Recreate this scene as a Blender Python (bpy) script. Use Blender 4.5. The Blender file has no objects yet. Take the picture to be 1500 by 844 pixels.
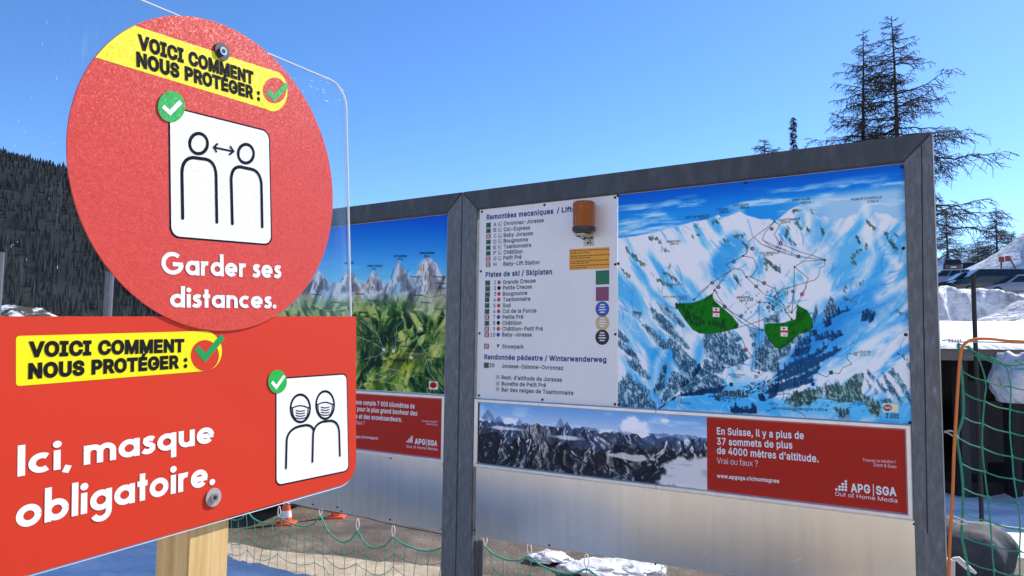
import bpy, bmesh, math, random
import numpy as np
from mathutils import Vector, Matrix
R = math.radians
S = bpy.context.scene
COL = S.collection
random.seed(7); rng = np.random.default_rng(7)

# ------------------------------------------------------------------ camera
PITCH, ROLL, FPX = R(4.468), R(.718), 1087.0
EYE = 2.2                                    # the eye stands this far above the ground
_F = Vector((0, math.cos(PITCH), math.sin(PITCH))); _U0 = Vector((0, -math.sin(PITCH), math.cos(PITCH))); _X0 = Vector((1, 0, 0))
_X = _X0*math.cos(ROLL) + _U0*math.sin(ROLL); _U = -_X0*math.sin(ROLL) + _U0*math.cos(ROLL)
cam = bpy.data.cameras.new('camera'); camo = bpy.data.objects.new('camera', cam); COL.objects.link(camo)
m3 = Matrix((_X, _U, -_F)).transposed()
camo.matrix_world = Matrix.Translation((0, 0, EYE)) @ m3.to_4x4()
cam.sensor_width = 36; cam.lens = 36*FPX/1500; cam.clip_start = .05; cam.clip_end = 6000
S.camera = camo

# ------------------------------------------------------------------ sky, sun, exposure
SUN_AZ, SUN_EL = R(55), R(40)
W = bpy.data.worlds.new('World'); S.world = W; W.use_nodes = True
nt = W.node_tree; bgn = nt.nodes['Background']
sky = nt.nodes.new('ShaderNodeTexSky'); sky.sky_type = 'NISHITA'; sky.sun_disc = False
sky.sun_elevation = SUN_EL; sky.sun_rotation = SUN_AZ; sky.altitude = 1400
sky.air_density = 1.0; sky.dust_density = .4; sky.ozone_density = 5.0
hsv = nt.nodes.new('ShaderNodeHueSaturation'); hsv.inputs['Hue'].default_value = .505; hsv.inputs['Saturation'].default_value = 1.15; nt.links.new(sky.outputs[0], hsv.inputs['Color'])
nt.links.new(hsv.outputs[0], bgn.inputs[0]); bgn.inputs[1].default_value = .115
sl = bpy.data.lights.new('sun', 'SUN'); sl.energy = 3.5; sl.angle = R(.5); sl.color = (1, .955, .88)
so = bpy.data.objects.new('sun', sl); COL.objects.link(so)
sd = Vector((math.sin(SUN_AZ)*math.cos(SUN_EL), math.cos(SUN_AZ)*math.cos(SUN_EL), math.sin(SUN_EL)))
so.rotation_euler = sd.to_track_quat('Z', 'Y').to_euler(); so.location = (20, 10, 30)
vs = S.view_settings; vs.view_transform = 'Standard'; vs.look = 'None'; vs.gamma = 1; vs.exposure = .95
S.cycles.max_bounces = 8; S.cycles.transparent_max_bounces = 16

# ------------------------------------------------------------------ small helpers
def ray(x, y):
    return _X*(x-750) + _F*FPX - _U*(y-422)
def at(x, y, depth):                          # point seen at photo pixel (x, y), 'depth' metres ahead
    d = ray(x, y); return Vector((0, 0, EYE)) + d*(depth/d.y)
def lin(c):
    return tuple(((v/255+.055)/1.055)**2.4 if v/255 > .04045 else v/255/12.92 for v in c)

class Plane:                                  # an upright board: metres across / up its face <-> photo pixels
    def __init__(s, o, u, v):
        s.o, s.u, s.v = Vector(o), Vector(u).normalized(), Vector(v).normalized(); s.n = s.u.cross(s.v)
    def uv(s, x, y):
        d = ray(x, y); e = Vector((0, 0, EYE)); t = (s.o-e).dot(s.n)/d.dot(s.n); p = e + d*t - s.o
        return (p.dot(s.u), p.dot(s.v))
    def P(s, a, b, w=0):
        return s.o + s.u*a + s.v*b + s.n*w
    def px(s, A, B):                          # arrays of metres -> arrays of photo pixels
        P = [s.o[i] + s.u[i]*A + s.v[i]*B - (0, 0, EYE)[i] for i in range(3)]
        dx = sum(P[i]*_X[i] for i in range(3)); dz = sum(P[i]*_F[i] for i in range(3)); dy = sum(P[i]*_U[i] for i in range(3))
        return 750 + FPX*dx/dz, 422 - FPX*dy/dz

ROOT = {}
def thing(name, label, cat, loc=(0, 0, 0), group=None, rz=0):
    o = bpy.data.objects.new(name, None); COL.objects.link(o); o.location = loc; o.rotation_euler = (0, 0, rz)
    o.empty_display_size = .2
    o['label'] = label; o['category'] = cat
    if group: o['group'] = group
    ROOT[o.name] = Vector(loc)
    return o
def tag(o, label, cat, group=None):
    o['label'] = label; o['category'] = cat
    if group: o['group'] = group
    return o
class MB:                                     # collects world-space faces, then becomes ONE mesh object
    def __init__(s): s.v = []; s.f = []; s.m = []; s.mi = 0; s.k = 0
    def face(s, pts):
        n = len(s.v); s.v += [tuple(p) for p in pts]; s.f.append(tuple(range(n, n+len(pts)))); s.m.append(s.mi)
    def add(s, vs, fs):
        n = len(s.v); s.v += [tuple(p) for p in vs]
        for f in fs: s.f.append(tuple(n+i for i in f)); s.m.append(s.mi)
    def prism(s, lo, hi, bot=True):           # two matching rings
        n = len(lo); fs = [tuple(range(n, 2*n))] + ([tuple(reversed(range(n)))] if bot else [])
        fs += [(i, (i+1) % n, n+(i+1) % n, n+i) for i in range(n)]
        s.add(list(lo)+list(hi), fs)
    def box(s, a, b):
        (x0, y0, z0), (x1, y1, z1) = a, b
        s.prism([(x0, y0, z0), (x1, y0, z0), (x1, y1, z0), (x0, y1, z0)], [(x0, y0, z1), (x1, y0, z1), (x1, y1, z1), (x0, y1, z1)])
    def slab(s, pl, ring, w0, w1):            # outline on a plane with thickness from w0 (back) to w1 (front)
        s.prism([pl.P(a, b, w0) for a, b in ring], [pl.P(a, b, w1) for a, b in ring])
    def rect(s, pl, a0, b0, a1, b1, w0, w1):
        s.slab(pl, [(a0, b0), (a1, b0), (a1, b1), (a0, b1)], w0, w1)
    def tube(s, pts, r, n=6, cap=True):
        pts = [Vector(p) for p in pts]; rs = r if hasattr(r, '__len__') else [r]*len(pts)
        base = len(s.v); vs = []; prev = None
        for i, p in enumerate(pts):
            t = (pts[min(i+1, len(pts)-1)] - pts[max(i-1, 0)])
            t = t.normalized() if t.length > 1e-9 else Vector((0, 0, 1))
            if prev is None:
                a = t.cross(Vector((0, 0, 1)) if abs(t.z) < .9 else Vector((1, 0, 0))).normalized()
            else:
                a = (prev - t*prev.dot(t)).normalized()
            prev = a; b = t.cross(a)
            for k in range(n):
                an = 2*math.pi*k/n; vs.append(p + (a*math.cos(an) + b*math.sin(an))*rs[i])
        fs = []
        for i in range(len(pts)-1):
            for k in range(n):
                fs.append((i*n+k, i*n+(k+1) % n, (i+1)*n+(k+1) % n, (i+1)*n+k))
        if cap: fs += [tuple(reversed(range(n))), tuple(range((len(pts)-1)*n, len(pts)*n))]
        s.add(vs, fs)
    def ribbon(s, pl, pts, w, off, closed=False, caps=True):     # flat stroke on a plane
        pts = [Vector((p[0], p[1])) for p in pts]; n = len(pts); L = []; Rr = []
        for i in range(n):
            a = pts[(i-1) % n] if closed or i > 0 else pts[i]; b = pts[(i+1) % n] if closed or i < n-1 else pts[i]
            d1 = (pts[i]-a); d2 = (b-pts[i])
            d1 = d1.normalized() if d1.length > 1e-9 else d2.normalized(); d2 = d2.normalized() if d2.length > 1e-9 else d1
            t = (d1+d2); t = t.normalized() if t.length > 1e-6 else d1
            nn = Vector((-t.y, t.x)); k = 1/max(.5, nn.dot(Vector((-d1.y, d1.x))))
            L.append(pts[i]+nn*w/2*k); Rr.append(pts[i]-nn*w/2*k)
        vs = [pl.P(p.x, p.y, off) for p in L] + [pl.P(p.x, p.y, off) for p in Rr]
        fs = [(i, n+i, n+(i+1) % n, (i+1) % n) for i in range(n if closed else n-1)]
        s.add(vs, fs)
        if caps and not closed:
            for q, o in ((pts[0], pts[0]-pts[1]), (pts[-1], pts[-1]-pts[-2])):
                a0 = math.atan2(o.y, o.x)
                s.face([pl.P(q.x+w/2*math.cos(a0-math.pi/2+math.pi*k/8), q.y+w/2*math.sin(a0-math.pi/2+math.pi*k/8), off) for k in range(9)])
    def flat(s, pl, ring, off): s.face([pl.P(a, b, off) for a, b in ring])
    def build(s, name, mats, parent=None, smooth=False, bevel=0, kind=None):
        top = parent
        while top is not None and top.parent is not None: top = top.parent
        o = ROOT.get(top.name, Vector()) if top else Vector()
        me = bpy.data.meshes.new(name)
        me.from_pydata([(p[0]-o.x, p[1]-o.y, p[2]-o.z) for p in s.v], [], s.f)
        mats = mats if isinstance(mats, (list, tuple)) else [mats]
        for m in mats: me.materials.append(m)
        if len(mats) > 1: me.polygons.foreach_set('material_index', s.m)
        if bevel:
            bm = bmesh.new(); bm.from_mesh(me); bmesh.ops.remove_doubles(bm, verts=bm.verts, dist=1e-5)
            es = [e for e in bm.edges if len(e.link_faces) == 2 and e.calc_face_angle(0) > .6]
            bmesh.ops.bevel(bm, geom=es, offset=bevel, segments=2, affect='EDGES', clamp_overlap=True); bm.to_mesh(me); bm.free()
        if smooth: me.polygons.foreach_set('use_smooth', [True]*len(me.polygons))
        me.update()
        ob = bpy.data.objects.new(name, me); COL.objects.link(ob)
        if parent: ob.parent = parent
        if kind: ob['kind'] = kind
        return ob
def rrect(a0, b0, a1, b1, r, n=6):
    out = []
    for cx, cy, s0 in ((a1-r, b1-r, 0), (a0+r, b1-r, 90), (a0+r, b0+r, 180), (a1-r, b0+r, 270)):
        for k in range(n+1):
            t = R(s0+90*k/n); out.append((cx+r*math.cos(t), cy+r*math.sin(t)))
    return out
def rquad(q, r, n=6):                         # any quad (ccw) with rounded corners
    out = []; m = len(q)
    for i in range(m):
        p = Vector(q[i]); a = (Vector(q[i-1])-p).normalized(); b = (Vector(q[(i+1) % m])-p).normalized()
        rr = r[i] if hasattr(r, '__len__') else r
        if rr <= 0: out.append(tuple(p)); continue
        for k in range(n+1):
            t = k/n; p0 = p+a*rr; p2 = p+b*rr
            w = .75; x = p0*(1-t)**2 + p*(2*w*t*(1-t)) + p2*t*t; x /= ((1-t)**2+2*w*t*(1-t)+t*t); out.append((x.x, x.y))
    return out
def circ(cx, cy, r, n=32, ry=None):
    return [(cx+r*math.cos(2*math.pi*k/n), cy+(ry or r)*math.sin(2*math.pi*k/n)) for k in range(n)]
def copy_tree(o, parent=None):
    c = o.copy(); COL.objects.link(c); c.parent = parent
    for ch in list(o.children): copy_tree(ch, c)
    return c

# ------------------------------------------------------------------ materials
MATS = {}
def mat(name, col, rough=.5, metal=0, spec=.5, bump=None, vary=None, coat=0, trans=0, ior=1.5, emit=None):
    """bump=(scale,strength[,detail]); vary=(scale,amount[,stretch xyz])"""
    m = bpy.data.materials.new(name); m.use_nodes = True; t = m.node_tree; N = t.nodes; b = N['Principled BSDF']
    b.inputs['Base Color'].default_value = (*col[:3], 1); b.inputs['Roughness'].default_value = rough
    b.inputs['Metallic'].default_value = metal; b.inputs['Specular IOR Level'].default_value = spec
    b.inputs['Coat Weight'].default_value = coat; b.inputs['Transmission Weight'].default_value = trans; b.inputs['IOR'].default_value = ior
    tc = N.new('ShaderNodeTexCoord')
    if vary:
        mp = N.new('ShaderNodeMapping'); t.links.new(tc.outputs['Object'], mp.inputs[0])
        if len(vary) > 2: mp.inputs['Scale'].default_value = vary[2]
        n = N.new('ShaderNodeTexNoise'); n.inputs['Scale'].default_value = vary[0]; n.inputs['Detail'].default_value = 6; n.inputs['Roughness'].default_value = .62
        t.links.new(mp.outputs[0], n.inputs['Vector'])
        mr = N.new('ShaderNodeMapRange'); mr.inputs[1].default_value = .3; mr.inputs[2].default_value = .7
        mr.inputs[3].default_value = 1-vary[1]; mr.inputs[4].default_value = 1+vary[1]; t.links.new(n.outputs[0], mr.inputs[0])
        mx = N.new('ShaderNodeMix'); mx.data_type = 'RGBA'; mx.blend_type = 'MULTIPLY'; mx.inputs[0].default_value = 1
        mx.inputs[6].default_value = (*col[:3], 1); cb = N.new('ShaderNodeCombineColor')
        for i in range(3): t.links.new(mr.outputs[0], cb.inputs[i])
        t.links.new(cb.outputs[0], mx.inputs[7]); t.links.new(mx.outputs[2], b.inputs['Base Color'])
    if bump:
        n = N.new('ShaderNodeTexNoise'); n.inputs['Scale'].default_value = bump[0]; n.inputs['Detail'].default_value = bump[2] if len(bump) > 2 else 4
        t.links.new(tc.outputs['Object'], n.inputs['Vector'])
        bp = N.new('ShaderNodeBump'); bp.inputs['Strength'].default_value = bump[1]; bp.inputs['Distance'].default_value = .02
        t.links.new(n.outputs[0], bp.inputs['Height']); t.links.new(bp.outputs[0], b.inputs['Normal'])
    MATS[name] = m; return m
def ramp_mat(name, stops, scale, rough=.9, detail=8, stretch=(1, 1, 1), bump=.3, metal=0, dist=.02, spec=.3, bscale=None):
    m = bpy.data.materials.new(name); m.use_nodes = True; t = m.node_tree; N = t.nodes; b = N['Principled BSDF']
    b.inputs['Roughness'].default_value = rough; b.inputs['Metallic'].default_value = metal; b.inputs['Specular IOR Level'].default_value = spec
    tc = N.new('ShaderNodeTexCoord'); mp = N.new('ShaderNodeMapping'); mp.inputs['Scale'].default_value = stretch
    t.links.new(tc.outputs['Object'], mp.inputs[0])
    n = N.new('ShaderNodeTexNoise'); n.inputs['Scale'].default_value = scale; n.inputs['Detail'].default_value = detail; n.inputs['Roughness'].default_value = .65
    t.links.new(mp.outputs[0], n.inputs['Vector'])
    r = N.new('ShaderNodeValToRGB'); t.links.new(n.outputs[0], r.inputs[0])
    while len(r.color_ramp.elements) < len(stops): r.color_ramp.elements.new(.5)
    for e, (p, c) in zip(r.color_ramp.elements, stops): e.position = p; e.color = (*c, 1)
    t.links.new(r.outputs[0], b.inputs['Base Color'])
    if bump:
        h = n
        if bscale:
            h = N.new('ShaderNodeTexNoise'); h.inputs['Scale'].default_value = bscale; h.inputs['Detail'].default_value = 8; t.links.new(mp.outputs[0], h.inputs['Vector'])
        bp = N.new('ShaderNodeBump'); bp.inputs['Strength'].default_value = bump; bp.inputs['Distance'].default_value = dist
        t.links.new(h.outputs[0], bp.inputs['Height']); t.links.new(bp.outputs[0], b.inputs['Normal'])
    MATS[name] = m; return m
def print_mat(name, rough=.35, spec=.35):     # printed artwork: colours of the print live on the mesh
    m = bpy.data.materials.new(name); m.use_nodes = True; t = m.node_tree; b = t.nodes['Principled BSDF']
    a = t.nodes.new('ShaderNodeVertexColor'); a.layer_name = 'print'; t.links.new(a.outputs[0], b.inputs['Base Color'])
    b.inputs['Roughness'].default_value = rough; b.inputs['Specular IOR Level'].default_value = spec
    return m
GALV = ramp_mat('galvanised_steel', [(.2, (.045, .047, .05)), (.5, (.066, .068, .072)), (.70, (.10, .102, .105)), (.85, (.17, .17, .17))], 6, rough=.5, stretch=(2.2, 2.2, .8), bump=.08, metal=.35, spec=.5)
GALV2 = ramp_mat('galvanised_post', [(.25, (.10, .102, .106)), (.5, (.14, .143, .148)), (.64, (.19, .19, .194)), (.74, (.36, .36, .355))], 22, rough=.5, stretch=(2.4, 2.4, .6), bump=.08, metal=.35, spec=.5)
DARK = mat('dark_gap', (.012, .013, .015), .7)
WHITEP = mat('white_panel_paint', (.86, .81, .77), .22, spec=.5, vary=(3, .035))
ALU = mat('aluminium_frame', (.70, .69, .69), .32, metal=.75, vary=(14, .08))
NAVY = mat('navy_lettering', lin((22, 52, 120)), .4)
INK = mat('dark_lettering', lin((40, 46, 66)), .4)
ROWINK = mat('row_lettering_ink', lin((22, 32, 66)), .4)
BLACK = mat('black_ink', (.008, .008, .009), .5, spec=.12)
WHITE = mat('white_ink', (.86, .86, .86), .4)
SIGNRED = mat('sign_red_film', (.62, .040, .016), .42, spec=.2, vary=(2.5, .04))
YEL = mat('banner_yellow_film', (.90, .78, .0), .4, spec=.3)
BADGE = mat('badge_green', (.02, .42, .06), .4, spec=.3); TICK = mat('tick_green', (.01, .30, .07), .4, spec=.3)
GLRED = None
def sparkle_film(name, col, spec=.5):                  # textured film that glitters in the sun
    m = mat(name, col, .34, spec=spec, vary=(60, .05)); t = m.node_tree; N = t.nodes; b = N['Principled BSDF']
    tc = N.new('ShaderNodeTexCoord'); v = N.new('ShaderNodeTexVoronoi'); v.inputs['Scale'].default_value = 430; t.links.new(tc.outputs['Object'], v.inputs['Vector'])
    sb = N.new('ShaderNodeVectorMath'); sb.operation = 'SUBTRACT'; sb.inputs[1].default_value = (.5, .5, .5); t.links.new(v.outputs['Color'], sb.inputs[0])
    sc = N.new('ShaderNodeVectorMath'); sc.operation = 'SCALE'; sc.inputs['Scale'].default_value = .17; t.links.new(sb.outputs[0], sc.inputs[0])
    ge = N.new('ShaderNodeNewGeometry'); ad = N.new('ShaderNodeVectorMath'); ad.operation = 'ADD'; t.links.new(ge.outputs['Normal'], ad.inputs[0]); t.links.new(sc.outputs[0], ad.inputs[1])
    nm = N.new('ShaderNodeVectorMath'); nm.operation = 'NORMALIZE'; t.links.new(ad.outputs[0], nm.inputs[0]); t.links.new(nm.outputs[0], b.inputs['Normal'])
    return m
GLRED = sparkle_film('round_red_film', (.62, .046, .022)); GLYEL = sparkle_film('round_yellow_film', (.88, .76, .0)); GLBLK = sparkle_film('round_black_film', (.008, .008, .009), .08)
GLWHT = sparkle_film('round_white_film', (.84, .84, .84)); GLGRN = sparkle_film('round_green_film', (.02, .40, .06))
ADRED = mat('advert_red', lin((186, 42, 28)), .4, spec=.15)
STEEL = mat('bright_steel', (.6, .6, .6), .28, metal=1)
RUBBER = mat('black_rubber', (.015, .015, .016), .45)
ROPEG = mat('green_net_rope', (.045, .34, .20), .75, vary=(60, .25), bump=(300, .4)); WTIE = mat('white_cord', (.72, .72, .68), .7); WIRE = mat('dark_wire', (.02, .022, .025), .5)
ORANGE = mat('orange_cable_sheath', (.80, .20, .025), .45)
SNOW = ramp_mat('snow', [(.3, (.78, .80, .83)), (.7, (.90, .91, .92))], 3, rough=.65, bump=.5, dist=.06, bscale=9, spec=.3)
SNOWR = ramp_mat('rough_snow', [(.28, (.26, .24, .22)), (.42, (.52, .52, .53)), (.55, (.76, .76, .78)), (.7, (.86, .87, .88))], 1.1, rough=.75, bump=1., dist=.22, bscale=2.6, spec=.3)
BARK = mat('larch_bark', (.045, .032, .026), .9, vary=(4, .3)); TWIG = mat('larch_twigs', (.042, .030, .024), .9, vary=(2, .35))
NEEDLE = mat('dark_needles', (.028, .042, .026), .9, vary=(.6, .4))

# ------------------------------------------------------------------ the upright frames everything hangs on
BYAW = R(-33.15)
BOARD = Plane((-.35720, 5.34151, EYE+1.11109), (math.cos(BYAW), math.sin(BYAW), 0), (0, 0, 1))
BG = BOARD.P(0, 0)
SIGN = Plane((-.56076, 1.3, EYE+.29662), (.49667, .86686, .04323), (-.03423, -.03020, .99896))

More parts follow.
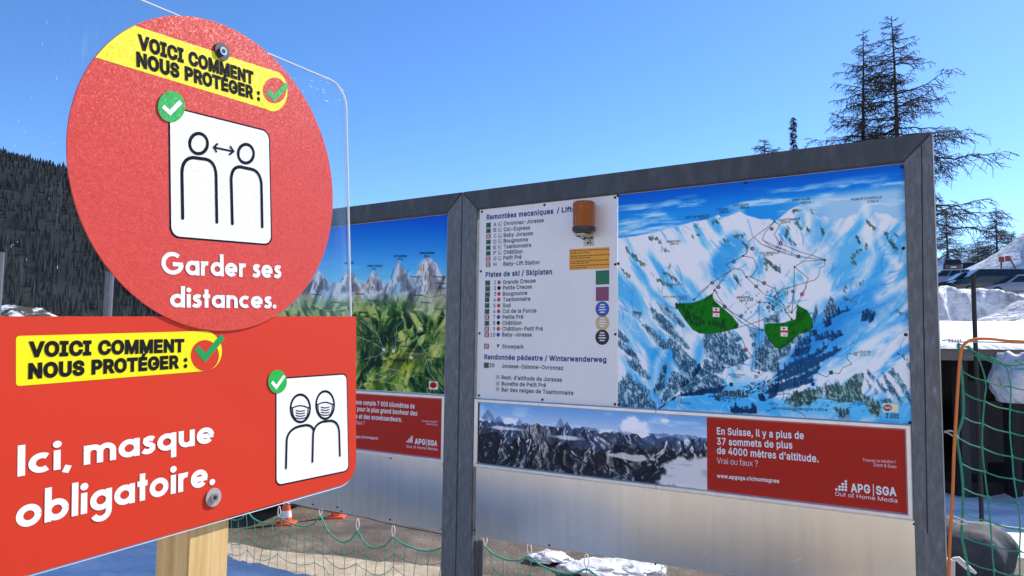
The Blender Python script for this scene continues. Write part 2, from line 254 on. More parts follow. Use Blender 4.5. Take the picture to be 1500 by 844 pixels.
# ------------------------------------------------------------------ lettering
# outlines of a plain sans-serif alphabet: character, advance, closed loops (thousandths of an em)
GLYPHS = {}
for _l in r""" 	188
!	196	67,160 63,509 132,509 128,160	98,-4 86,-3 75,1 66,9 58,18 54,29 52,41 54,53 58,64 66,73 75,80 86,85 98,86 110,85 121,80 130,73 138,64 142,53 143,41 142,29 138,18 130,9 121,1 110,-3
&	448	197,-7 165,-5 136,1 110,12 88,26 69,42 54,62 43,84 36,108 34,133 36,154 40,173 47,189 58,205 70,220 85,235 101,249 120,264 140,279 216,335 223,340 230,346 237,352 243,359 249,367 255,375 259,384 261,394 262,405 260,420 255,434 245,445 233,454 219,459 201,461 189,460 178,457 168,453 159,447 151,440 145,431 141,421 138,411 137,399 138,386 141,375 145,363 152,352 159,340 169,327 179,314 191,300 204,284 438,0 364,0 171,231 121,293 108,310 96,327 87,344 81,361 77,379 75,398 77,420 82,440 91,458 102,474 117,488 134,499 154,507 176,512 200,513 224,512 246,507 266,499 283,488 297,475 308,459 317,442 322,424 324,404 323,389 320,375 315,362 309,349 301,336 291,325 281,314 269,303 256,293 154,217 135,202 121,188 110,174 103,161 98,146 97,131 98,115 102,101 109,87 118,76 130,66 143,57 158,51 175,48 193,46 213,48 232,52 251,59 269,69 286,81 301,95 315,112 327,131 336,151 343,174 348,198 349,224 408,224 406,194 403,167 397,144 389,124 380,107 371,92 361,80 353,70 345,62 333,47 315,30 294,17 271,7 246,-1 221,-5
'	206	78,318 70,509 136,509 128,318
,	188	38,-119 68,71 137,71 84,-119
-	453	337,244 337,188 114,188 114,244
.	188	95,-4 83,-3 73,1 63,9 55,18 51,29 50,41 51,53 55,64 63,73 73,81 83,85 95,87 107,85 118,81 128,73 135,64 140,53 141,41 140,29 135,18 128,9 118,1 107,-3
/	249	235,533 71,-76 14,-76 178,533
0	453	227,-7 191,-3 158,7 130,24 105,48 85,77 69,113 57,155 50,202 48,254 50,306 57,353 69,395 85,431 106,461 130,484 159,502 191,512 227,516 262,512 295,502 323,484 348,461 368,431 384,395 396,353 403,306 405,254 403,202 396,155 384,113 368,77 348,48 323,24 295,7 263,-3	227,50 250,52 271,60 290,74 306,92 320,116 330,144 338,176 342,213 344,254 342,295 338,332 330,365 320,393 306,416 290,435 271,449 250,457 227,460 203,457 182,449 163,435 147,416 134,393 123,365 115,332 111,295 109,254 111,213 115,176 123,144 134,116 147,92 163,74 182,60 203,52
1	453	76,0 76,55 391,55 391,0	276,509 276,0 212,0 212,448 209,448 86,358 86,427 198,509
2	453	64,0 64,47 234,229 252,248 268,266 282,282 294,298 303,312 311,327 316,341 319,356 320,371 319,389 315,405 308,419 298,431 287,441 273,449 258,455 241,458 224,460 205,458 188,454 172,447 159,438 148,427 139,413 132,398 128,381 127,362 66,362 68,391 75,418 86,442 102,464 121,482 143,496 168,507 196,513 225,516 254,513 281,507 306,497 328,482 346,465 361,445 372,423 379,398 381,372 380,354 377,336 371,318 363,299 351,280 336,259 317,235 294,209 267,180 153,60 153,57 389,57 389,0
3	453	218,-7 188,-5 159,1 133,10 108,22 88,38 70,57 57,79 48,104 44,132 109,132 112,115 118,100 126,87 137,76 150,66 165,59 182,54 200,51 219,50 239,51 258,55 275,61 291,69 304,80 315,93 323,108 328,125 329,145 328,163 323,180 316,196 306,211 292,223 275,234 254,241 229,246 201,248 157,248 157,299 288,448 288,452 70,452 70,509 372,509 372,461 211,278 211,289 247,290 279,286 308,276 333,262 354,244 371,222 383,198 391,173 393,145 390,116 383,90 370,66 354,45 333,27 309,12 281,2 251,-5
4	453	40,105 40,158 247,509 311,509 109,166 109,163 413,163 413,105	282,0 282,121 282,146 282,318 343,318 343,0
5	453	221,-7 192,-5 165,1 140,11 118,25 99,41 83,60 71,82 63,105 60,130 122,130 125,115 130,102 138,89 148,78 160,68 173,60 188,54 204,51 221,50 241,51 259,56 276,64 291,75 304,89 314,104 322,122 326,141 328,162 326,183 321,203 314,221 303,237 290,251 275,262 257,270 238,275 218,277 201,276 184,273 167,268 152,262 139,255 128,246 67,253 96,509 366,509 366,452 151,452 134,301 136,301 148,311 162,318 178,325 194,330 212,333 229,334 252,332 274,328 294,321 313,311 330,299 345,285 358,269 370,251 379,231 386,210 390,187 391,163 388,132 381,102 369,76 352,52 332,32 309,15 282,3 253,-4
6	453	226,-7 196,-4 168,3 142,15 119,31 100,51 84,74 73,101 66,130 64,162 65,187 71,212 80,239 93,268 112,302 137,340 252,509 322,509 151,261 145,261 151,270 157,279 165,288 174,295 184,302 196,307 208,311 221,313 235,314 265,312 291,305 316,295 337,280 355,262 370,240 380,215 387,187 389,157 387,127 379,98 368,73 352,50 333,30 310,14 284,3 257,-4	226,48 245,50 263,55 279,63 293,73 304,86 314,101 322,119 326,137 327,157 326,178 322,196 314,213 304,228 293,241 279,251 263,259 245,264 226,265 207,264 190,259 174,252 160,241 148,229 138,214 131,197 126,179 125,158 126,138 131,119 138,102 148,86 160,73 174,63 190,55 207,50
7	453	97,0 323,448 323,452 62,452 62,509 391,509 391,449 165,0
8	453	226,-7 193,-5 163,1 136,11 111,25 91,42 74,62 62,84 54,109 52,135 53,156 58,176 65,195 75,212 87,228 101,241 117,252 134,260 153,265 153,267 129,276 109,289 93,308 80,330 73,354 70,380 73,405 79,429 90,450 106,469 124,485 146,498 170,508 197,514 226,516 255,514 282,508 306,498 328,485 346,469 361,450 373,429 379,405 382,380 379,354 372,330 359,308 343,289 323,276 300,267 300,265 319,260 335,252 351,241 365,228 377,212 387,195 395,176 399,156 401,135 398,109 391,84 378,62 362,42 341,25 317,11 289,1 259,-5	226,49 248,50 267,54 285,60 300,69 313,79 323,91 331,106 335,121 337,139 335,157 330,173 322,189 312,202 298,213 283,223 265,230 247,234 226,235 206,234 187,230 169,223 154,213 140,202 130,189 122,173 117,157 115,139 117,121 121,106 129,91 139,79 152,69 167,60 185,54 205,50	226,290 244,291 260,294 274,300 287,308 298,318 307,330 314,344 318,359 319,376 318,392 314,407 308,420 299,432 288,442 275,449 260,455 244,459 226,460 208,459 192,455 177,449 164,442 153,432 145,420 138,407 134,392 133,376 134,359 138,344 145,330 154,318 165,308 178,300 193,294 209,291
9	453	226,516 256,513 285,506 310,494 333,478 352,458 368,434 380,408 387,378 389,347 387,322 382,296 373,270 359,240 340,207 315,168 200,0 130,0 301,248 307,248 302,238 295,229 287,221 278,214 268,207 257,202 245,198 232,195 218,195 188,197 161,203 137,214 116,229 98,247 83,269 72,294 66,321 64,352 66,382 73,411 85,436 101,459 120,479 143,494 168,506 196,513	226,460 207,459 190,454 174,446 160,435 148,423 138,407 131,390 127,372 125,352 127,331 131,313 138,295 148,280 160,268 174,257 190,250 207,245 226,243 245,245 263,249 279,257 293,267 305,280 314,295 322,312 326,330 327,350 326,371 322,390 314,407 305,422 293,435 279,446 263,454 245,459
:	188	95,-4 83,-3 73,1 63,9 55,18 51,29 50,41 51,53 55,64 63,73 73,81 83,85 95,87 107,85 118,81 128,73 135,64 140,53 141,41 140,29 135,18 128,9 118,1 107,-3	95,271 83,272 73,277 63,284 55,294 51,304 50,316 51,328 55,339 63,349 73,356 83,360 95,362 107,360 118,356 128,349 135,339 140,328 141,316 140,304 135,294 128,284 118,277 107,272
?	358	132,152 132,159 133,187 136,211 141,230 148,245 157,258 168,269 180,279 194,288 209,298 223,309 236,321 247,334 255,349 260,365 262,384 260,399 257,413 250,425 242,436 232,445 220,452 207,457 193,461 178,462 163,461 150,458 137,453 125,446 115,437 106,425 99,412 94,396 92,378 27,378 30,406 38,430 49,452 64,471 82,487 103,499 126,508 151,514 178,516 206,514 232,508 255,498 275,486 292,470 306,451 316,430 322,407 324,382 322,356 316,332 306,311 292,292 275,276 254,261 241,252 229,243 219,235 211,226 204,216 200,205 196,192 194,177 194,158 194,152	164,-4 152,-3 141,1 131,9 124,18 120,29 118,41 120,53 124,64 131,73 141,80 152,85 164,86 176,85 186,80 196,73 203,64 208,53 209,41 208,29 203,18 196,9 186,1 176,-3
A	480	16,0 201,509 276,509 463,0 395,0 287,302 280,323 272,346 264,372 255,402 244,438 232,478 245,478 233,437 222,402 213,371 204,345 197,322 191,302 85,0	110,142 110,199 370,199 370,142
B	456	60,0 60,509 241,509 274,507 304,501 329,491 350,477 367,461 381,442 390,421 396,398 398,374 397,353 393,336 387,320 378,307 368,295 356,286 343,278 329,272 315,267 315,262 331,260 347,254 363,245 378,234 391,220 402,203 411,184 416,161 418,136 416,111 410,88 400,67 386,48 368,31 344,18 317,8 284,2 247,0	125,57 245,57 281,60 309,67 330,80 344,96 353,115 355,137 354,153 350,169 342,184 333,197 320,209 306,218 289,225 269,229 248,231 125,231	125,285 238,285 256,287 273,290 288,296 302,304 314,314 323,326 330,340 335,355 336,372 333,393 326,412 313,429 294,442 270,449 240,452 125,452
C	510	267,-7 225,-3 186,7 150,25 119,49 92,79 70,115 53,157 44,203 40,254 44,305 53,352 70,393 92,429 119,459 150,484 186,501 225,512 267,516 293,514 317,511 340,504 362,496 383,485 402,471 419,456 435,438 448,418 459,397 467,373 473,348 408,348 404,365 397,380 389,395 380,407 369,418 357,428 344,437 330,444 315,449 300,453 284,455 267,456 237,453 209,445 184,432 161,414 141,391 125,364 113,332 106,295 103,254 106,213 113,177 125,145 141,117 161,94 184,76 210,63 237,56 267,53 284,54 300,56 315,60 330,65 344,72 357,81 369,90 380,102 389,114 397,128 404,144 408,160 473,160 467,135 459,112 448,91 435,71 420,53 402,38 383,24 363,13 341,5 317,-2 293,-6
D	502	219,0 96,0 96,57 215,57 254,60 288,68 318,81 343,99 363,122 379,149 390,181 397,216 399,255 397,294 390,329 379,361 364,388 344,410 320,428 291,441 258,449 221,452 93,452 93,509 225,509 273,505 315,495 353,478 385,455 412,426 433,391 449,351 458,306 462,255 458,205 449,159 433,119 411,83 384,54 351,31 312,14 268,3	125,509 125,0 60,0 60,509
E	419	60,0 60,509 372,509 372,452 125,452 125,286 355,286 355,229 125,229 125,57 375,57 375,0
F	410	60,0 60,509 369,509 369,452 125,452 125,278 346,278 346,221 125,221 125,0
G	520	269,-7 225,-3 185,7 149,25 118,49 91,79 69,116 53,157 43,203 40,254 43,305 53,352 69,393 91,429 117,459 149,484 184,501 223,512 265,516 291,514 316,510 340,504 363,494 384,483 403,469 421,453 436,436 449,416 460,395 468,373 474,349 408,349 402,365 395,379 387,393 378,406 368,417 356,427 344,436 330,443 315,448 300,453 283,455 265,456 236,453 209,445 183,432 160,414 141,392 125,364 113,332 106,295 103,254 106,213 113,177 125,145 141,117 161,95 184,76 210,63 238,56 269,53 296,55 322,61 345,71 365,85 382,102 396,123 407,147 413,173 415,202 434,199 283,199 283,256 478,256 478,200 475,160 466,124 451,91 431,62 406,38 377,19 344,5 308,-4
H	517	60,0 60,509 125,509 125,289 392,289 392,509 457,509 457,0 392,0 392,232 125,232 125,0
I	300	31,0 31,57 118,57 118,452 31,452 31,509 269,509 269,452 183,452 183,57 269,57 269,0
J	396	185,-7 143,-2 106,11 75,33 52,63 38,100 33,145 33,173 98,173 98,145 100,117 108,93 122,74 139,61 160,53 185,50 209,53 230,61 248,74 261,93 269,117 272,145 272,509 336,509 336,145 332,100 318,63 294,33 263,11 227,-2
L	393	60,0 60,509 125,509 125,57 361,57 361,0
M	628	60,0 60,509 152,509 277,187 287,159 299,123 311,84 322,49 307,49 318,83 330,121 342,158 352,187 476,509 568,509 568,0 504,0 504,291 504,327 505,369 506,413 507,457 513,457 508,441 503,425 498,409 482,363 467,322 456,291 342,0 286,0 170,291 159,321 145,361 129,408 112,457 119,457 120,416 121,372 122,328 122,291 122,0
N	523	60,0 60,509 136,509 343,183 349,174 355,163 363,151 371,137 379,122 388,107 396,90 405,73 414,55 405,54 403,72 402,90 401,108 400,126 399,142 399,157 399,195 399,509 463,509 463,0 387,0 202,290 177,331 168,346 159,363 148,381 108,452 119,454 122,384 124,328 125,291 125,0
O	533	267,-7 225,-3 186,7 150,25 119,49 92,79 70,115 53,157 44,203 40,254 44,305 53,352 70,393 92,429 119,459 150,484 186,501 225,512 267,516 309,512 348,501 384,484 415,459 442,429 464,393 480,352 490,305 493,254 490,203 480,157 464,115 442,79 415,49 384,25 348,7 309,-3	267,53 296,55 324,63 349,76 372,94 392,116 408,144 420,176 428,213 430,254 428,295 420,332 408,365 392,392 372,415 349,433 324,446 296,453 267,456 237,453 210,445 184,433 161,415 142,392 125,364 113,332 106,295 103,254 106,213 113,176 125,144 142,117 161,94 184,76 210,63 237,55
P	445	60,0 60,509 235,509 272,506 305,499 332,487 356,471 375,452 390,430 400,404 407,377 409,348 407,318 400,291 390,265 375,243 356,223 332,207 305,195 272,188 235,186 109,186 109,242 233,242 257,244 279,248 297,256 312,266 324,279 333,294 339,310 343,328 344,348 343,367 339,385 333,402 324,416 312,428 297,439 279,446 257,451 232,452 125,452 125,0
Q	533	245,159 313,159 369,85 384,65 468,-48 401,-48 346,27 331,46	267,-7 225,-3 186,7 150,25 119,49 92,79 70,115 53,157 44,203 40,254 44,305 53,352 70,393 92,429 119,459 150,484 186,501 225,512 267,516 309,512 348,501 384,484 415,459 442,429 464,393 480,352 490,305 493,254 490,203 480,157 464,115 442,79 415,49 384,25 348,7 309,-3	267,53 296,55 324,63 349,76 372,94 392,116 408,144 420,176 428,213 430,254 428,295 420,332 408,365 392,392 372,415 349,433 324,446 296,453 267,456 237,453 210,445 184,433 161,415 142,392 125,364 113,332 106,295 103,254 106,213 113,176 125,144 142,117 161,94 184,76 210,63 237,55
R	449	60,0 60,509 236,509 273,506 305,500 333,489 356,473 376,455 390,433 401,408 407,381 409,352 407,323 401,296 390,271 376,250 356,232 333,217 305,206 273,200 236,198 96,198 96,255 234,255 258,256 280,260 298,267 313,276 325,287 334,300 340,316 344,333 345,352 344,371 340,389 334,405 325,419 313,430 298,440 279,446 258,451 233,452 125,452 125,0	353,0 230,229 303,229 428,0
S	447	224,-9 188,-7 156,-1 128,9 102,23 81,40 64,60 51,83 42,109 38,137 104,137 108,118 114,102 123,88 136,76 150,66 166,59 185,53 204,50 224,49 246,50 267,54 286,60 303,69 317,79 329,92 338,106 344,122 346,139 344,154 340,168 332,179 322,189 310,197 296,205 280,211 263,217 245,222 184,239 145,253 112,269 86,289 67,313 56,341 52,372 54,400 62,425 75,448 92,468 113,484 138,498 165,508 195,514 227,516 259,514 289,508 316,498 340,484 360,468 377,449 390,427 398,403 401,378 337,378 332,402 320,421 302,437 280,449 254,456 225,459 204,457 185,454 167,448 152,440 139,430 129,418 121,405 117,391 115,376 117,359 122,345 131,334 142,324 155,315 169,308 184,302 198,297 212,293 264,279 279,275 295,270 312,264 328,256 344,248 359,238 372,226 384,213 395,198 402,180 407,161 408,139 406,112 399,87 386,64 370,43 349,25 323,11 294,0 261,-7
T	449	32,452 32,509 417,509 417,452 257,452 257,0 193,0 193,452
U	517	259,-8 220,-6 186,2 154,15 126,33 103,55 85,80 71,108 63,140 60,173 60,509 124,509 124,178 126,155 132,133 141,113 153,95 169,80 187,68 208,59 232,53 259,52 285,53 309,59 331,68 349,80 364,95 377,113 385,133 391,155 393,178 393,509 457,509 457,173 454,140 446,108 433,80 414,55 391,33 363,15 332,2 297,-6
V	480	204,0 16,509 84,509 192,206 199,187 207,164 215,137 225,106 236,71 248,31 235,31 247,71 257,107 267,138 276,165 283,187 290,206 395,509 463,509 278,0
W	686	155,0 16,509 82,509 163,196 167,179 172,162 175,145 187,94 190,76 194,58 197,40 189,40 193,58 196,76 200,94 203,111 207,128 211,145 224,196 306,509 380,509 462,196 466,179 470,162 474,145 486,94 490,76 494,58 497,40 488,40 492,58 495,76 499,94 503,111 506,128 510,145 523,196 603,509 670,509 530,0 455,0 368,323 362,345 357,368 351,391 346,417 341,445 336,475 350,475 345,446 340,420 335,395 330,371 324,347 318,323 230,0
X	474	18,0 217,284 217,236 29,509 104,509 178,400 188,386 196,373 204,361 211,350 217,340 223,329 230,318 236,305 243,292 232,292 252,329 258,339 265,350 272,361 298,400 374,509 446,509 259,239 259,287 456,0 382,0 292,129 268,165 262,175 256,185 250,195 244,206 237,218 230,231 244,231 238,219 231,207 225,196 219,186 213,176 206,166 182,129 91,0
Y	472	203,0 203,208 16,509 91,509 192,344 203,327 213,309 222,292 231,274 240,254 250,230 224,230 233,254 242,275 251,293 260,310 270,327 280,344 381,509 455,509 268,208 268,0
Z	438	42,0 42,46 273,385 284,400 295,415 306,431 318,446 329,461 341,476 348,454 327,453 306,453 285,452 265,452 244,452 223,452 40,452 40,509 397,509 397,462 169,129 157,113 146,97 134,81 97,33 90,54 111,55 131,56 152,57 173,57 193,57 214,57 399,57 399,0
a	389	160,-9 137,-7 115,-3 94,5 76,15 60,29 48,45 38,63 32,84 30,108 32,128 36,146 43,161 53,174 64,184 78,193 92,200 108,206 125,211 143,214 161,217 178,220 234,227 247,229 257,231 265,235 271,240 274,246 276,255 276,257 275,272 272,285 267,297 260,307 251,315 240,322 227,327 212,330 196,331 178,330 163,327 149,322 137,316 127,309 118,301 110,292 104,283 100,274 41,291 51,313 64,331 79,346 95,358 114,368 133,375 153,380 173,383 194,384 208,384 223,382 239,379 255,375 271,369 286,360 300,350 312,336 322,320 330,301 335,278 337,251 337,0 277,0 277,52 272,52 267,43 260,34 252,25 242,16 229,8 215,1 199,-4 181,-7	170,45 192,47 211,51 228,59 242,68 254,80 263,93 270,108 274,122 276,138 276,190 272,187 267,184 259,182 251,180 241,178 231,176 200,171 175,168 161,166 147,163 134,159 122,153 112,147 103,139 97,130 93,118 92,105 93,93 96,82 102,72 109,64 119,57 130,52 142,48 156,46
b	424	229,-8 208,-7 189,-3 172,4 159,12 147,21 138,31 130,41 123,50 118,59 112,59 112,0 53,0 53,509 114,509 114,319 118,319 123,327 130,336 137,346 147,355 158,364 171,373 188,379 207,383 229,384 259,382 287,374 313,361 335,342 354,320 370,293 381,261 388,227 390,189 388,151 381,116 370,84 355,57 336,34 313,16 288,3 260,-6	220,47 242,49 262,55 279,66 294,80 306,97 316,117 323,139 327,163 328,189 327,215 323,239 316,261 307,281 295,298 280,311 262,322 243,328 220,330 198,328 178,322 161,312 147,299 134,282 125,263 118,241 114,216 113,189 114,162 118,138 125,115 135,95 147,78 162,65 179,55 198,49
c	396	207,-8 174,-5 144,3 117,16 93,35 72,58 56,85 44,116 37,150 34,187 37,225 44,260 56,291 72,318 93,341 117,360 144,374 174,382 207,384 226,384 243,381 260,377 276,371 291,364 305,356 318,346 330,335 340,322 349,308 356,293 362,277 303,262 300,272 295,281 290,289 284,297 278,304 270,311 261,316 252,321 242,325 231,328 220,329 207,330 184,328 163,321 145,310 130,296 118,278 108,258 102,236 98,212 96,187 98,163 102,139 108,117 118,97 130,80 145,66 163,55 184,49 207,46 220,47 232,49 243,52 253,55 262,60 271,66 279,73 285,80 292,89 297,98 301,107 304,117 363,102 357,86 350,70 341,56 331,43 319,32 306,21 292,12 277,5 261,-1 244,-5 226,-7
d	424	195,-8 165,-6 137,3 111,16 89,34 70,57 55,84 43,116 36,151 34,189 36,227 43,261 55,293 70,320 89,342 112,361 137,374 165,382 196,384 218,383 237,379 253,373 267,364 278,355 287,346 295,336 301,327 306,319 311,319 311,509 372,509 372,0 313,0 313,59 307,59 301,50 295,41 287,31 277,21 266,12 252,4 236,-3 217,-7	205,47 226,49 246,55 263,65 278,78 290,95 299,115 306,138 310,162 312,189 310,216 306,241 300,263 290,282 278,299 263,312 246,322 227,328 205,330 182,328 162,322 145,311 130,298 118,281 108,261 102,239 98,215 96,189 98,163 102,139 109,117 118,97 130,80 145,66 162,55 182,49
e	404	212,-8 177,-5 145,3 117,16 92,35 72,58 56,85 44,116 37,150 34,187 36,224 44,258 55,290 71,317 91,340 115,359 142,373 172,382 205,384 226,383 246,380 266,374 285,366 303,355 319,341 334,324 347,305 357,282 365,256 370,227 371,194 371,169 75,169 75,221 338,221 310,202 308,226 304,248 298,269 288,286 277,301 263,314 246,323 227,328 205,330 183,328 164,323 146,313 131,301 119,286 109,270 102,251 97,231 96,211 96,178 98,151 102,127 110,106 121,88 135,73 151,61 169,53 190,48 212,46 227,47 241,49 254,53 265,58 276,65 285,73 294,82 300,93 306,105 365,91 358,72 348,55 335,39 320,26 302,14 283,4 261,-3 237,-7
f	254	228,379 228,327 6,327 6,379	81,0 81,432 82,452 87,470 96,486 107,499 120,510 135,519 152,525 169,529 187,530 201,530 212,529 222,527 231,525 238,523 243,521 227,468 215,472 209,473 202,474 195,474 178,472 164,468 154,460 147,449 143,435 142,419 142,0
g	425	207,-151 180,-149 156,-146 134,-140 114,-132 97,-122 82,-110 70,-97 59,-84 51,-69 101,-41 107,-49 114,-57 122,-66 131,-74 142,-82 154,-88 169,-93 187,-96 207,-97 236,-95 261,-87 282,-75 298,-58 308,-34 311,-6 311,68 306,68 301,60 294,51 287,41 277,32 266,23 252,16 236,10 217,6 195,5 165,7 138,14 113,27 90,43 71,65 55,90 43,120 36,154 34,191 36,229 43,263 55,293 71,320 90,342 112,361 138,374 166,382 196,384 218,383 237,379 253,373 267,365 279,356 288,346 296,336 302,327 308,319 313,319 313,379 372,379 372,-9 370,-40 363,-67 350,-90 334,-109 314,-124 291,-136 265,-144 237,-149	205,59 227,61 246,66 264,75 278,87 290,103 300,121 307,142 311,166 312,193 311,219 307,242 300,264 291,283 279,299 264,312 247,322 227,328 205,330 182,328 163,322 145,312 130,298 118,282 109,262 102,241 98,218 96,193 98,167 102,144 109,123 118,104 131,88 145,76 163,66 183,61
h	410	114,227 114,0 53,0 53,509 114,509 114,287 102,287 116,319 132,344 152,362 175,374 200,382 227,384 252,383 275,377 295,369 313,356 328,340 341,321 350,298 355,271 357,240 357,0 296,0 296,235 293,263 286,286 273,304 256,318 235,326 210,329 192,328 176,324 161,317 147,308 136,297 126,283 119,266 115,248
i	167	53,0 53,379 114,379 114,0	84,443 73,444 63,448 54,455 47,463 43,472 41,483 43,494 47,504 54,512 63,518 73,522 84,524 95,522 105,518 114,512 121,504 125,494 126,483 125,472 121,463 114,455 105,448 95,444
k	381	110,137 110,212 121,212 284,379 360,379 184,199 177,199	53,0 53,509 114,509 114,0	294,0 148,186 191,229 372,0
l	189	139,-2 112,0 91,8 74,20 62,37 55,59 53,84 53,509 114,509 114,99 114,83 117,71 120,62 126,57 135,53 146,52 160,53 170,54 181,3 162,-1 154,-2 147,-2
m	610	53,0 53,379 112,379 112,295 108,295 114,314 122,331 132,346 144,358 158,368 172,376 187,382 203,385 219,386 245,383 268,375 287,361 303,342 314,320 321,295 312,295 318,312 326,329 337,343 350,356 364,366 381,375 398,381 417,385 437,386 458,385 478,380 497,372 514,361 529,346 541,328 550,307 555,283 557,255 557,0 496,0 496,254 493,279 485,298 473,313 456,323 438,329 419,330 402,329 387,326 374,320 363,312 353,302 345,290 340,277 336,263 335,247 335,0 274,0 274,260 272,280 265,297 253,311 238,322 220,328 199,330 185,329 171,326 158,320 145,312 135,302 126,289 119,274 115,257 114,238 114,0
n	410	114,227 114,0 53,0 53,379 112,379 112,287 102,287 116,319 132,344 152,362 175,374 200,382 227,384 252,383 275,377 295,369 313,356 328,340 341,321 350,298 355,271 357,240 357,0 296,0 296,235 293,263 286,286 273,304 256,318 235,326 210,329 192,328 176,324 161,317 147,308 136,297 126,283 119,266 115,248
o	415	207,-8 174,-5 144,3 117,16 93,35 72,58 56,85 44,116 37,150 34,187 37,225 44,260 56,291 72,318 93,341 117,360 144,374 174,382 207,384 241,382 271,374 299,360 323,341 343,318 359,291 371,260 379,225 381,187 379,150 371,116 359,85 343,58 323,35 299,16 271,3 241,-5	207,46 231,49 252,55 270,66 285,80 298,97 307,117 314,139 318,163 319,187 318,212 314,236 307,258 298,278 285,296 270,310 252,321 231,328 207,330 184,328 163,321 145,310 130,296 118,278 108,258 102,236 98,212 96,187 98,163 102,139 108,117 118,97 130,80 145,66 163,55 184,49
p	424	53,-143 53,379 112,379 112,319 118,319 123,327 130,336 137,346 147,355 158,364 171,373 188,379 207,383 229,384 259,382 287,374 313,361 335,342 354,320 370,293 381,261 388,227 390,189 388,151 381,116 370,84 355,57 336,34 313,16 288,3 260,-6 229,-8 208,-7 189,-3 173,4 159,12 147,21 138,31 130,41 124,50 118,59 114,59 114,-143	220,47 242,49 262,55 279,66 294,80 306,97 316,117 323,139 327,163 328,189 327,215 323,239 316,261 307,281 295,298 280,311 262,322 243,328 220,330 198,328 178,322 161,312 147,299 134,282 125,263 118,241 114,216 113,189 114,162 118,138 125,115 135,95 147,78 162,65 179,55 198,49
q	424	372,-143 311,-143 311,59 306,59 301,50 295,41 287,31 277,21 266,12 252,4 236,-3 217,-7 195,-8 165,-6 137,3 111,16 89,34 70,57 55,84 43,116 36,151 34,189 36,227 43,261 55,293 70,320 89,342 112,361 137,374 165,382 196,384 218,383 237,379 253,373 267,364 278,355 287,346 295,336 301,327 307,319 313,319 313,379 372,379	205,47 226,49 246,55 263,65 278,78 290,95 299,115 306,138 310,162 312,189 310,216 306,241 300,263 290,282 278,299 263,312 246,322 227,328 205,330 182,328 162,322 145,311 130,298 118,281 108,261 102,239 98,215 96,189 98,163 102,139 109,117 118,97 130,80 145,66 162,55 182,49
r	259	53,0 53,379 112,379 112,321 115,321 124,339 137,354 152,367 171,377 191,383 213,385 229,384 243,384 243,322 230,324 223,325 215,326 207,326 190,324 174,321 159,315 146,306 135,296 126,284 119,269 115,254 114,237 114,0
s	365	182,-8 157,-7 133,-3 112,3 93,12 76,24 62,38 50,54 41,73 36,94 94,107 101,87 111,72 124,60 141,52 160,47 181,45 206,47 227,53 244,62 258,74 265,88 268,103 266,115 262,126 254,136 243,144 229,150 212,155 149,170 118,180 92,192 72,208 58,227 50,249 47,274 49,295 55,314 65,332 79,347 95,360 115,370 137,378 161,383 187,384 212,383 234,379 254,372 271,363 286,352 299,339 309,324 318,308 324,290 268,277 262,291 254,304 243,316 228,325 210,331 187,333 166,331 147,326 131,317 119,305 111,292 109,277 110,264 115,253 124,243 136,235 152,229 172,223 229,209 261,200 287,187 306,171 320,153 328,131 331,107 329,85 323,65 312,47 298,31 281,18 260,6 236,-2 210,-7
t	227	204,379 204,327 6,327 6,379	65,471 126,471 126,98 127,83 130,70 136,61 144,55 156,51 170,50 185,51 202,54 213,2 207,0 200,-2 192,-3 184,-3 176,-4 168,-4 138,-1 113,7 92,21 77,41 68,64 65,93
u	410	182,-5 158,-3 135,2 115,11 97,23 82,39 69,59 60,82 54,109 53,139 53,379 114,379 114,144 116,117 124,94 137,75 154,61 175,53 200,50 218,51 234,55 249,62 263,71 274,83 283,97 290,113 295,132 296,153 296,379 357,379 357,0 298,0 298,92 307,92 294,60 277,35 257,17 234,5 209,-3
v	389	163,0 17,379 84,379 165,155 173,132 180,110 187,87 193,64 199,42 206,21 184,21 191,42 197,64 203,87 209,110 216,132 224,155 305,379 371,379 226,0
w	567	138,0 23,379 87,379 133,214 140,190 147,164 154,137 161,107 168,75 175,41 165,41 172,74 179,105 186,135 192,163 199,189 206,214 252,379 316,379 362,214 368,189 375,163 382,136 388,106 395,75 402,41 391,41 399,75 406,106 413,135 420,163 427,189 434,214 480,379 545,379 429,0 368,0 319,172 305,225 300,243 295,262 291,280 277,338 291,338 277,280 263,225 258,207 253,189 248,172 199,0
x	379	21,0 171,218 171,171 29,379 100,379 147,306 159,287 170,270 179,253 188,237 198,221 207,206 175,206 185,221 194,237 202,253 211,270 222,287 233,306 282,379 352,379 209,169 209,214 358,0 287,0 231,85 219,103 209,120 200,136 191,152 182,167 173,182 205,182 195,167 187,152 178,136 170,120 160,103 148,85 91,0
y	389	47,-139 61,-86 71,-87 83,-89 94,-90 104,-89 113,-86 122,-81 130,-74 138,-64 145,-51 151,-36 163,-1 17,379 84,379 165,155 173,132 180,109 187,87 193,64 199,42 206,21 184,21 190,42 196,64 202,87 209,110 216,132 224,155 305,379 371,379 204,-58 196,-77 187,-93 177,-107 165,-119 153,-128 139,-136 125,-141 109,-144 91,-145 82,-145 73,-144 65,-143 57,-142 52,-140
z	380	42,0 42,46 254,320 254,323 48,323 48,379 333,379 333,331 126,60 126,56 339,56 339,0
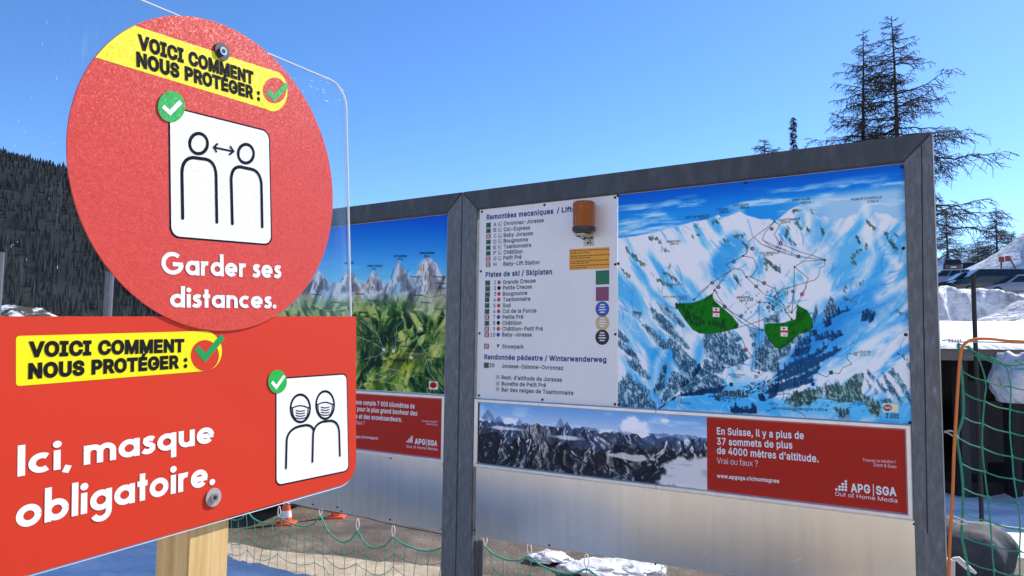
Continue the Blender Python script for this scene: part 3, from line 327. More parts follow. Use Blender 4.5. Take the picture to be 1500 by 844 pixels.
©	637	173,254 176,280 182,305 193,328 208,349 226,367 247,382 270,393 295,399 321,402 344,400 366,395 386,386 405,375 422,361 436,345 447,327 455,307 460,286 400,286 395,302 385,316 372,328 357,337 339,342 321,344 305,343 290,339 276,332 263,323 252,312 243,299 236,285 232,270 231,254 232,238 236,223 243,209 252,196 263,186 276,177 290,170 305,166 321,165 339,166 355,172 370,181 381,193 390,207 395,223 455,223 450,201 443,181 432,163 418,147 403,133 385,122 365,113 344,108 321,107 295,109 270,115 247,126 226,141 208,159 193,180 182,203 176,228	318,-8 283,-6 249,1 216,12 186,28 158,47 133,69 110,94 92,122 76,153 65,185 58,219 56,254 58,290 65,324 76,356 92,386 110,414 133,440 158,462 186,481 216,496 249,508 283,514 318,517 354,514 388,508 420,496 450,481 478,462 504,440 526,414 545,386 560,356 571,324 578,290 580,254 578,219 571,185 560,153 545,122 526,94 504,69 478,47 450,28 420,12 388,1 354,-6	318,51 346,53 372,58 397,67 421,79 442,93 462,111 479,131 494,152 506,176 514,201 520,227 521,254 520,282 514,308 506,333 494,357 479,378 462,398 442,415 421,430 397,442 372,451 346,456 318,457 291,456 265,451 240,442 216,430 194,415 175,398 158,378 143,357 131,333 122,308 117,282 115,254 117,227 122,201 131,176 143,152 158,131 175,111 194,93 216,79 240,67 265,58 291,53
É	419	60,0 60,509 372,509 372,452 125,452 125,286 355,286 355,229 125,229 125,57 375,57 375,0	191,558 239,659 307,659 241,558
â	389	160,-9 137,-7 115,-3 94,5 76,15 60,29 48,45 38,63 32,84 30,108 32,128 36,146 43,161 53,174 64,184 78,193 92,200 108,206 125,211 143,214 161,217 178,220 234,227 247,229 257,231 265,235 271,240 274,246 276,255 276,257 275,272 272,285 267,297 260,307 251,315 240,322 227,327 212,330 196,331 178,330 163,327 149,322 137,316 127,309 118,301 110,292 104,283 100,274 41,291 51,313 64,331 79,346 95,358 114,368 133,375 153,380 173,383 194,384 208,384 223,382 239,379 255,375 271,369 286,360 300,350 312,336 322,320 330,301 335,278 337,251 337,0 277,0 277,52 272,52 267,43 260,34 252,25 242,16 229,8 215,1 199,-4 181,-7	170,45 192,47 211,51 228,59 242,68 254,80 263,93 270,108 274,122 276,138 276,190 272,187 267,184 259,182 251,180 241,178 231,176 200,171 175,168 161,166 147,163 134,159 122,153 112,147 103,139 97,130 93,118 92,105 93,93 96,82 102,72 109,64 119,57 130,52 142,48 156,46	140,435 80,435 80,438 160,529 218,529 299,438 299,435 238,435 189,495
è	404	212,-8 177,-5 145,3 117,16 92,35 72,58 56,85 44,116 37,150 34,187 36,224 44,258 55,290 71,317 91,340 115,359 142,373 172,382 205,384 226,383 246,380 266,374 285,366 303,355 319,341 334,324 347,305 357,282 365,256 370,227 371,194 371,169 75,169 75,221 338,221 310,202 308,226 304,248 298,269 288,286 277,301 263,314 246,323 227,328 205,330 183,328 164,323 146,313 131,301 119,286 109,270 102,251 97,231 96,211 96,178 98,151 102,127 110,106 121,88 135,73 151,61 169,53 190,48 212,46 227,47 241,49 254,53 265,58 276,65 285,73 294,82 300,93 306,105 365,91 358,72 348,55 335,39 320,26 302,14 283,4 261,-3 237,-7	180,429 114,529 182,529 230,429
é	404	212,-8 177,-5 145,3 117,16 92,35 72,58 56,85 44,116 37,150 34,187 36,224 44,258 55,290 71,317 91,340 115,359 142,373 172,382 205,384 226,383 246,380 266,374 285,366 303,355 319,341 334,324 347,305 357,282 365,256 370,227 371,194 371,169 75,169 75,221 338,221 310,202 308,226 304,248 298,269 288,286 277,301 263,314 246,323 227,328 205,330 183,328 164,323 146,313 131,301 119,286 109,270 102,251 97,231 96,211 96,178 98,151 102,127 110,106 121,88 135,73 151,61 169,53 190,48 212,46 227,47 241,49 254,53 265,58 276,65 285,73 294,82 300,93 306,105 365,91 358,72 348,55 335,39 320,26 302,14 283,4 261,-3 237,-7	177,429 225,529 293,529 227,429
’	177	52,318 82,509 151,509 98,318""".split('\n'):
    _p = _l.split('\t'); GLYPHS[_p[0]] = (int(_p[1])/1000, [[tuple(int(v)/1000 for v in q.split(',')) for q in lp.split()] for lp in _p[2:]])
_cache = {}
def one_glyph(ch, weight):
    k = (ch, round(weight, 4))
    if k not in _cache:
        from mathutils.geometry import delaunay_2d_cdt
        loops = []
        for lp in GLYPHS[ch][1]:
            n = len(lp); q = []
            for i in range(n):
                p = Vector(lp[i]); d1 = (p-Vector(lp[i-1])).normalized(); d2 = (Vector(lp[(i+1) % n])-p).normalized()
                n1 = Vector((-d1.y, d1.x)); n2 = Vector((-d2.y, d2.x)); q.append(p + (n1+n2)*(weight/max(.55, 1+n1.dot(n2))))
            loops.append(q)
        V = [p for q in loops for p in q]; Ed = []; o = 0
        for q in loops: Ed += [(o+i, o+(i+1) % len(q)) for i in range(len(q))]; o += len(q)
        r = delaunay_2d_cdt(V, Ed, [], 0, 1e-6)
        def ink(x, y):
            c = 0
            for q in loops:
                for i in range(len(q)):
                    (x0, y0), (x1, y1) = q[i-1], q[i]
                    if (y0 > y) != (y1 > y) and x < (x1-x0)*(y-y0)/(y1-y0)+x0: c += 1 if y1 > y0 else -1
            return c != 0
        vv = [(p.x, p.y) for p in r[0]]; ff = [tuple(f) for f in r[2] if ink(sum(vv[i][0] for i in f)/len(f), sum(vv[i][1] for i in f)/len(f))]
        _cache[k] = (vv, ff)
    return _cache[k]
def glyph_mesh(s, weight=0., space=1.):
    V = []; F = []; x = 0
    for ch in s:
        if ch != ' ':
            v, f = one_glyph(ch, weight); n = len(V); V += [(a+x, b) for a, b in v]; F += [tuple(n+i for i in q) for q in f]
        x += GLYPHS[ch][0]*space + 1.5*weight
    return V, F
_V, _ = glyph_mesh('H'); CAPH = max(v[1] for v in _V)
def put_text(mb, pl, s, p0, p1, h, off, weight=0., fit=True, space=1.):
    """baseline from photo pixel p0 to p1, capitals h pixels tall at p0"""
    V, F = glyph_mesh(s, weight, space); a = Vector(pl.uv(*p0)); b = Vector(pl.uv(*p1)); t = Vector(pl.uv(p0[0], p0[1]-h))
    x0 = min(v[0] for v in V); x1 = max(v[0] for v in V); d = (b-a); L = d.length; d.normalize(); n = Vector((-d.y, d.x))
    sy = (t-a).length/CAPH; sx = L/(x1-x0) if fit else sy
    q = [a + d*((x-x0)*sx) + n*(y*sy) for x, y in V]
    mb.add([pl.P(p.x, p.y, off) for p in q], F)
# round geometric capitals and small letters drawn as strokes (single-storey a, circular bowls)
def arc(cx, cy, r, a0, a1, n=18): return [(cx+r*math.cos(R(a0+(a1-a0)*k/n)), cy+r*math.sin(R(a0+(a1-a0)*k/n))) for k in range(n+1)]
GX, GW = .66, .185; gr = GX/2-GW/2; gc = GX/2
GLY = {
 'I': (.19, [[(.095, .0), (.095, 1)]]),
 'G': (1.0, [arc(.5, .5, .41, 48, 352, 26)+[(.91, .46)], [(.5, .46), (.97, .46)]]),
 'a': (.66, [arc(gc, gc, gr, 0, 360, 24), [(gc+gr, 0), (gc+gr, GX)]]),
 'b': (.66, [arc(gc, gc, gr, 0, 360, 24), [(gc-gr, 0), (gc-gr, 1.04)]]),
 'd': (.66, [arc(gc, gc, gr, 0, 360, 24), [(gc+gr, 0), (gc+gr, 1.04)]]),
 'q': (.66, [arc(gc, gc, gr, 0, 360, 24), [(gc+gr, -.3), (gc+gr, GX)]]),
 'g': (.66, [arc(gc, gc, gr, 0, 360, 24), [(gc+gr, GX), (gc+gr, -.02)]+arc(gc, -.04, gr*.98, 0, -155, 12)]),
 'o': (.66, [arc(gc, gc, gr, 0, 360, 24)]),
 'c': (.56, [arc(gc, gc, gr, 52, 308, 20)]),
 'e': (.66, [arc(gc, gc, gr, 0, 318, 22), [(gc-gr, gc-.015), (gc+gr+.07, gc-.015)]]),
 's': (.42, [[(.38, .53), (.31, .57), (.22, .575), (.13, .53), (.12, .45), (.17, .38), (.27, .34), (.34, .27), (.335, .17), (.27, .10), (.18, .083), (.10, .10), (.03, .15)]]),
 'r': (.40, [[(.095, 0), (.095, GX)], [(.095, .36)]+arc(.31, .36, .215, 165, 75, 8)]),
 'n': (.58, [[(.095, 0), (.095, GX)], [(.095, .36)]+arc(.29, .36, .205, 170, 0, 12)+[(.495, 0)]]),
 'm': (.94, [[(.095, 0), (.095, GX)], [(.095, .38)]+arc(.275, .38, .19, 170, 0, 12)+[(.465, 0)], [(.465, .38)]+arc(.655, .38, .19, 170, 0, 12)+[(.845, 0)]]),
 'u': (.58, [[(.495, GX), (.495, 0)], [(.095, GX), (.095, .3)]+arc(.295, .29, .2, 180, 360, 12)]),
 'i': (.19, [[(.095, 0), (.095, GX)], 'dot']),
 't': (.34, [[(.17, 0), (.17, .92)], [(.0, .585), (.34, .585)]]),
 'l': (.19, [[(.095, 0), (.095, 1.04)]]),
 '.': (.2, ['period']), ',': (.2, [[(.14, .09), (.045, -.14)]]), ' ': (.2, []),
}
def put_round(mb, pl, s, p0, p1, h, off, gap=.075):
    a = Vector(pl.uv(*p0)); b = Vector(pl.uv(*p1)); t = Vector(pl.uv(p0[0], p0[1]-h)); sy = (t-a).length
    w = sum(GLY[c][0] for c in s) + gap*(len(s)-1); d = b-a; sx = d.length/w; d.normalize(); n = Vector((-d.y, d.x)); x = 0
    q = Plane(pl.P(a.x, a.y), pl.u*d.x+pl.v*d.y, pl.u*n.x+pl.v*n.y); k = 0
    for c in s:
        for st in GLY[c][1]:
            o = off + .00016*(k % 4); k += 1
            if st == 'dot': ring = circ(.095, .86, .118, 16)
            elif st == 'period': ring = circ(.1, .105, .115, 16)
            else: ring = None
            tmp = MB(); U = Plane((0, 0, 0), (1, 0, 0), (0, 1, 0))
            if ring: tmp.flat(U, ring, 0)
            else: tmp.ribbon(U, st, GW, 0, caps=False)
            mb.add([q.P((x+v[0])*sx, v[1]*sy, o) for v in tmp.v], tmp.f)
        x += GLY[c][0] + gap

# ================================================================== GROUND, SNOW, HILLS
def vnoise(x, y, seed=0):
    xi, yi = np.floor(x).astype(int), np.floor(y).astype(int); xf, yf = x-xi, y-yi
    def h(a, b):
        n = (a*374761393 + b*668265263 + seed*1442695) & 0x7fffffff
        n = ((n ^ (n >> 13))*1274126177) & 0x7fffffff
        return ((n ^ (n >> 16)) & 0xffff)/65535.
    u = xf*xf*(3-2*xf); v = yf*yf*(3-2*yf)
    return (h(xi, yi)*(1-u)+h(xi+1, yi)*u)*(1-v) + (h(xi, yi+1)*(1-u)+h(xi+1, yi+1)*u)*v
def fbm(x, y, oct=5, seed=0, gain=.5):
    s = 0; a = 1; t = 0
    for i in range(oct):
        s = s + a*vnoise(x*2**i+17.3*i, y*2**i-9.1*i, seed+i); t += a; a *= gain
    return s/t
def ss(a, b, x): t = np.clip((x-a)/(b-a), 0, 1); return t*t*(3-2*t)
def sheet(name, xs, ys, fz, m, kind='structure', smooth=True):
    X, Y = np.meshgrid(xs, ys); Z = fz(X, Y); nx, ny = len(xs), len(ys)
    v = np.stack([X.ravel(), Y.ravel(), Z.ravel()], 1)
    i = np.arange((ny-1)*(nx-1)); r, c = i//(nx-1), i % (nx-1); a = r*nx+c
    f = np.stack([a, a+1, a+nx+1, a+nx], 1)
    me = bpy.data.meshes.new(name); me.from_pydata(v.tolist(), [], f.tolist()); me.materials.append(m)
    if smooth: me.polygons.foreach_set('use_smooth', [True]*len(me.polygons))
    o = bpy.data.objects.new(name, me); COL.objects.link(o); o['kind'] = kind; return o
EARTH = ramp_mat('wet_gravel_ground', [(.3, (.055, .042, .03)), (.48, (.11, .085, .06)), (.6, (.17, .13, .092)), (.75, (.27, .215, .16))], 1.6, rough=.75, bump=.7, dist=.03, bscale=28, detail=14)
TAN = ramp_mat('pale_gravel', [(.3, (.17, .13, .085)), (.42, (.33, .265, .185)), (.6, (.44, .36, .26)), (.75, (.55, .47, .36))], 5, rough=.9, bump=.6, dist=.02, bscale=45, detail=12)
g = MB(); g.face([(-1500, -300, 0), (1500, -300, 0), (1500, 2500, 0), (-1500, 2500, 0)]); g.build('ground', EARTH, kind='structure')
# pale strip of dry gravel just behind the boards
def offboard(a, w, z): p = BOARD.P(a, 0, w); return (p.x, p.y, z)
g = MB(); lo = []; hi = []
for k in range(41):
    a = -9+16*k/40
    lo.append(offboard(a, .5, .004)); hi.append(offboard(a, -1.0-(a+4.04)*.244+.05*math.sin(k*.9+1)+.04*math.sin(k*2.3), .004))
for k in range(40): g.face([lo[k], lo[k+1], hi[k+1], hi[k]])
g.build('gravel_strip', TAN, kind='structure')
# trodden snow in front of the boards, where the photographer stands, trimmed behind so the sheets mirror ground beyond
def front_z(X, Y):
    w = (X-BG.x)*BOARD.n.x + (Y-BG.y)*BOARD.n.y; a = (X-BG.x)*BOARD.u.x + (Y-BG.y)*BOARD.u.y
    n = fbm(X*1.3, Y*1.3, 5, 3)-.5
    heap = ss(.62, 1.05, w + .22*(fbm(X*2.2, Y*2.2, 4, 9)-.5)) * (1-ss(-.12, .12, a+.12*n - .02*w)*.92)
    heap = heap*(1-ss(2.5, 3.2, w+.3*n))
    crest = .80 + .10*n + .10*ss(-.6, -2.6, a) + .08*(fbm(X*3.5, Y*3.5, 4, 21)-.5) - .05*ss(1.2, 3.5, w)
    flat = ss(2.2, 3.4, w)*.12 + .03*n
    z = heap*crest + (.07*(fbm(X*7, Y*7, 4, 31)-.5)+.05*np.abs(fbm(X*4, Y*4, 3, 37)-.5))*heap
    return z - .03 - .2*ss(.75, .55, w) - .1*ss(2.9, 3.4, w)
sheet('snow_heap', np.linspace(-7, 1.5, 240), np.linspace(.5, 7.2, 200), front_z, SNOW)
FAR = ramp_mat('bounce_slope_snow', [(.3, (.50, .44, .36)), (.6, (.72, .66, .58)), (.8, (.82, .80, .78))], .8, rough=.85, bump=.5, dist=.05, bscale=6)  # tinted warm so the added slope bounces warm light onto the boards
APRON = ramp_mat('bounce_apron_beige', [(.3, (.44, .37, .29)), (.6, (.62, .55, .46)), (.8, (.78, .74, .68))], 1.2, rough=.9, bump=.5, dist=.03, bscale=14)  # beige of the added apron, chosen for the metal sheet to mirror
A_, W_ = np.meshgrid(np.linspace(-9, 9, 60), np.linspace(0, 7, 40)); g = MB(); V = []
for a, w in zip(A_.ravel(), W_.ravel()):
    w2 = 4.75+w+.25*math.sin(a*1.3)*(1-w/7)+.12*math.sin(a*4.1)*(1-w/7); p_ = BOARD.P(a, 0, w2); V.append((p_.x, p_.y, .012+.03*(w > .3)*math.sin(a*3+w*2)**2))
g.add(V, [(j*60+i, j*60+60+i, j*60+61+i, j*60+1+i) for j in range(39) for i in range(59)]); g.build('bounce_apron', APRON, kind='structure')  # unseen apron, added as bright ground for the metal sheet's reflection
def behind_z(X, Y):
    d = np.maximum(0, -3-Y); return .10 + .25*(fbm(X*.3, Y*.3, 4, 5)-.4)*ss(0, 5, d) + .32*np.maximum(0, d-14) + 3*(fbm(X*.04, Y*.04, 3, 8)-.5)*ss(10, 50, d)
sheet('bounce_slope', np.linspace(-160, 160, 120), np.linspace(-200, -2.5, 120), behind_z, FAR)  # unseen slope added behind the camera as warm fill and reflection

# ================================================================== CLEAR SHEET, THE TWO SIGNS, THE POST
def suv(x, y): return SIGN.uv(x, y)
def zz1(x, y): return suv(x*.5684, y*.5684)            # measured on an enlarged crop of the round sign
def zz2(x, y): return suv(x*.4905, 430+y*.4905)        # measured on an enlarged crop of the oblong sign
CLEAR = bpy.data.materials.new('clear_acrylic'); CLEAR.use_nodes = True
t = CLEAR.node_tree; N = t.nodes; N.remove(N['Principled BSDF']); out = N['Material Output']
tr = N.new('ShaderNodeBsdfTransparent'); tr.inputs[0].default_value = (.97, .98, .985, 1); gl = N.new('ShaderNodeBsdfGlossy'); gl.inputs['Roughness'].default_value = .03
df = N.new('ShaderNodeBsdfDiffuse'); df.inputs[0].default_value = (.75, .8, .85, 1)
fr = N.new('ShaderNodeFresnel'); fr.inputs[0].default_value = 1.35
tc = N.new('ShaderNodeTexCoord'); mp = N.new('ShaderNodeMapping'); mp.inputs['Scale'].default_value = (16, 16, .9); t.links.new(tc.outputs['Object'], mp.inputs[0])
n1 = N.new('ShaderNodeTexNoise'); n1.inputs['Scale'].default_value = 9; n1.inputs['Detail'].default_value = 6; t.links.new(mp.outputs[0], n1.inputs['Vector'])
mr = N.new('ShaderNodeMapRange'); mr.inputs[1].default_value = .62; mr.inputs[2].default_value = .85; mr.inputs[3].default_value = .004; mr.inputs[4].default_value = .12; t.links.new(n1.outputs[0], mr.inputs[0])
m1 = N.new('ShaderNodeMixShader'); m2 = N.new('ShaderNodeMixShader')
t.links.new(mr.outputs[0], m1.inputs[0]); t.links.new(tr.outputs[0], m1.inputs[1]); t.links.new(df.outputs[0], m1.inputs[2])
mf = N.new('ShaderNodeMath'); mf.operation = 'MULTIPLY'; mf.inputs[1].default_value = .15; t.links.new(fr.outputs[0], mf.inputs[0])
t.links.new(mf.outputs[0], m2.inputs[0]); t.links.new(m1.outputs[0], m2.inputs[1]); t.links.new(gl.outputs[0], m2.inputs[2]); t.links.new(m2.outputs[0], out.inputs[0])
EDGE = mat('acrylic_edge', (.80, .84, .86), .25, spec=.6)

base = SIGN.P(0, -.9, -.05)
sheet_o = thing('clear_panel', 'clear scratched plastic sheet with rounded corner behind the round and oblong red signs', 'plastic sheet', base)
tl = suv(205, -2); trr = suv(508, 126); brr = suv(523.5, 706)
d = Vector(trr)-Vector(tl); left = Vector(tl)-d*1.6; dn = Vector(brr)-Vector(trr)
bl = (left.x, suv(49, 841)[1]-(suv(495, 713)[1]-suv(49, 841)[1])*.9)
b0 = Vector(suv(49, 842.5)); b1 = Vector(suv(497, 714)); db = (b1-b0).normalized()
bl = b0 - db*.5; brr = b1 + db*.052
ring = rquad([tuple(left), tuple(bl), tuple(brr), trr], [0, .02, .05, .05], 10)
g = MB(); g.slab(SIGN, ring, -.0065, -.0015); nf = len(g.f)
g.m = [0, 0]+[1]*(nf-2); g.build('clear_sheet', [CLEAR, EDGE], sheet_o)
# bright cut edge: a pale flat line stands in for its gleam
def strip_lines(name, pts, w, off, m, par):
    q = MB(); q.ribbon(SIGN, pts, w, off, closed=True); return q.build(name, m, par)
strip_lines('polished_edge', ring, .0016, -.0012, EDGE, sheet_o)
q = MB(); rg = random.Random(3)
for k in range(40):                           # scuffs and drops near the corner and along the left
    if k < 26: px, py = rg.uniform(425, 500), rg.uniform(112, 150); a = suv(px, py); l = rg.uniform(.002, .012); an = rg.uniform(-.5, .1)
    else: px, py = rg.uniform(0, 90), rg.uniform(20, 440); a = suv(px, py); l = rg.uniform(.001, .004); an = rg.uniform(-1.7, -1.4)
    q.ribbon(SIGN, [a, (a[0]+l*math.cos(an), a[1]+l*math.sin(an))], rg.uniform(.0003, .0008)*(1 if k < 26 else .7), -.0011)
q.build('scuff_marks', EDGE, sheet_o, kind='stuff')

def spx(pts): return [suv(*p) for p in pts]
def quadarc(p0, c, p1, n=10): return [((1-t)**2*p0[0]+2*t*(1-t)*c[0]+t*t*p1[0], (1-t)**2*p0[1]+2*t*(1-t)*c[1]+t*t*p1[1]) for t in [k/n for k in range(n+1)]]
def ell(cx, cy, rx, ry, a0=0, a1=360, n=40): return [(cx+rx*math.cos(R(a0+(a1-a0)*k/n)), cy+ry*math.sin(R(a0+(a1-a0)*k/n))) for k in range(n+(a1-a0 != 360))]
def bolt(parent, x, y, rad, m, w0):
    c = suv(x, y); q = MB(); q.slab(SIGN, circ(c[0], c[1], rad, 28), w0, w0+.002); wsh = q.build('washer', m, parent, bevel=.0006)
    q = MB(); q.slab(SIGN, circ(c[0], c[1], rad*.46, 20), w0+.002, w0+.0055); q.slab(SIGN, circ(c[0], c[1], rad*.26, 6), w0+.0056, w0+.006)
    q.m = [0]*22+[1]*8; q.build('bolt_head', [STEEL, DARK], wsh)

# --- oblong sign
orect = thing('mask_sign', 'oblong red sign reading Ici, masque obligatoire with two masked figures, bolted to the wooden post', 'sign', SIGN.P(0, -.35))
tr2 = suv(521.5, 463.6); br2 = suv(521.5, 704.5); tl2 = suv(2, 463.6)
B0 = Vector(suv(49, 840)); B1 = Vector(suv(495, 712)); dB = (B1-B0).normalized()
leftx = suv(-14, 825)[0]; blx = B0 + dB*((leftx-B0.x)/dB.x)
top_l = Vector(tr2) + (Vector(tl2)-Vector(tr2)).normalized()*((Vector(tr2).x-leftx))
ring = rquad([tuple(top_l), tuple(blx), br2, tr2], [0, .035, .045, 0], 10)
g = MB(); g.slab(SIGN, ring, -.0012, .0002); g.build('red_face', SIGNRED, orect)
g = MB(); g.flat(SIGN, rquad([zz2(47, 127), zz2(47, 277), zz2(606, 232), zz2(610, 112)], [.005, .005, .001, .001], 5), .0005)
g.flat(SIGN, [zz2(*p) for p in ell(608, 172, 54, 60, 0, 360, 40)], .0007)
g.build('yellow_banner', YEL, orect)
g = MB(); g.flat(SIGN, [zz2(*p) for p in ell(611, 185, 42, 46)], .0010); dd = g.build('banner_disc', SIGNRED, orect)
def check(mb, f, pts, wpx, off, px):          # a tick: two straight strokes, square ends
    P = [Vector(f(*p)) for p in pts]; w = (Vector(f(pts[1][0]+wpx, pts[1][1]))-Vector(f(*pts[1]))).length
    mb.ribbon(SIGN, [tuple(p) for p in P], w, off, caps=False)
g = MB(); check(g, zz2, [(586, 163), (611, 192), (664, 128)], 17, .0014, 0); g.build('banner_tick', TICK, orect)
g = MB()
put_text(g, SIGN, 'VOICI COMMENT', (41, 522), (269.5, 514.5), 20, .0010, .048, space=.92)
put_text(g, SIGN, 'NOUS PROTÉGER :', (41, 553.8), (274, 537.5), 20, .0010, .048, space=.92)
g.build('banner_lettering', BLACK, orect)
g = MB(); put_round(g, SIGN, 'Ici, masque', (25, 698.5), (313, 648), 45.5, .0006); put_round(g, SIGN, 'obligatoire.', (22.5, 775.5), (314, 709.5), 50, .0006)
g.build('slogan_lettering', WHITE, orect)
# pictogram card with two masked people
q4 = [zz2(822, 252), zz2(822, 577), zz2(1042, 531), zz2(1036, 238)]
g = MB(); g.mi = 1; g.flat(SIGN, rquad(q4, .014, 8), .0005); card = None
c = sum((Vector(p) for p in q4), Vector((0, 0)))/4; inner = [tuple(c+(Vector(p)-c)*.972) for p in q4]
g.mi = 0; g.flat(SIGN, rquad(inner, .0125, 8), .0008); card = g.build('pictogram_card', [WHITE, BLACK], orect)
g = MB(); lw = .0050
def line2(pts, off=.0012, w=lw): g.ribbon(SIGN, [zz2(*p) for p in pts], w, off)
for cx, cy, rx, ry, dy in ((896, 343, 29, 41, 0), (970, 333, 27, 41, 0)):
    g.ribbon(SIGN, [zz2(*p) for p in ell(cx, cy, rx, ry)], lw, .0011, closed=True)
    yb = cy+2
    line2([(cx-rx+1, cy-4)]+[(cx-rx*.86+rx*1.72*k/8, cy-1-7*math.sin(math.pi*k/8)+ (0 if cx > 900 else 0)) for k in range(9)]+[(cx+rx-1, cy-6)], .0012, .0026)
    line2([(cx-rx*.8, cy), (cx-rx*.74, cy+20), (cx-rx*.5, cy+32)], .0013, .0026); line2([(cx+rx*.8, cy-1), (cx+rx*.74, cy+19), (cx+rx*.5, cy+31)], .0013, .0026)
    for j in range(4): line2([(cx-rx*.45+rx*.9*k/6, cy+6+7.5*j+2.6*math.sin(math.pi*k/6)) for k in range(7)], .0012, .0022)
line2([(853, 521), (855, 440)]+quadarc((855, 440), (858, 405), (895, 396))[1:]+[(912, 393)]+quadarc((912, 393), (931, 393), (935, 408))[1:], .0014)
line2([(932, 502), (934, 420)]+quadarc((934, 420), (938, 388), (966, 382))[1:]+[(985, 380)]+quadarc((985, 380), (1010, 380), (1012, 415))[1:]+[(1014, 484)], .0015)
g.build('masked_figures', BLACK, card)
g = MB(); g.flat(SIGN, [zz2(*p) for p in ell(827, 263, 28, 35)], .0018); bd = g.build('check_badge', BADGE, orect)
g = MB(); check(g, zz2, [(810, 264), (823, 280), (847, 246)], 8, .0021, 0); g.build('badge_tick', WHITE, bd)
GREYW = mat('clear_grey_washer', (.42, .36, .35), .3, spec=.6)
bolt(orect, 311.5, 728.5, .0165, GREYW, .0012)

# --- round sign, lapping over the oblong one
oc = thing('round_sign', 'round red sign reading Garder ses distances with two figures and a yellow banner', 'sign', SIGN.P(.05, -.25))
ccx, ccy, cr = .05278, .00525, .2836
RW = .0032                                      # front of the round sign
g = MB(); g.slab(SIGN, circ(ccx, ccy, cr, 128), .0004, RW); g.build('red_disc', GLRED, oc)
# banner cut off by the disc's own edge on the left
bt, bb = [zz1(345, 70), zz1(700, 183)], [zz1(246, 152), zz1(702, 288)]
a0 = math.atan2(bt[0][1]-ccy, bt[0][0]-ccx); a1 = math.atan2(bb[0][1]-ccy, bb[0][0]-ccx)
if a1 < a0: a1 += 2*math.pi
rimr = cr-.0006
edge = [(ccx+rimr*math.cos(a0+(a1-a0)*k/16), ccy+rimr*math.sin(a0+(a1-a0)*k/16)) for k in range(17)]
g = MB(); g.flat(SIGN, edge+[bb[1]]+[bt[1]], RW+.0003)
g.flat(SIGN, [zz1(*p) for p in ell(700, 236, 38, 52)], RW+.0005); g.build('yellow_banner', GLYEL, oc)
g = MB(); g.flat(SIGN, [zz1(*p) for p in ell(704, 234, 30, 33)], RW+.0008); g.build('banner_disc', GLRED, oc)
g = MB(); check(g, zz1, [(686, 236), (702, 254), (736, 219)], 11, RW+.0012, 0); g.build('banner_tick', GLGRN, oc)
g = MB()
put_text(g, SIGN, 'VOICI COMMENT', (200, 71), (369.5, 123.5), 19, RW+.0009, .048, space=.92)
put_text(g, SIGN, 'NOUS PROTÉGER :', (198, 96.5), (379, 147.5), 19, RW+.0009, .048, space=.92)
g.build('banner_lettering', GLBLK, oc)
q4 = [zz1(430, 272), zz1(434, 613), zz1(698, 634), zz1(692, 338)]
g = MB(); g.mi = 1; g.flat(SIGN, rquad(q4, .018, 8), RW+.0004)
c = sum((Vector(p) for p in q4), Vector((0, 0)))/4; inner = [tuple(c+(Vector(p)-c)*.972) for p in q4]
g.mi = 0; g.flat(SIGN, rquad(inner, .0165, 8), RW+.0007); card = g.build('pictogram_card', [GLWHT, GLBLK], oc)
g = MB(); lw = .0060
def line1(pts, off=.0011, w=lw): g.ribbon(SIGN, [zz1(*p) for p in pts], w, RW+off)
g.ribbon(SIGN, [zz1(*p) for p in ell(508, 371, 23, 26)], lw, RW+.0011, closed=True)
g.ribbon(SIGN, [zz1(*p) for p in ell(630, 397, 20, 24)], lw, RW+.0011, closed=True)
line1([(467, 563), (465, 446)]+quadarc((465, 446), (466, 409), (494, 407))[1:]+[(525, 411)]+quadarc((525, 411), (552, 416), (553, 455))[1:]+[(555, 573)], .0012)
line1([(595, 577), (592, 462)]+quadarc((592, 462), (594, 429), (616, 431))[1:]+[(645, 437)]+quadarc((645, 437), (668, 443), (670, 478))[1:]+[(672, 585)], .0013)
line1([(548, 381), (597, 391)], .0014, .0036); line1([(556, 372), (547, 380.7), (554, 392)], .0015, .0036); line1([(590, 379), (598, 391), (588, 399)], .0016, .0036)
g.build('spaced_figures', GLBLK, card)
g = MB(); g.flat(SIGN, [zz1(*p) for p in ell(437, 276, 35, 40)], RW+.0018); bd = g.build('check_badge', GLGRN, oc)
g = MB(); check(g, zz1, [(415, 275), (433, 292), (461, 264)], 10, RW+.0021, 0); g.build('badge_tick', GLWHT, bd)
g = MB(); put_round(g, SIGN, 'Garder ses', (234.5, 402), (409.5, 408), 33.5, RW+.0006); put_round(g, SIGN, 'distances.', (247, 450.5), (402.5, 452), 30.5, RW+.0006)
g.build('slogan_lettering', GLWHT, oc)
bolt(oc, 322.5, 76.5, .0165, RUBBER, RW+.0012)

# --- wooden post behind the signs
WOOD = ramp_mat('pine_wood', [(.3, (.50, .30, .10)), (.5, (.66, .44, .18)), (.7, (.76, .55, .27))], 7, rough=.65, stretch=(5, 5, .35), bump=.12, detail=6)
pback = Plane(SIGN.P(0, 0, -.009), SIGN.u, SIGN.v)
pa = pback.uv(277, 800)[0]; pb = pback.uv(337, 800)[0]; pw = pb-pa
op = thing('wooden_post', 'square pine post carrying the two red signs', 'post', (*pback.P(pa, -1).xy, 0))
PP = Plane(pback.P(*pback.uv(277, 800)), (SIGN.u.x, SIGN.u.y, 0), (0, 0, 1)); z0 = -.1-PP.o.z; z1 = SIGN.P(ccx, ccy+.24).z-PP.o.z
g = MB(); g.rect(PP, 0, z0, pw, z1, -.09, -.002); g.build('square_shaft', WOOD, op, bevel=.003)

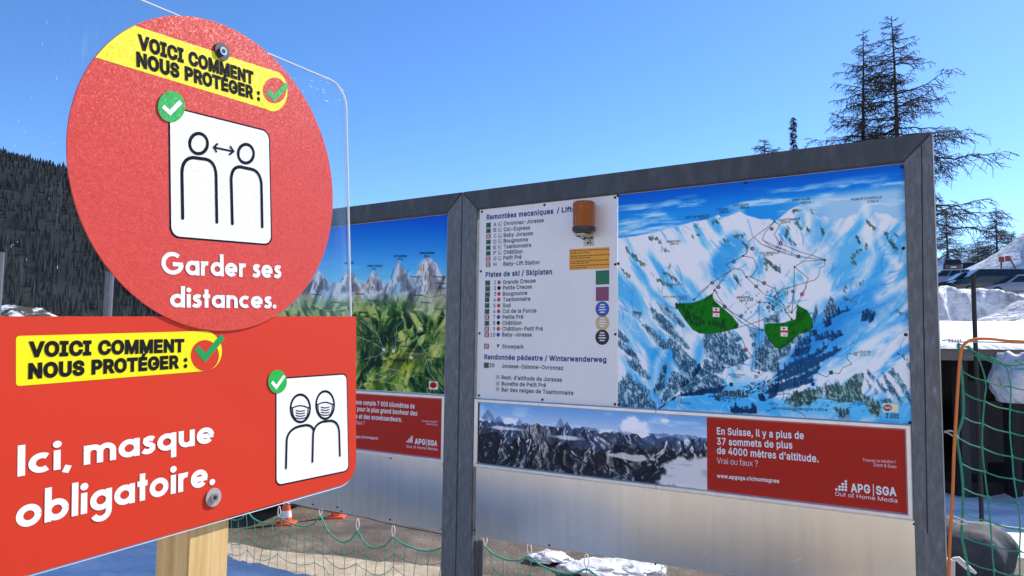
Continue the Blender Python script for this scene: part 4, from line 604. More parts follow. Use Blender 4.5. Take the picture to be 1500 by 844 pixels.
# ================================================================== PRINTED PICTURES (colours stored on a fine mesh)
class Paint:
    def __init__(s, pl, a0, b0, a1, b1, nx, ny, off):
        s.pl, s.off = pl, off; A, B = np.meshgrid(np.linspace(a0, a1, nx), np.linspace(b1, b0, ny)); s.A, s.B, s.nx, s.ny = A, B, nx, ny
        s.X, s.Y = pl.px(A, B); s.C = np.ones((ny, nx, 3))
        s.S, s.T = (A-a0)/(a1-a0), (b1-B)/(b1-b0)
    def blend(s, mask, col):
        c = np.array(col, float)/255.; s.C = s.C*(1-mask[..., None]) + c*mask[..., None]
    def win(s, pts, pad):
        xs = [p[0] for p in pts]; ys = [p[1] for p in pts]
        m = (s.X > min(xs)-pad) & (s.X < max(xs)+pad) & (s.Y > min(ys)-pad) & (s.Y < max(ys)+pad)
        if not m.any(): return None
        r = np.where(m.any(1))[0]; c = np.where(m.any(0))[0]; return slice(r[0], r[-1]+1), slice(c[0], c[-1]+1)
    def dist(s, pts, w, closed=False):
        X, Y = s.X[w], s.Y[w]; d = np.full(X.shape, 1e9); n = len(pts)
        for i in range(n if closed else n-1):
            (x0, y0), (x1, y1) = pts[i], pts[(i+1) % n]; dx, dy = x1-x0, y1-y0; L = dx*dx+dy*dy+1e-9
            t = np.clip(((X-x0)*dx+(Y-y0)*dy)/L, 0, 1); d = np.minimum(d, np.hypot(X-x0-t*dx, Y-y0-t*dy))
        return d
    def put(s, w, m, col):
        c = np.array(col, float)/255.; s.C[w] = s.C[w]*(1-m[..., None]) + c*m[..., None]
    def line(s, pts, wd, col, soft=.5, alpha=1, taper=False):
        w = s.win(pts, wd+soft+1)
        if w is None: return
        d = s.dist(pts, w); s.put(w, alpha*np.clip((wd/2+soft-d)/(2*soft), 0, 1), col)
    def inside(s, pts, w):
        X, Y = s.X[w], s.Y[w]; r = np.zeros(X.shape, bool); n = len(pts)
        for i in range(n):
            (x0, y0), (x1, y1) = pts[i], pts[(i+1) % n]
            if y0 == y1: continue
            r ^= ((y0 > Y) != (y1 > Y)) & (X < (x1-x0)*(Y-y0)/(y1-y0)+x0)
        return r
    def mask(s, pts, soft=.6, warp=0, seed=0):
        w = s.win(pts, soft+warp+2)
        if w is None: return None, None
        sd = np.where(s.inside(pts, w), 1, -1)*s.dist(pts, w, True)
        if warp: sd = sd + (fbm(s.X[w]/7, s.Y[w]/7, 4, seed)-.5)*2*warp
        return w, np.clip((sd+soft)/(2*soft), 0, 1)
    def poly(s, pts, col, soft=.6, alpha=1, warp=0, seed=0):
        w, m = s.mask(pts, soft, warp, seed)
        if w is not None: s.put(w, m*alpha, col)
        return w, m
    def build(s, name, m, parent, gain=1., sat=1.25, con=1.15):
        g_ = s.C.mean(2, keepdims=True); s.C = np.clip(.55+(g_+(s.C-g_)*sat-.55)*con, 0, 1)
        ny, nx = s.ny, s.nx; P = [s.pl.o[i]+s.pl.u[i]*s.A+s.pl.v[i]*s.B+s.pl.n[i]*s.off - ROOT[root_of(parent).name][i] for i in range(3)]
        v = np.stack([p.ravel() for p in P], 1); i = np.arange((ny-1)*(nx-1)); r, c = i//(nx-1), i % (nx-1); a = r*nx+c
        f = np.stack([a, a+nx, a+nx+1, a+1], 1).astype(np.int32); me = bpy.data.meshes.new(name)
        me.vertices.add(len(v)); me.vertices.foreach_set('co', v.astype(np.float32).ravel())
        me.loops.add(f.size); me.loops.foreach_set('vertex_index', f.ravel()); me.polygons.add(len(f))
        me.polygons.foreach_set('loop_start', np.arange(0, f.size, 4, dtype=np.int32)); me.update(calc_edges=True)
        c = np.clip(s.C, 0, 1).reshape(-1, 3); L = np.where(c > .04045, ((c+.055)/1.055)**2.4, c/12.92)*(np.array(gain) if hasattr(gain, '__len__') else gain)
        at_ = me.color_attributes.new('print', 'FLOAT_COLOR', 'POINT'); at_.data.foreach_set('color', np.c_[L, np.ones(len(L))].astype(np.float32).ravel())
        me.materials.append(m); o = bpy.data.objects.new(name, me); COL.objects.link(o); o.parent = parent; return o
def root_of(o):
    while o.parent: o = o.parent
    return o

def z5(x, y): return (900+x*.2369, 230+y*.2369)
def z6(x, y): return (1120+x*.2371, 230+y*.2371)
def z7(x, y): return (900+x*.2606, 420+y*.2606)
def z8(x, y): return (1120+x*.2607, 420+y*.2607)
def zs(f, *pts): return [f(*p) for p in pts]

def trees(p, pts, n, dark, light, size, seed, lean=.25):
    """little painted firs inside an outline: dark stroke, pale left flank"""
    rg = random.Random(seed); xs = [q[0] for q in pts]; ys = [q[1] for q in pts]; got = []
    def inn(x, y):
        r = False
        for i in range(len(pts)):
            (x0, y0), (x1, y1) = pts[i-1], pts[i]
            if (y0 > y) != (y1 > y) and x < (x1-x0)*(y-y0)/(y1-y0)+x0: r = not r
        return r
    k = 0
    while len(got) < n and k < n*12:
        k += 1; x, y = rg.uniform(min(xs), max(xs)), rg.uniform(min(ys), max(ys))
        if inn(x, y): got.append((x, y))
    for x, y in sorted(got, key=lambda q: q[1]):
        h = size*rg.uniform(.7, 1.35); dx = lean*h
        j = rg.uniform(-12, 12); c = (dark[0]+j, dark[1]+j, dark[2]+j)
        p.line([(x, y), (x-dx*.6, y-h)], size*.42, c, .8, .95); p.line([(x-size*.28, y-h*.1), (x-dx*.6-size*.12, y-h*.8)], size*.2, light, .7, .8)

def winter_map(pl, off):
    p = Paint(pl, 1.2275, -1.4795, 2.860, -.1425, 560, 460, off); X, Y = p.X, p.Y
    # sky
    tt = np.clip((Y-(302-.11*(X-905)))/60+.55, 0, 1)
    for k, (a, b) in enumerate((((12, 96, 196), (20, 120, 214)),)): p.C[:] = (np.array(a)*(1-tt[..., None])+np.array(b)*tt[..., None])/255
    p.blend(ss(.35, 1.0, tt)*.8, (60, 165, 232))
    cl = fbm(X/46+3, (Y+.11*X)/7.5, 5, 40); p.blend(ss(.48, .74, cl)*ss(.38, .75, tt)*.9, (205, 231, 246))
    p.blend(ss(1130, 1230, X)*ss(.72, .98, tt)*(1-ss(1310, 1330, X)*.4)*.7, (226, 236, 240))
    sky_pts = [(904, 349)]+zs(z5, (130, 490), (240, 470), (300, 455), (420, 420), (500, 398), (560, 392), (600, 380), (645, 356), (660, 382), (700, 370), (775, 338), (810, 358), (860, 372), (900, 385), (960, 385), (988, 396))+zs(z6, (60, 396), (95, 378), (130, 345), (170, 318), (225, 292), (260, 308), (300, 345), (335, 375), (370, 366), (410, 385), (440, 394), (470, 380), (500, 385), (530, 362), (570, 352), (600, 310), (625, 290), (660, 318), (700, 350), (735, 350), (760, 353), (800, 380), (880, 412))+[(1345, 330)]
    land = sky_pts+[(1345, 640), (895, 640)]
    w, m = p.mask(land, .7, .8, 5); p.put(w, m, (238, 239, 242)); LM = np.zeros(X.shape); LM[w] = m
    # broad airbrushed blue: streaks that run down the slopes
    def streak(ang, sx, sy, seed):
        c, s_ = math.cos(ang), math.sin(ang); q = X*c+Y*s_; r = -X*s_+Y*c; return fbm(q/sx, r/sy, 5, seed)
    sA = streak(R(58), 70, 13, 60); sB = streak(R(128), 75, 13, 70); sC = streak(R(150), 80, 15, 80)
    left = ss(1110, 1040, X); right = ss(1170, 1240, X)
    f = sA*left + sB*right + (1-left-right)*np.maximum(sA*.6+sB*.4, 0)
    lo = ss(300, 520, Y)
    p.blend(LM*ss(.48, .64, f)*.66, (120, 200, 236)); p.blend(LM*ss(.57, .72, f)*.7, (76, 178, 232))
    p.blend(LM*right*ss(.47, .62, sC)*.6*ss(330, 430, Y), (92, 186, 238)); p.blend(LM*right*ss(.56, .72, sC)*.6*ss(330, 430, Y), (60, 158, 226))
    def soft(pts, col, s_=9, a=.8, warp=5, seed=1):
        w, m = p.mask(pts, s_, warp, seed)
        if w is not None: p.put(w, m*a*LM[w], col)
    # peak flanks, valleys
    soft(zs(z5, (700, 470), (780, 470), (830, 560), (700, 690), (600, 760), (560, 700), (600, 620)), (70, 170, 228), 6, .85)
    soft(zs(z5, (545, 660), (640, 620), (730, 690), (620, 780), (560, 740)), (70, 168, 226), 7, .7)
    soft(zs(z5, (860, 520), (930, 640), (920, 720), (850, 740), (880, 640)), (90, 186, 232), 4, .8)
    soft(zs(z6, (225, 300), (265, 400), (235, 430), (215, 380)), (110, 190, 230), 3, .7)
    soft(zs(z6, (300, 400), (420, 400), (440, 520), (280, 570)), (90, 180, 232), 8, .7, 6)
    soft(zs(z6, (430, 560), (580, 440), (620, 560), (640, 640), (480, 760), (380, 780)), (86, 184, 236), 9, .8, 6)
    soft(zs(z6, (560, 420), (600, 330), (620, 400), (560, 560)), (110, 196, 238), 5, .7)
    soft(zs(z6, (640, 320), (720, 390), (700, 420), (650, 380)), (150, 208, 238), 4, .6)
    soft(zs(z6, (690, 450), (740, 560), (700, 680), (650, 600)), (80, 178, 230), 6, .75, 6)
    soft(zs(z6, (800, 470), (880, 500), (880, 660), (840, 640)), (96, 188, 232), 6, .6)
    soft(zs(z8, (240, 170), (420, 20), (560, 10), (800, 20), (700, 140), (520, 280), (420, 380), (240, 470), (60, 520), (150, 380)), (70, 166, 228), 9, .8, 8)
    soft(zs(z8, (280, 190), (480, 130), (400, 300), (180, 420), (60, 500)), (48, 144, 214), 8, .7, 7)
    soft(zs(z8, (0, 640), (300, 620), (640, 650), (830, 660), (830, 760), (0, 720)), (100, 196, 238), 6, .85, 4)
    soft(zs(z7, (240, 650), (420, 610), (620, 560), (900, 590), (921, 720), (240, 690)), (78, 180, 234), 5, .92, 3)
    soft(zs(z7, (600, 570), (760, 520), (921, 540), (921, 600), (700, 610)), (120, 200, 236), 6, .7, 4)
    soft(zs(z7, (200, 360), (330, 300), (330, 480), (230, 660), (190, 560)), (62, 168, 228), 6, .85, 4)
    soft(zs(z7, (470, 280), (520, 300), (500, 400), (450, 490), (440, 420)), (80, 178, 230), 5, .85, 4)
    soft(zs(z7, (20, 150), (120, 230), (210, 330), (190, 330), (90, 260), (10, 200)), (150, 206, 236), 4, .8, 3)
    soft(zs(z7, (210, 20), (330, 110), (430, 250), (400, 250), (290, 140), (200, 50)), (120, 194, 234), 5, .7, 4)
    soft(zs(z7, (780, 230), (850, 240), (830, 420), (770, 480)), (60, 160, 220), 4, .8, 3)
    # bright snow tongues on the right
    for pts, wd in ((zs(z8, (330, 560), (430, 480), (500, 400), (560, 345), (640, 330)), 16), (zs(z8, (560, 340), (650, 280), (760, 240)), 14), (zs(z8, (620, 560), (560, 470), (590, 400)), 12), (zs(z8, (650, 330), (700, 430), (790, 470)), 8), (zs(z8, (270, 160), (330, 60), (350, 0)), 6), (zs(z8, (180, 560), (330, 510), (420, 470)), 9), (zs(z8, (640, 60), (720, 20), (800, -20)), 10),
                    (zs(z6, (625, 295), (640, 420), (620, 470), (680, 600), (640, 700)), 9), (zs(z6, (740, 420), (700, 500), (760, 600), (830, 680)), 8), (zs(z6, (620, 720), (560, 800), (430, 860)), 9), (zs(z6, (380, 760), (400, 860)), 12),
                    (zs(z5, (775, 345), (720, 440), (640, 520), (560, 640), (590, 760)), 8), (zs(z5, (250, 480), (180, 560), (150, 640)), 6), (zs(z7, (30, 90), (160, 190), (230, 300)), 8), (zs(z7, (230, 90), (330, 230), (400, 330)), 7), (zs(z7, (300, 320), (240, 430), (225, 560)), 5)):
        w = p.win(pts, wd+8)
        if w is not None: p.put(w, np.clip((wd/2+6-p.dist(pts, w))/11, 0, 1)*.8, (240, 243, 246))
    rs_ = random.Random(77)
    for k in range(420):                          # fine brushed ridges running downhill
        x, y = rs_.uniform(906, 1336), rs_.uniform(312, 600)
        if y < 345-.06*(x-905) and rs_.random() < .5: continue
        an = R(58) if x < 1060 else R(128) if x > 1190 else R(rs_.choice((62, 75, 105, 120)))
        if x > 1170 and y > 420: an = R(146)
        an += rs_.uniform(-.28, .28); l = rs_.uniform(7, 26); cv = rs_.uniform(-.5, .5); P_ = [(x+l*t*math.cos(an+cv*t), y+l*t*math.sin(an+cv*t)) for t in (0, .25, .5, .75, 1)]
        w_ = p.win(P_, 3)
        if w_ is None: continue
        wd = rs_.uniform(.5, 1.7); c = rs_.choice(((52, 150, 220), (110, 190, 235), (245, 247, 250), (245, 247, 250), (30, 120, 200))); d_ = p.dist(P_, w_); p.put(w_, np.clip((wd/2+1.3-d_)/2.4, 0, 1)*.5*LM[w_], c)
    # painted rock: dark teal and olive hatching
    rg = random.Random(11)
    def rock(f, x0, y0, x1, y1, n, ang=60, sz=3.2, col=(52, 84, 96)):
        a = f(x0, y0); b = f(x1, y1)
        for i in range(n):
            t = rg.random(); x = a[0]+(b[0]-a[0])*t+rg.uniform(-2, 2); y = a[1]+(b[1]-a[1])*t+rg.uniform(-2.2, 2.2); an = R(ang+rg.uniform(-25, 25)); l = sz*rg.uniform(.5, 1.3)
            c = col if rg.random() < .62 else (112, 128, 92); p.line([(x, y), (x+l*math.cos(an), y+l*math.sin(an))], rg.uniform(.8, 1.8), c, .5, .8)
    for q in ((z5, 210, 500, 250, 490, 12), (z5, 250, 490, 285, 530, 12), (z5, 65, 560, 180, 665, 42), (z5, 50, 700, 95, 745, 14), (z5, 290, 560, 325, 575, 9), (z5, 300, 705, 395, 765, 24), (z5, 260, 755, 350, 795, 28), (z5, 330, 690, 340, 660, 4), (z5, 510, 400, 500, 430, 6), (z5, 475, 490, 520, 480, 8), (z5, 590, 405, 660, 385, 10),
              (z5, 740, 490, 800, 480, 16), (z5, 790, 520, 825, 570, 14), (z5, 675, 510, 690, 515, 7), (z5, 920, 620, 1000, 690, 28), (z5, 940, 690, 925, 640, 10), (z5, 740, 730, 770, 790, 16), (z6, 165, 335, 215, 325, 14), (z6, 130, 490, 150, 420, 18), (z6, 150, 500, 180, 540, 9), (z6, 195, 400, 225, 440, 16), (z6, 260, 440, 280, 440, 8), (z6, 345, 430, 360, 470, 14), (z6, 620, 390, 680, 440, 24), (z6, 560, 480, 580, 520, 14),
              (z6, 530, 620, 600, 560, 22), (z6, 540, 640, 570, 660, 10), (z6, 740, 460, 800, 560, 40), (z6, 780, 520, 820, 580, 18), (z6, 800, 470, 830, 500, 8), (z6, 620, 520, 630, 560, 8), (z6, 20, 640, 90, 700, 26), (z6, 280, 320, 300, 345, 5), (z6, 570, 780, 610, 770, 6), (z6, 480, 830, 500, 800, 6), (z8, 445, 60, 510, 90, 14), (z8, 745, 130, 800, 160, 12), (z8, 740, 360, 800, 400, 9)):
        rock(*q)
    for k in range(46): rock(z8, *(lambda x, y: (x, y, x+8, y+6))(rg.uniform(20, 130), rg.uniform(5, 150)), 1, 120, 2.4)
    for k in range(20): rock(z7, *(lambda x, y: (x, y, x+10, y+8))(rg.uniform(680, 860), rg.uniform(20, 140)), 1, 60, 2.6, (90, 110, 130))
    # forests
    D, L = (36, 78, 104), (172, 202, 214); D2, L2 = (20, 70, 112), (80, 150, 196)
    F = [(z7, [(20, 540), (60, 520), (130, 560), (190, 610), (230, 660), (230, 690), (20, 680)], 150, D, L, 9), (z7, [(20, 250), (80, 300), (70, 320), (20, 280)], 22, D, L, 6), (z7, [(20, 300), (100, 360), (150, 420), (140, 430), (20, 330)], 34, D, L, 6),
         (z7, [(60, 390), (140, 440), (200, 510), (190, 530), (90, 450)], 40, D, L, 7), (z7, [(65, 490), (120, 540), (200, 590), (180, 610), (70, 530)], 40, D, L, 7), (z7, [(160, 215), (215, 240), (290, 320), (320, 300), (320, 340), (270, 350), (190, 260)], 50, D, L, 7), (z7, [(210, 120), (300, 190), (380, 290), (420, 345), (390, 340), (220, 180)], 62, D, L, 6), (z7, [(240, 90), (300, 120), (400, 225), (380, 230), (260, 130)], 30, D, L, 5), (z7, [(110, 140), (150, 150), (140, 180), (110, 160)], 8, D, L, 5),
         (z7, [(300, 300), (350, 310), (420, 400), (460, 420), (440, 500), (370, 470), (330, 400)], 90, D, L, 8), (z7, [(510, 260), (600, 260), (720, 340), (760, 400), (720, 440), (600, 440), (520, 390), (500, 340)], 190, D, L, 8), (z7, [(640, 250), (710, 290), (690, 310), (650, 280)], 12, D, L, 5), (z7, [(510, 410), (620, 450), (600, 490), (500, 470)], 40, D, L, 8), (z7, [(330, 480), (440, 500), (360, 590), (260, 670), (280, 600)], 80, D, L, 8), (z7, [(470, 450), (540, 480), (620, 540), (540, 580), (380, 590), (360, 560), (420, 510)], 90, D, L, 8),
         (z7, [(760, 240), (800, 260), (790, 300), (760, 280)], 10, D, L, 6), (z7, [(800, 340), (921, 330), (921, 480), (850, 480), (790, 460)], 90, D, L, 8), (z7, [(850, 180), (921, 150), (921, 200), (850, 200)], 14, D, L, 5),
         (z7, [(290, 430), (300, 440), (280, 560), (250, 610), (220, 600), (240, 540)], 26, D2, (50, 100, 140), 9),
         (z8, [(0, 180), (60, 340), (150, 320), (140, 380), (60, 420), (0, 470)], 80, D, L, 8), (z8, [(160, 270), (230, 265), (180, 320), (150, 320)], 18, D, L, 6), (z8, [(290, 100), (300, 150), (280, 210), (275, 170)], 10, D, L, 6), (z8, [(370, 60), (400, 90), (400, 140), (330, 200), (340, 120)], 30, D, L, 7),
         (z8, [(110, 650), (170, 600), (330, 570), (320, 620), (240, 670), (150, 670)], 60, (40, 70, 66), (130, 160, 140), 9), (z8, [(340, 560), (450, 550), (520, 490), (556, 490), (540, 600), (600, 640), (420, 650), (340, 620)], 110, (40, 72, 70), (140, 170, 160), 9), (z8, [(560, 630), (640, 650), (660, 740), (600, 720)], 30, (40, 76, 72), (140, 170, 160), 8), (z8, [(390, 680), (470, 690), (480, 740), (420, 745)], 26, (36, 66, 84), (120, 160, 176), 8), (z8, [(650, 640), (690, 630), (760, 670), (740, 660), (680, 670)], 10, D, L, 7),
         (z8, [(580, 470), (620, 510), (610, 530), (575, 490)], 8, D, L, 5), (z8, [(630, 525), (690, 580), (680, 600), (640, 560)], 14, D, L, 6), (z8, [(660, 480), (720, 560), (780, 650), (770, 670), (690, 570)], 26, D, L, 6), (z8, [(720, 460), (780, 540), (830, 640), (820, 660), (760, 560), (700, 480)], 36, D, L, 7), (z8, [(570, 520), (600, 560), (590, 570)], 5, D, L, 5), (z8, [(610, 560), (640, 600), (630, 605)], 5, D, L, 5), (z8, [(800, 440), (830, 430), (830, 490)], 8, D, L, 7)]
    for i, (f, pts, n, d, l, sz) in enumerate(F):
        P_ = zs(f, *pts); w, m = p.mask(P_, 1.6, 3., i)
        if w is None: continue
        fx, fy = p.X[w], p.Y[w]; q_ = fx*.80-fy*.60; r_ = fx*.60+fy*.80
        h_ = fbm(q_/3.0, r_/6.5, 3, 500+i); h2 = fbm(fx/2.2, fy/3.6, 2, 600+i)
        p.put(w, m*.92, (66, 108, 136) if d is D else (58, 96, 104)); p.put(w, m*ss(.50, .60, h_)*.85, (176, 206, 218) if d is D else (150, 182, 176)); p.put(w, m*ss(.56, .66, 1-h_)*.8, d); p.put(w, m*ss(.60, .72, h2)*.5, (228, 236, 240)); trees(p, P_, int(n*.5), d, l, sz*.5, 100+i)
    # dark shadowed woods of the right-hand valley: ragged slanting bands
    for i, pts in enumerate(([(320, 210), (350, 180), (420, 140), (484, 122), (470, 135), (400, 165), (330, 205)], [(275, 300), (300, 280), (380, 265), (410, 270), (360, 290), (285, 305)], [(355, 295), (430, 262), (440, 272), (380, 305)], [(190, 330), (250, 290), (270, 305), (220, 330)], [(150, 395), (180, 345), (260, 335), (240, 380), (180, 395)], [(140, 430), (260, 380), (360, 320), (350, 345), (280, 400), (200, 440), (80, 500), (20, 530)], [(180, 440), (300, 390), (430, 345), (400, 380), (330, 420), (230, 480), (120, 520), (30, 540)], [(0, 600), (60, 550), (170, 510), (240, 480), (315, 450), (290, 490), (180, 560), (60, 600)], [(120, 590), (200, 530), (300, 515), (280, 530), (200, 560)], [(20, 625), (70, 600), (50, 625)], [(535, 200), (560, 150), (600, 125), (605, 140), (575, 190)], [(580, 210), (625, 145), (610, 190)], [(335, 225), (380, 205), (360, 220)], [(240, 285), (300, 255), (290, 272)])):
        w, m = p.poly(zs(z8, *pts), (24, 74, 116), 1., .92, 2.6, 30+i); trees(p, zs(z8, *pts), 14, (16, 56, 96), (84, 142, 186), 5, 300+i)
    for i, pts in enumerate(([(250, 690), (330, 620), (420, 590), (540, 570), (630, 555), (600, 590), (470, 610), (350, 625), (290, 660)], [(650, 700), (680, 670), (740, 690), (795, 670), (800, 715), (680, 712)], [(815, 625), (840, 615), (850, 640), (820, 640)], [(860, 590), (921, 545), (921, 590)], [(375, 560), (430, 530), (470, 460), (490, 455), (440, 520), (390, 570)])):
        p.poly(zs(z7, *pts), (18, 56, 92), .9, .95, 2.2, 60+i); trees(p, zs(z7, *pts), 12, (10, 40, 72), (40, 90, 130), 5, 340+i)
    # town dots along the valley floor
    for k in range(210):
        t = rg.random(); q = z7(530+t*380, 560+60*rg.random()+30*math.sin(t*6)); p.line([q, (q[0]+1.2, q[1])], 1.5, (22, 66, 104), .4, .85)
    for k in range(40): q = z8(rg.uniform(10, 640), rg.uniform(640, 700)); p.line([q, (q[0]+1.5, q[1]-.4)], 1.4, (30, 70, 90), .4, .8)
    # the two open ski areas
    gA = zs(z7, (342, 97), (440, 92), (500, 72), (550, 40), (556, 75), (600, 115), (660, 165), (698, 215), (690, 232), (620, 252), (540, 264), (480, 262), (440, 240), (400, 190), (350, 115)); gB = zs(z8, (0, 215), (20, 208), (110, 205), (150, 190), (175, 185), (185, 105), (240, 135), (268, 190), (272, 225), (255, 250), (190, 265), (150, 310), (90, 350), (60, 340), (20, 290), (0, 245))
    for gp, f in ((gA, z7), (gB, z8)):
        w, m = p.mask(gp, .7); n = fbm((p.X[w]*.8+p.Y[w]*.5)/3.2, (p.Y[w]*.9-p.X[w]*.4)/9, 3, 8)
        p.put(w, m, (8, 116, 24)); p.put(w, m*ss(.55, .75, n)*.75, (4, 74, 26)); p.line(gp+[gp[0]], .8, (6, 70, 20), .5, .8)
    for x, y in [(360, 115), (380, 120), (400, 150), (430, 170), (455, 185), (410, 180), (440, 210), (470, 215), (490, 205), (545, 210), (575, 215), (600, 225), (620, 232)]: trees(p, [z7(x-14, y-12), z7(x+14, y-4), z7(x+16, y+12), z7(x-10, y+10)], 5, (4, 60, 30), (10, 96, 34), 4, x)
    # lifts and runs
    K = (44, 44, 52)
    for ln in (zs(z5, (990, 400), (920, 455), (862, 495), (830, 525), (815, 600), (795, 612), (690, 665), (720, 700), (600, 780), (520, 844)), zs(z5, (862, 495), (910, 540), (1000, 575), (1060, 590)), zs(z5, (990, 400), (930, 470), (915, 510), (960, 550), (1060, 575)), zs(z5, (795, 612), (860, 625), (885, 690), (845, 740), (815, 742), (790, 700), (740, 690), (690, 730), (640, 800), (620, 820), (640, 844)), zs(z5, (815, 742), (880, 805), (921, 844)), zs(z5, (845, 742), (920, 780), (960, 800), (1000, 820)),
               zs(z6, (60, 400), (95, 420), (60, 480), (98, 535), (215, 585), (300, 610), (373, 635)), zs(z6, (0, 520), (210, 615), (373, 636)), zs(z6, (0, 548), (100, 590), (220, 622)), zs(z6, (373, 636), (240, 645), (185, 680), (235, 720), (270, 750), (255, 800), (240, 844)), zs(z6, (373, 636), (372, 670), (340, 690), (335, 735), (310, 760), (240, 780), (110, 820), (60, 860)), zs(z6, (185, 680), (180, 860), (152, 930)),
               zs(z7, (450, 72), (530, 0)), zs(z7, (562, 20), (600, 80), (640, 130), (720, 180), (830, 245)), zs(z7, (562, 20), (545, 60), (620, 110), (700, 190), (760, 230), (830, 245)), zs(z7, (813, 88), (813, 485)), zs(z7, (813, 88), (870, 90), (900, 120)), zs(z7, (680, 235), (780, 205), (850, 180), (921, 185)), zs(z7, (690, 260), (720, 300), (740, 350), (780, 400), (770, 470), (810, 485)), zs(z7, (520, 462), (640, 455), (700, 430), (780, 390), (921, 360)), zs(z7, (900, 0), (921, 60)),
               zs(z8, (0, 45), (60, 60), (150, 145)), zs(z8, (0, 60), (110, 120), (150, 182)), zs(z8, (162, 28), (158, 100), (152, 145)), zs(z8, (210, 40), (235, 0)), zs(z8, (152, 145), (180, 110), (210, 45)), zs(z8, (510, 380), (470, 375), (460, 400), (490, 435), (440, 455), (420, 490), (370, 482), (350, 510), (300, 485)), zs(z8, (75, 430), (80, 560), (110, 600), (100, 640)), zs(z8, (0, 640), (60, 610), (120, 600), (250, 620), (420, 640), (560, 660), (700, 690)), zs(z8, (140, 690), (190, 700), (230, 730))):
        p.line(ln, .75, K, .45, .85)
    return p

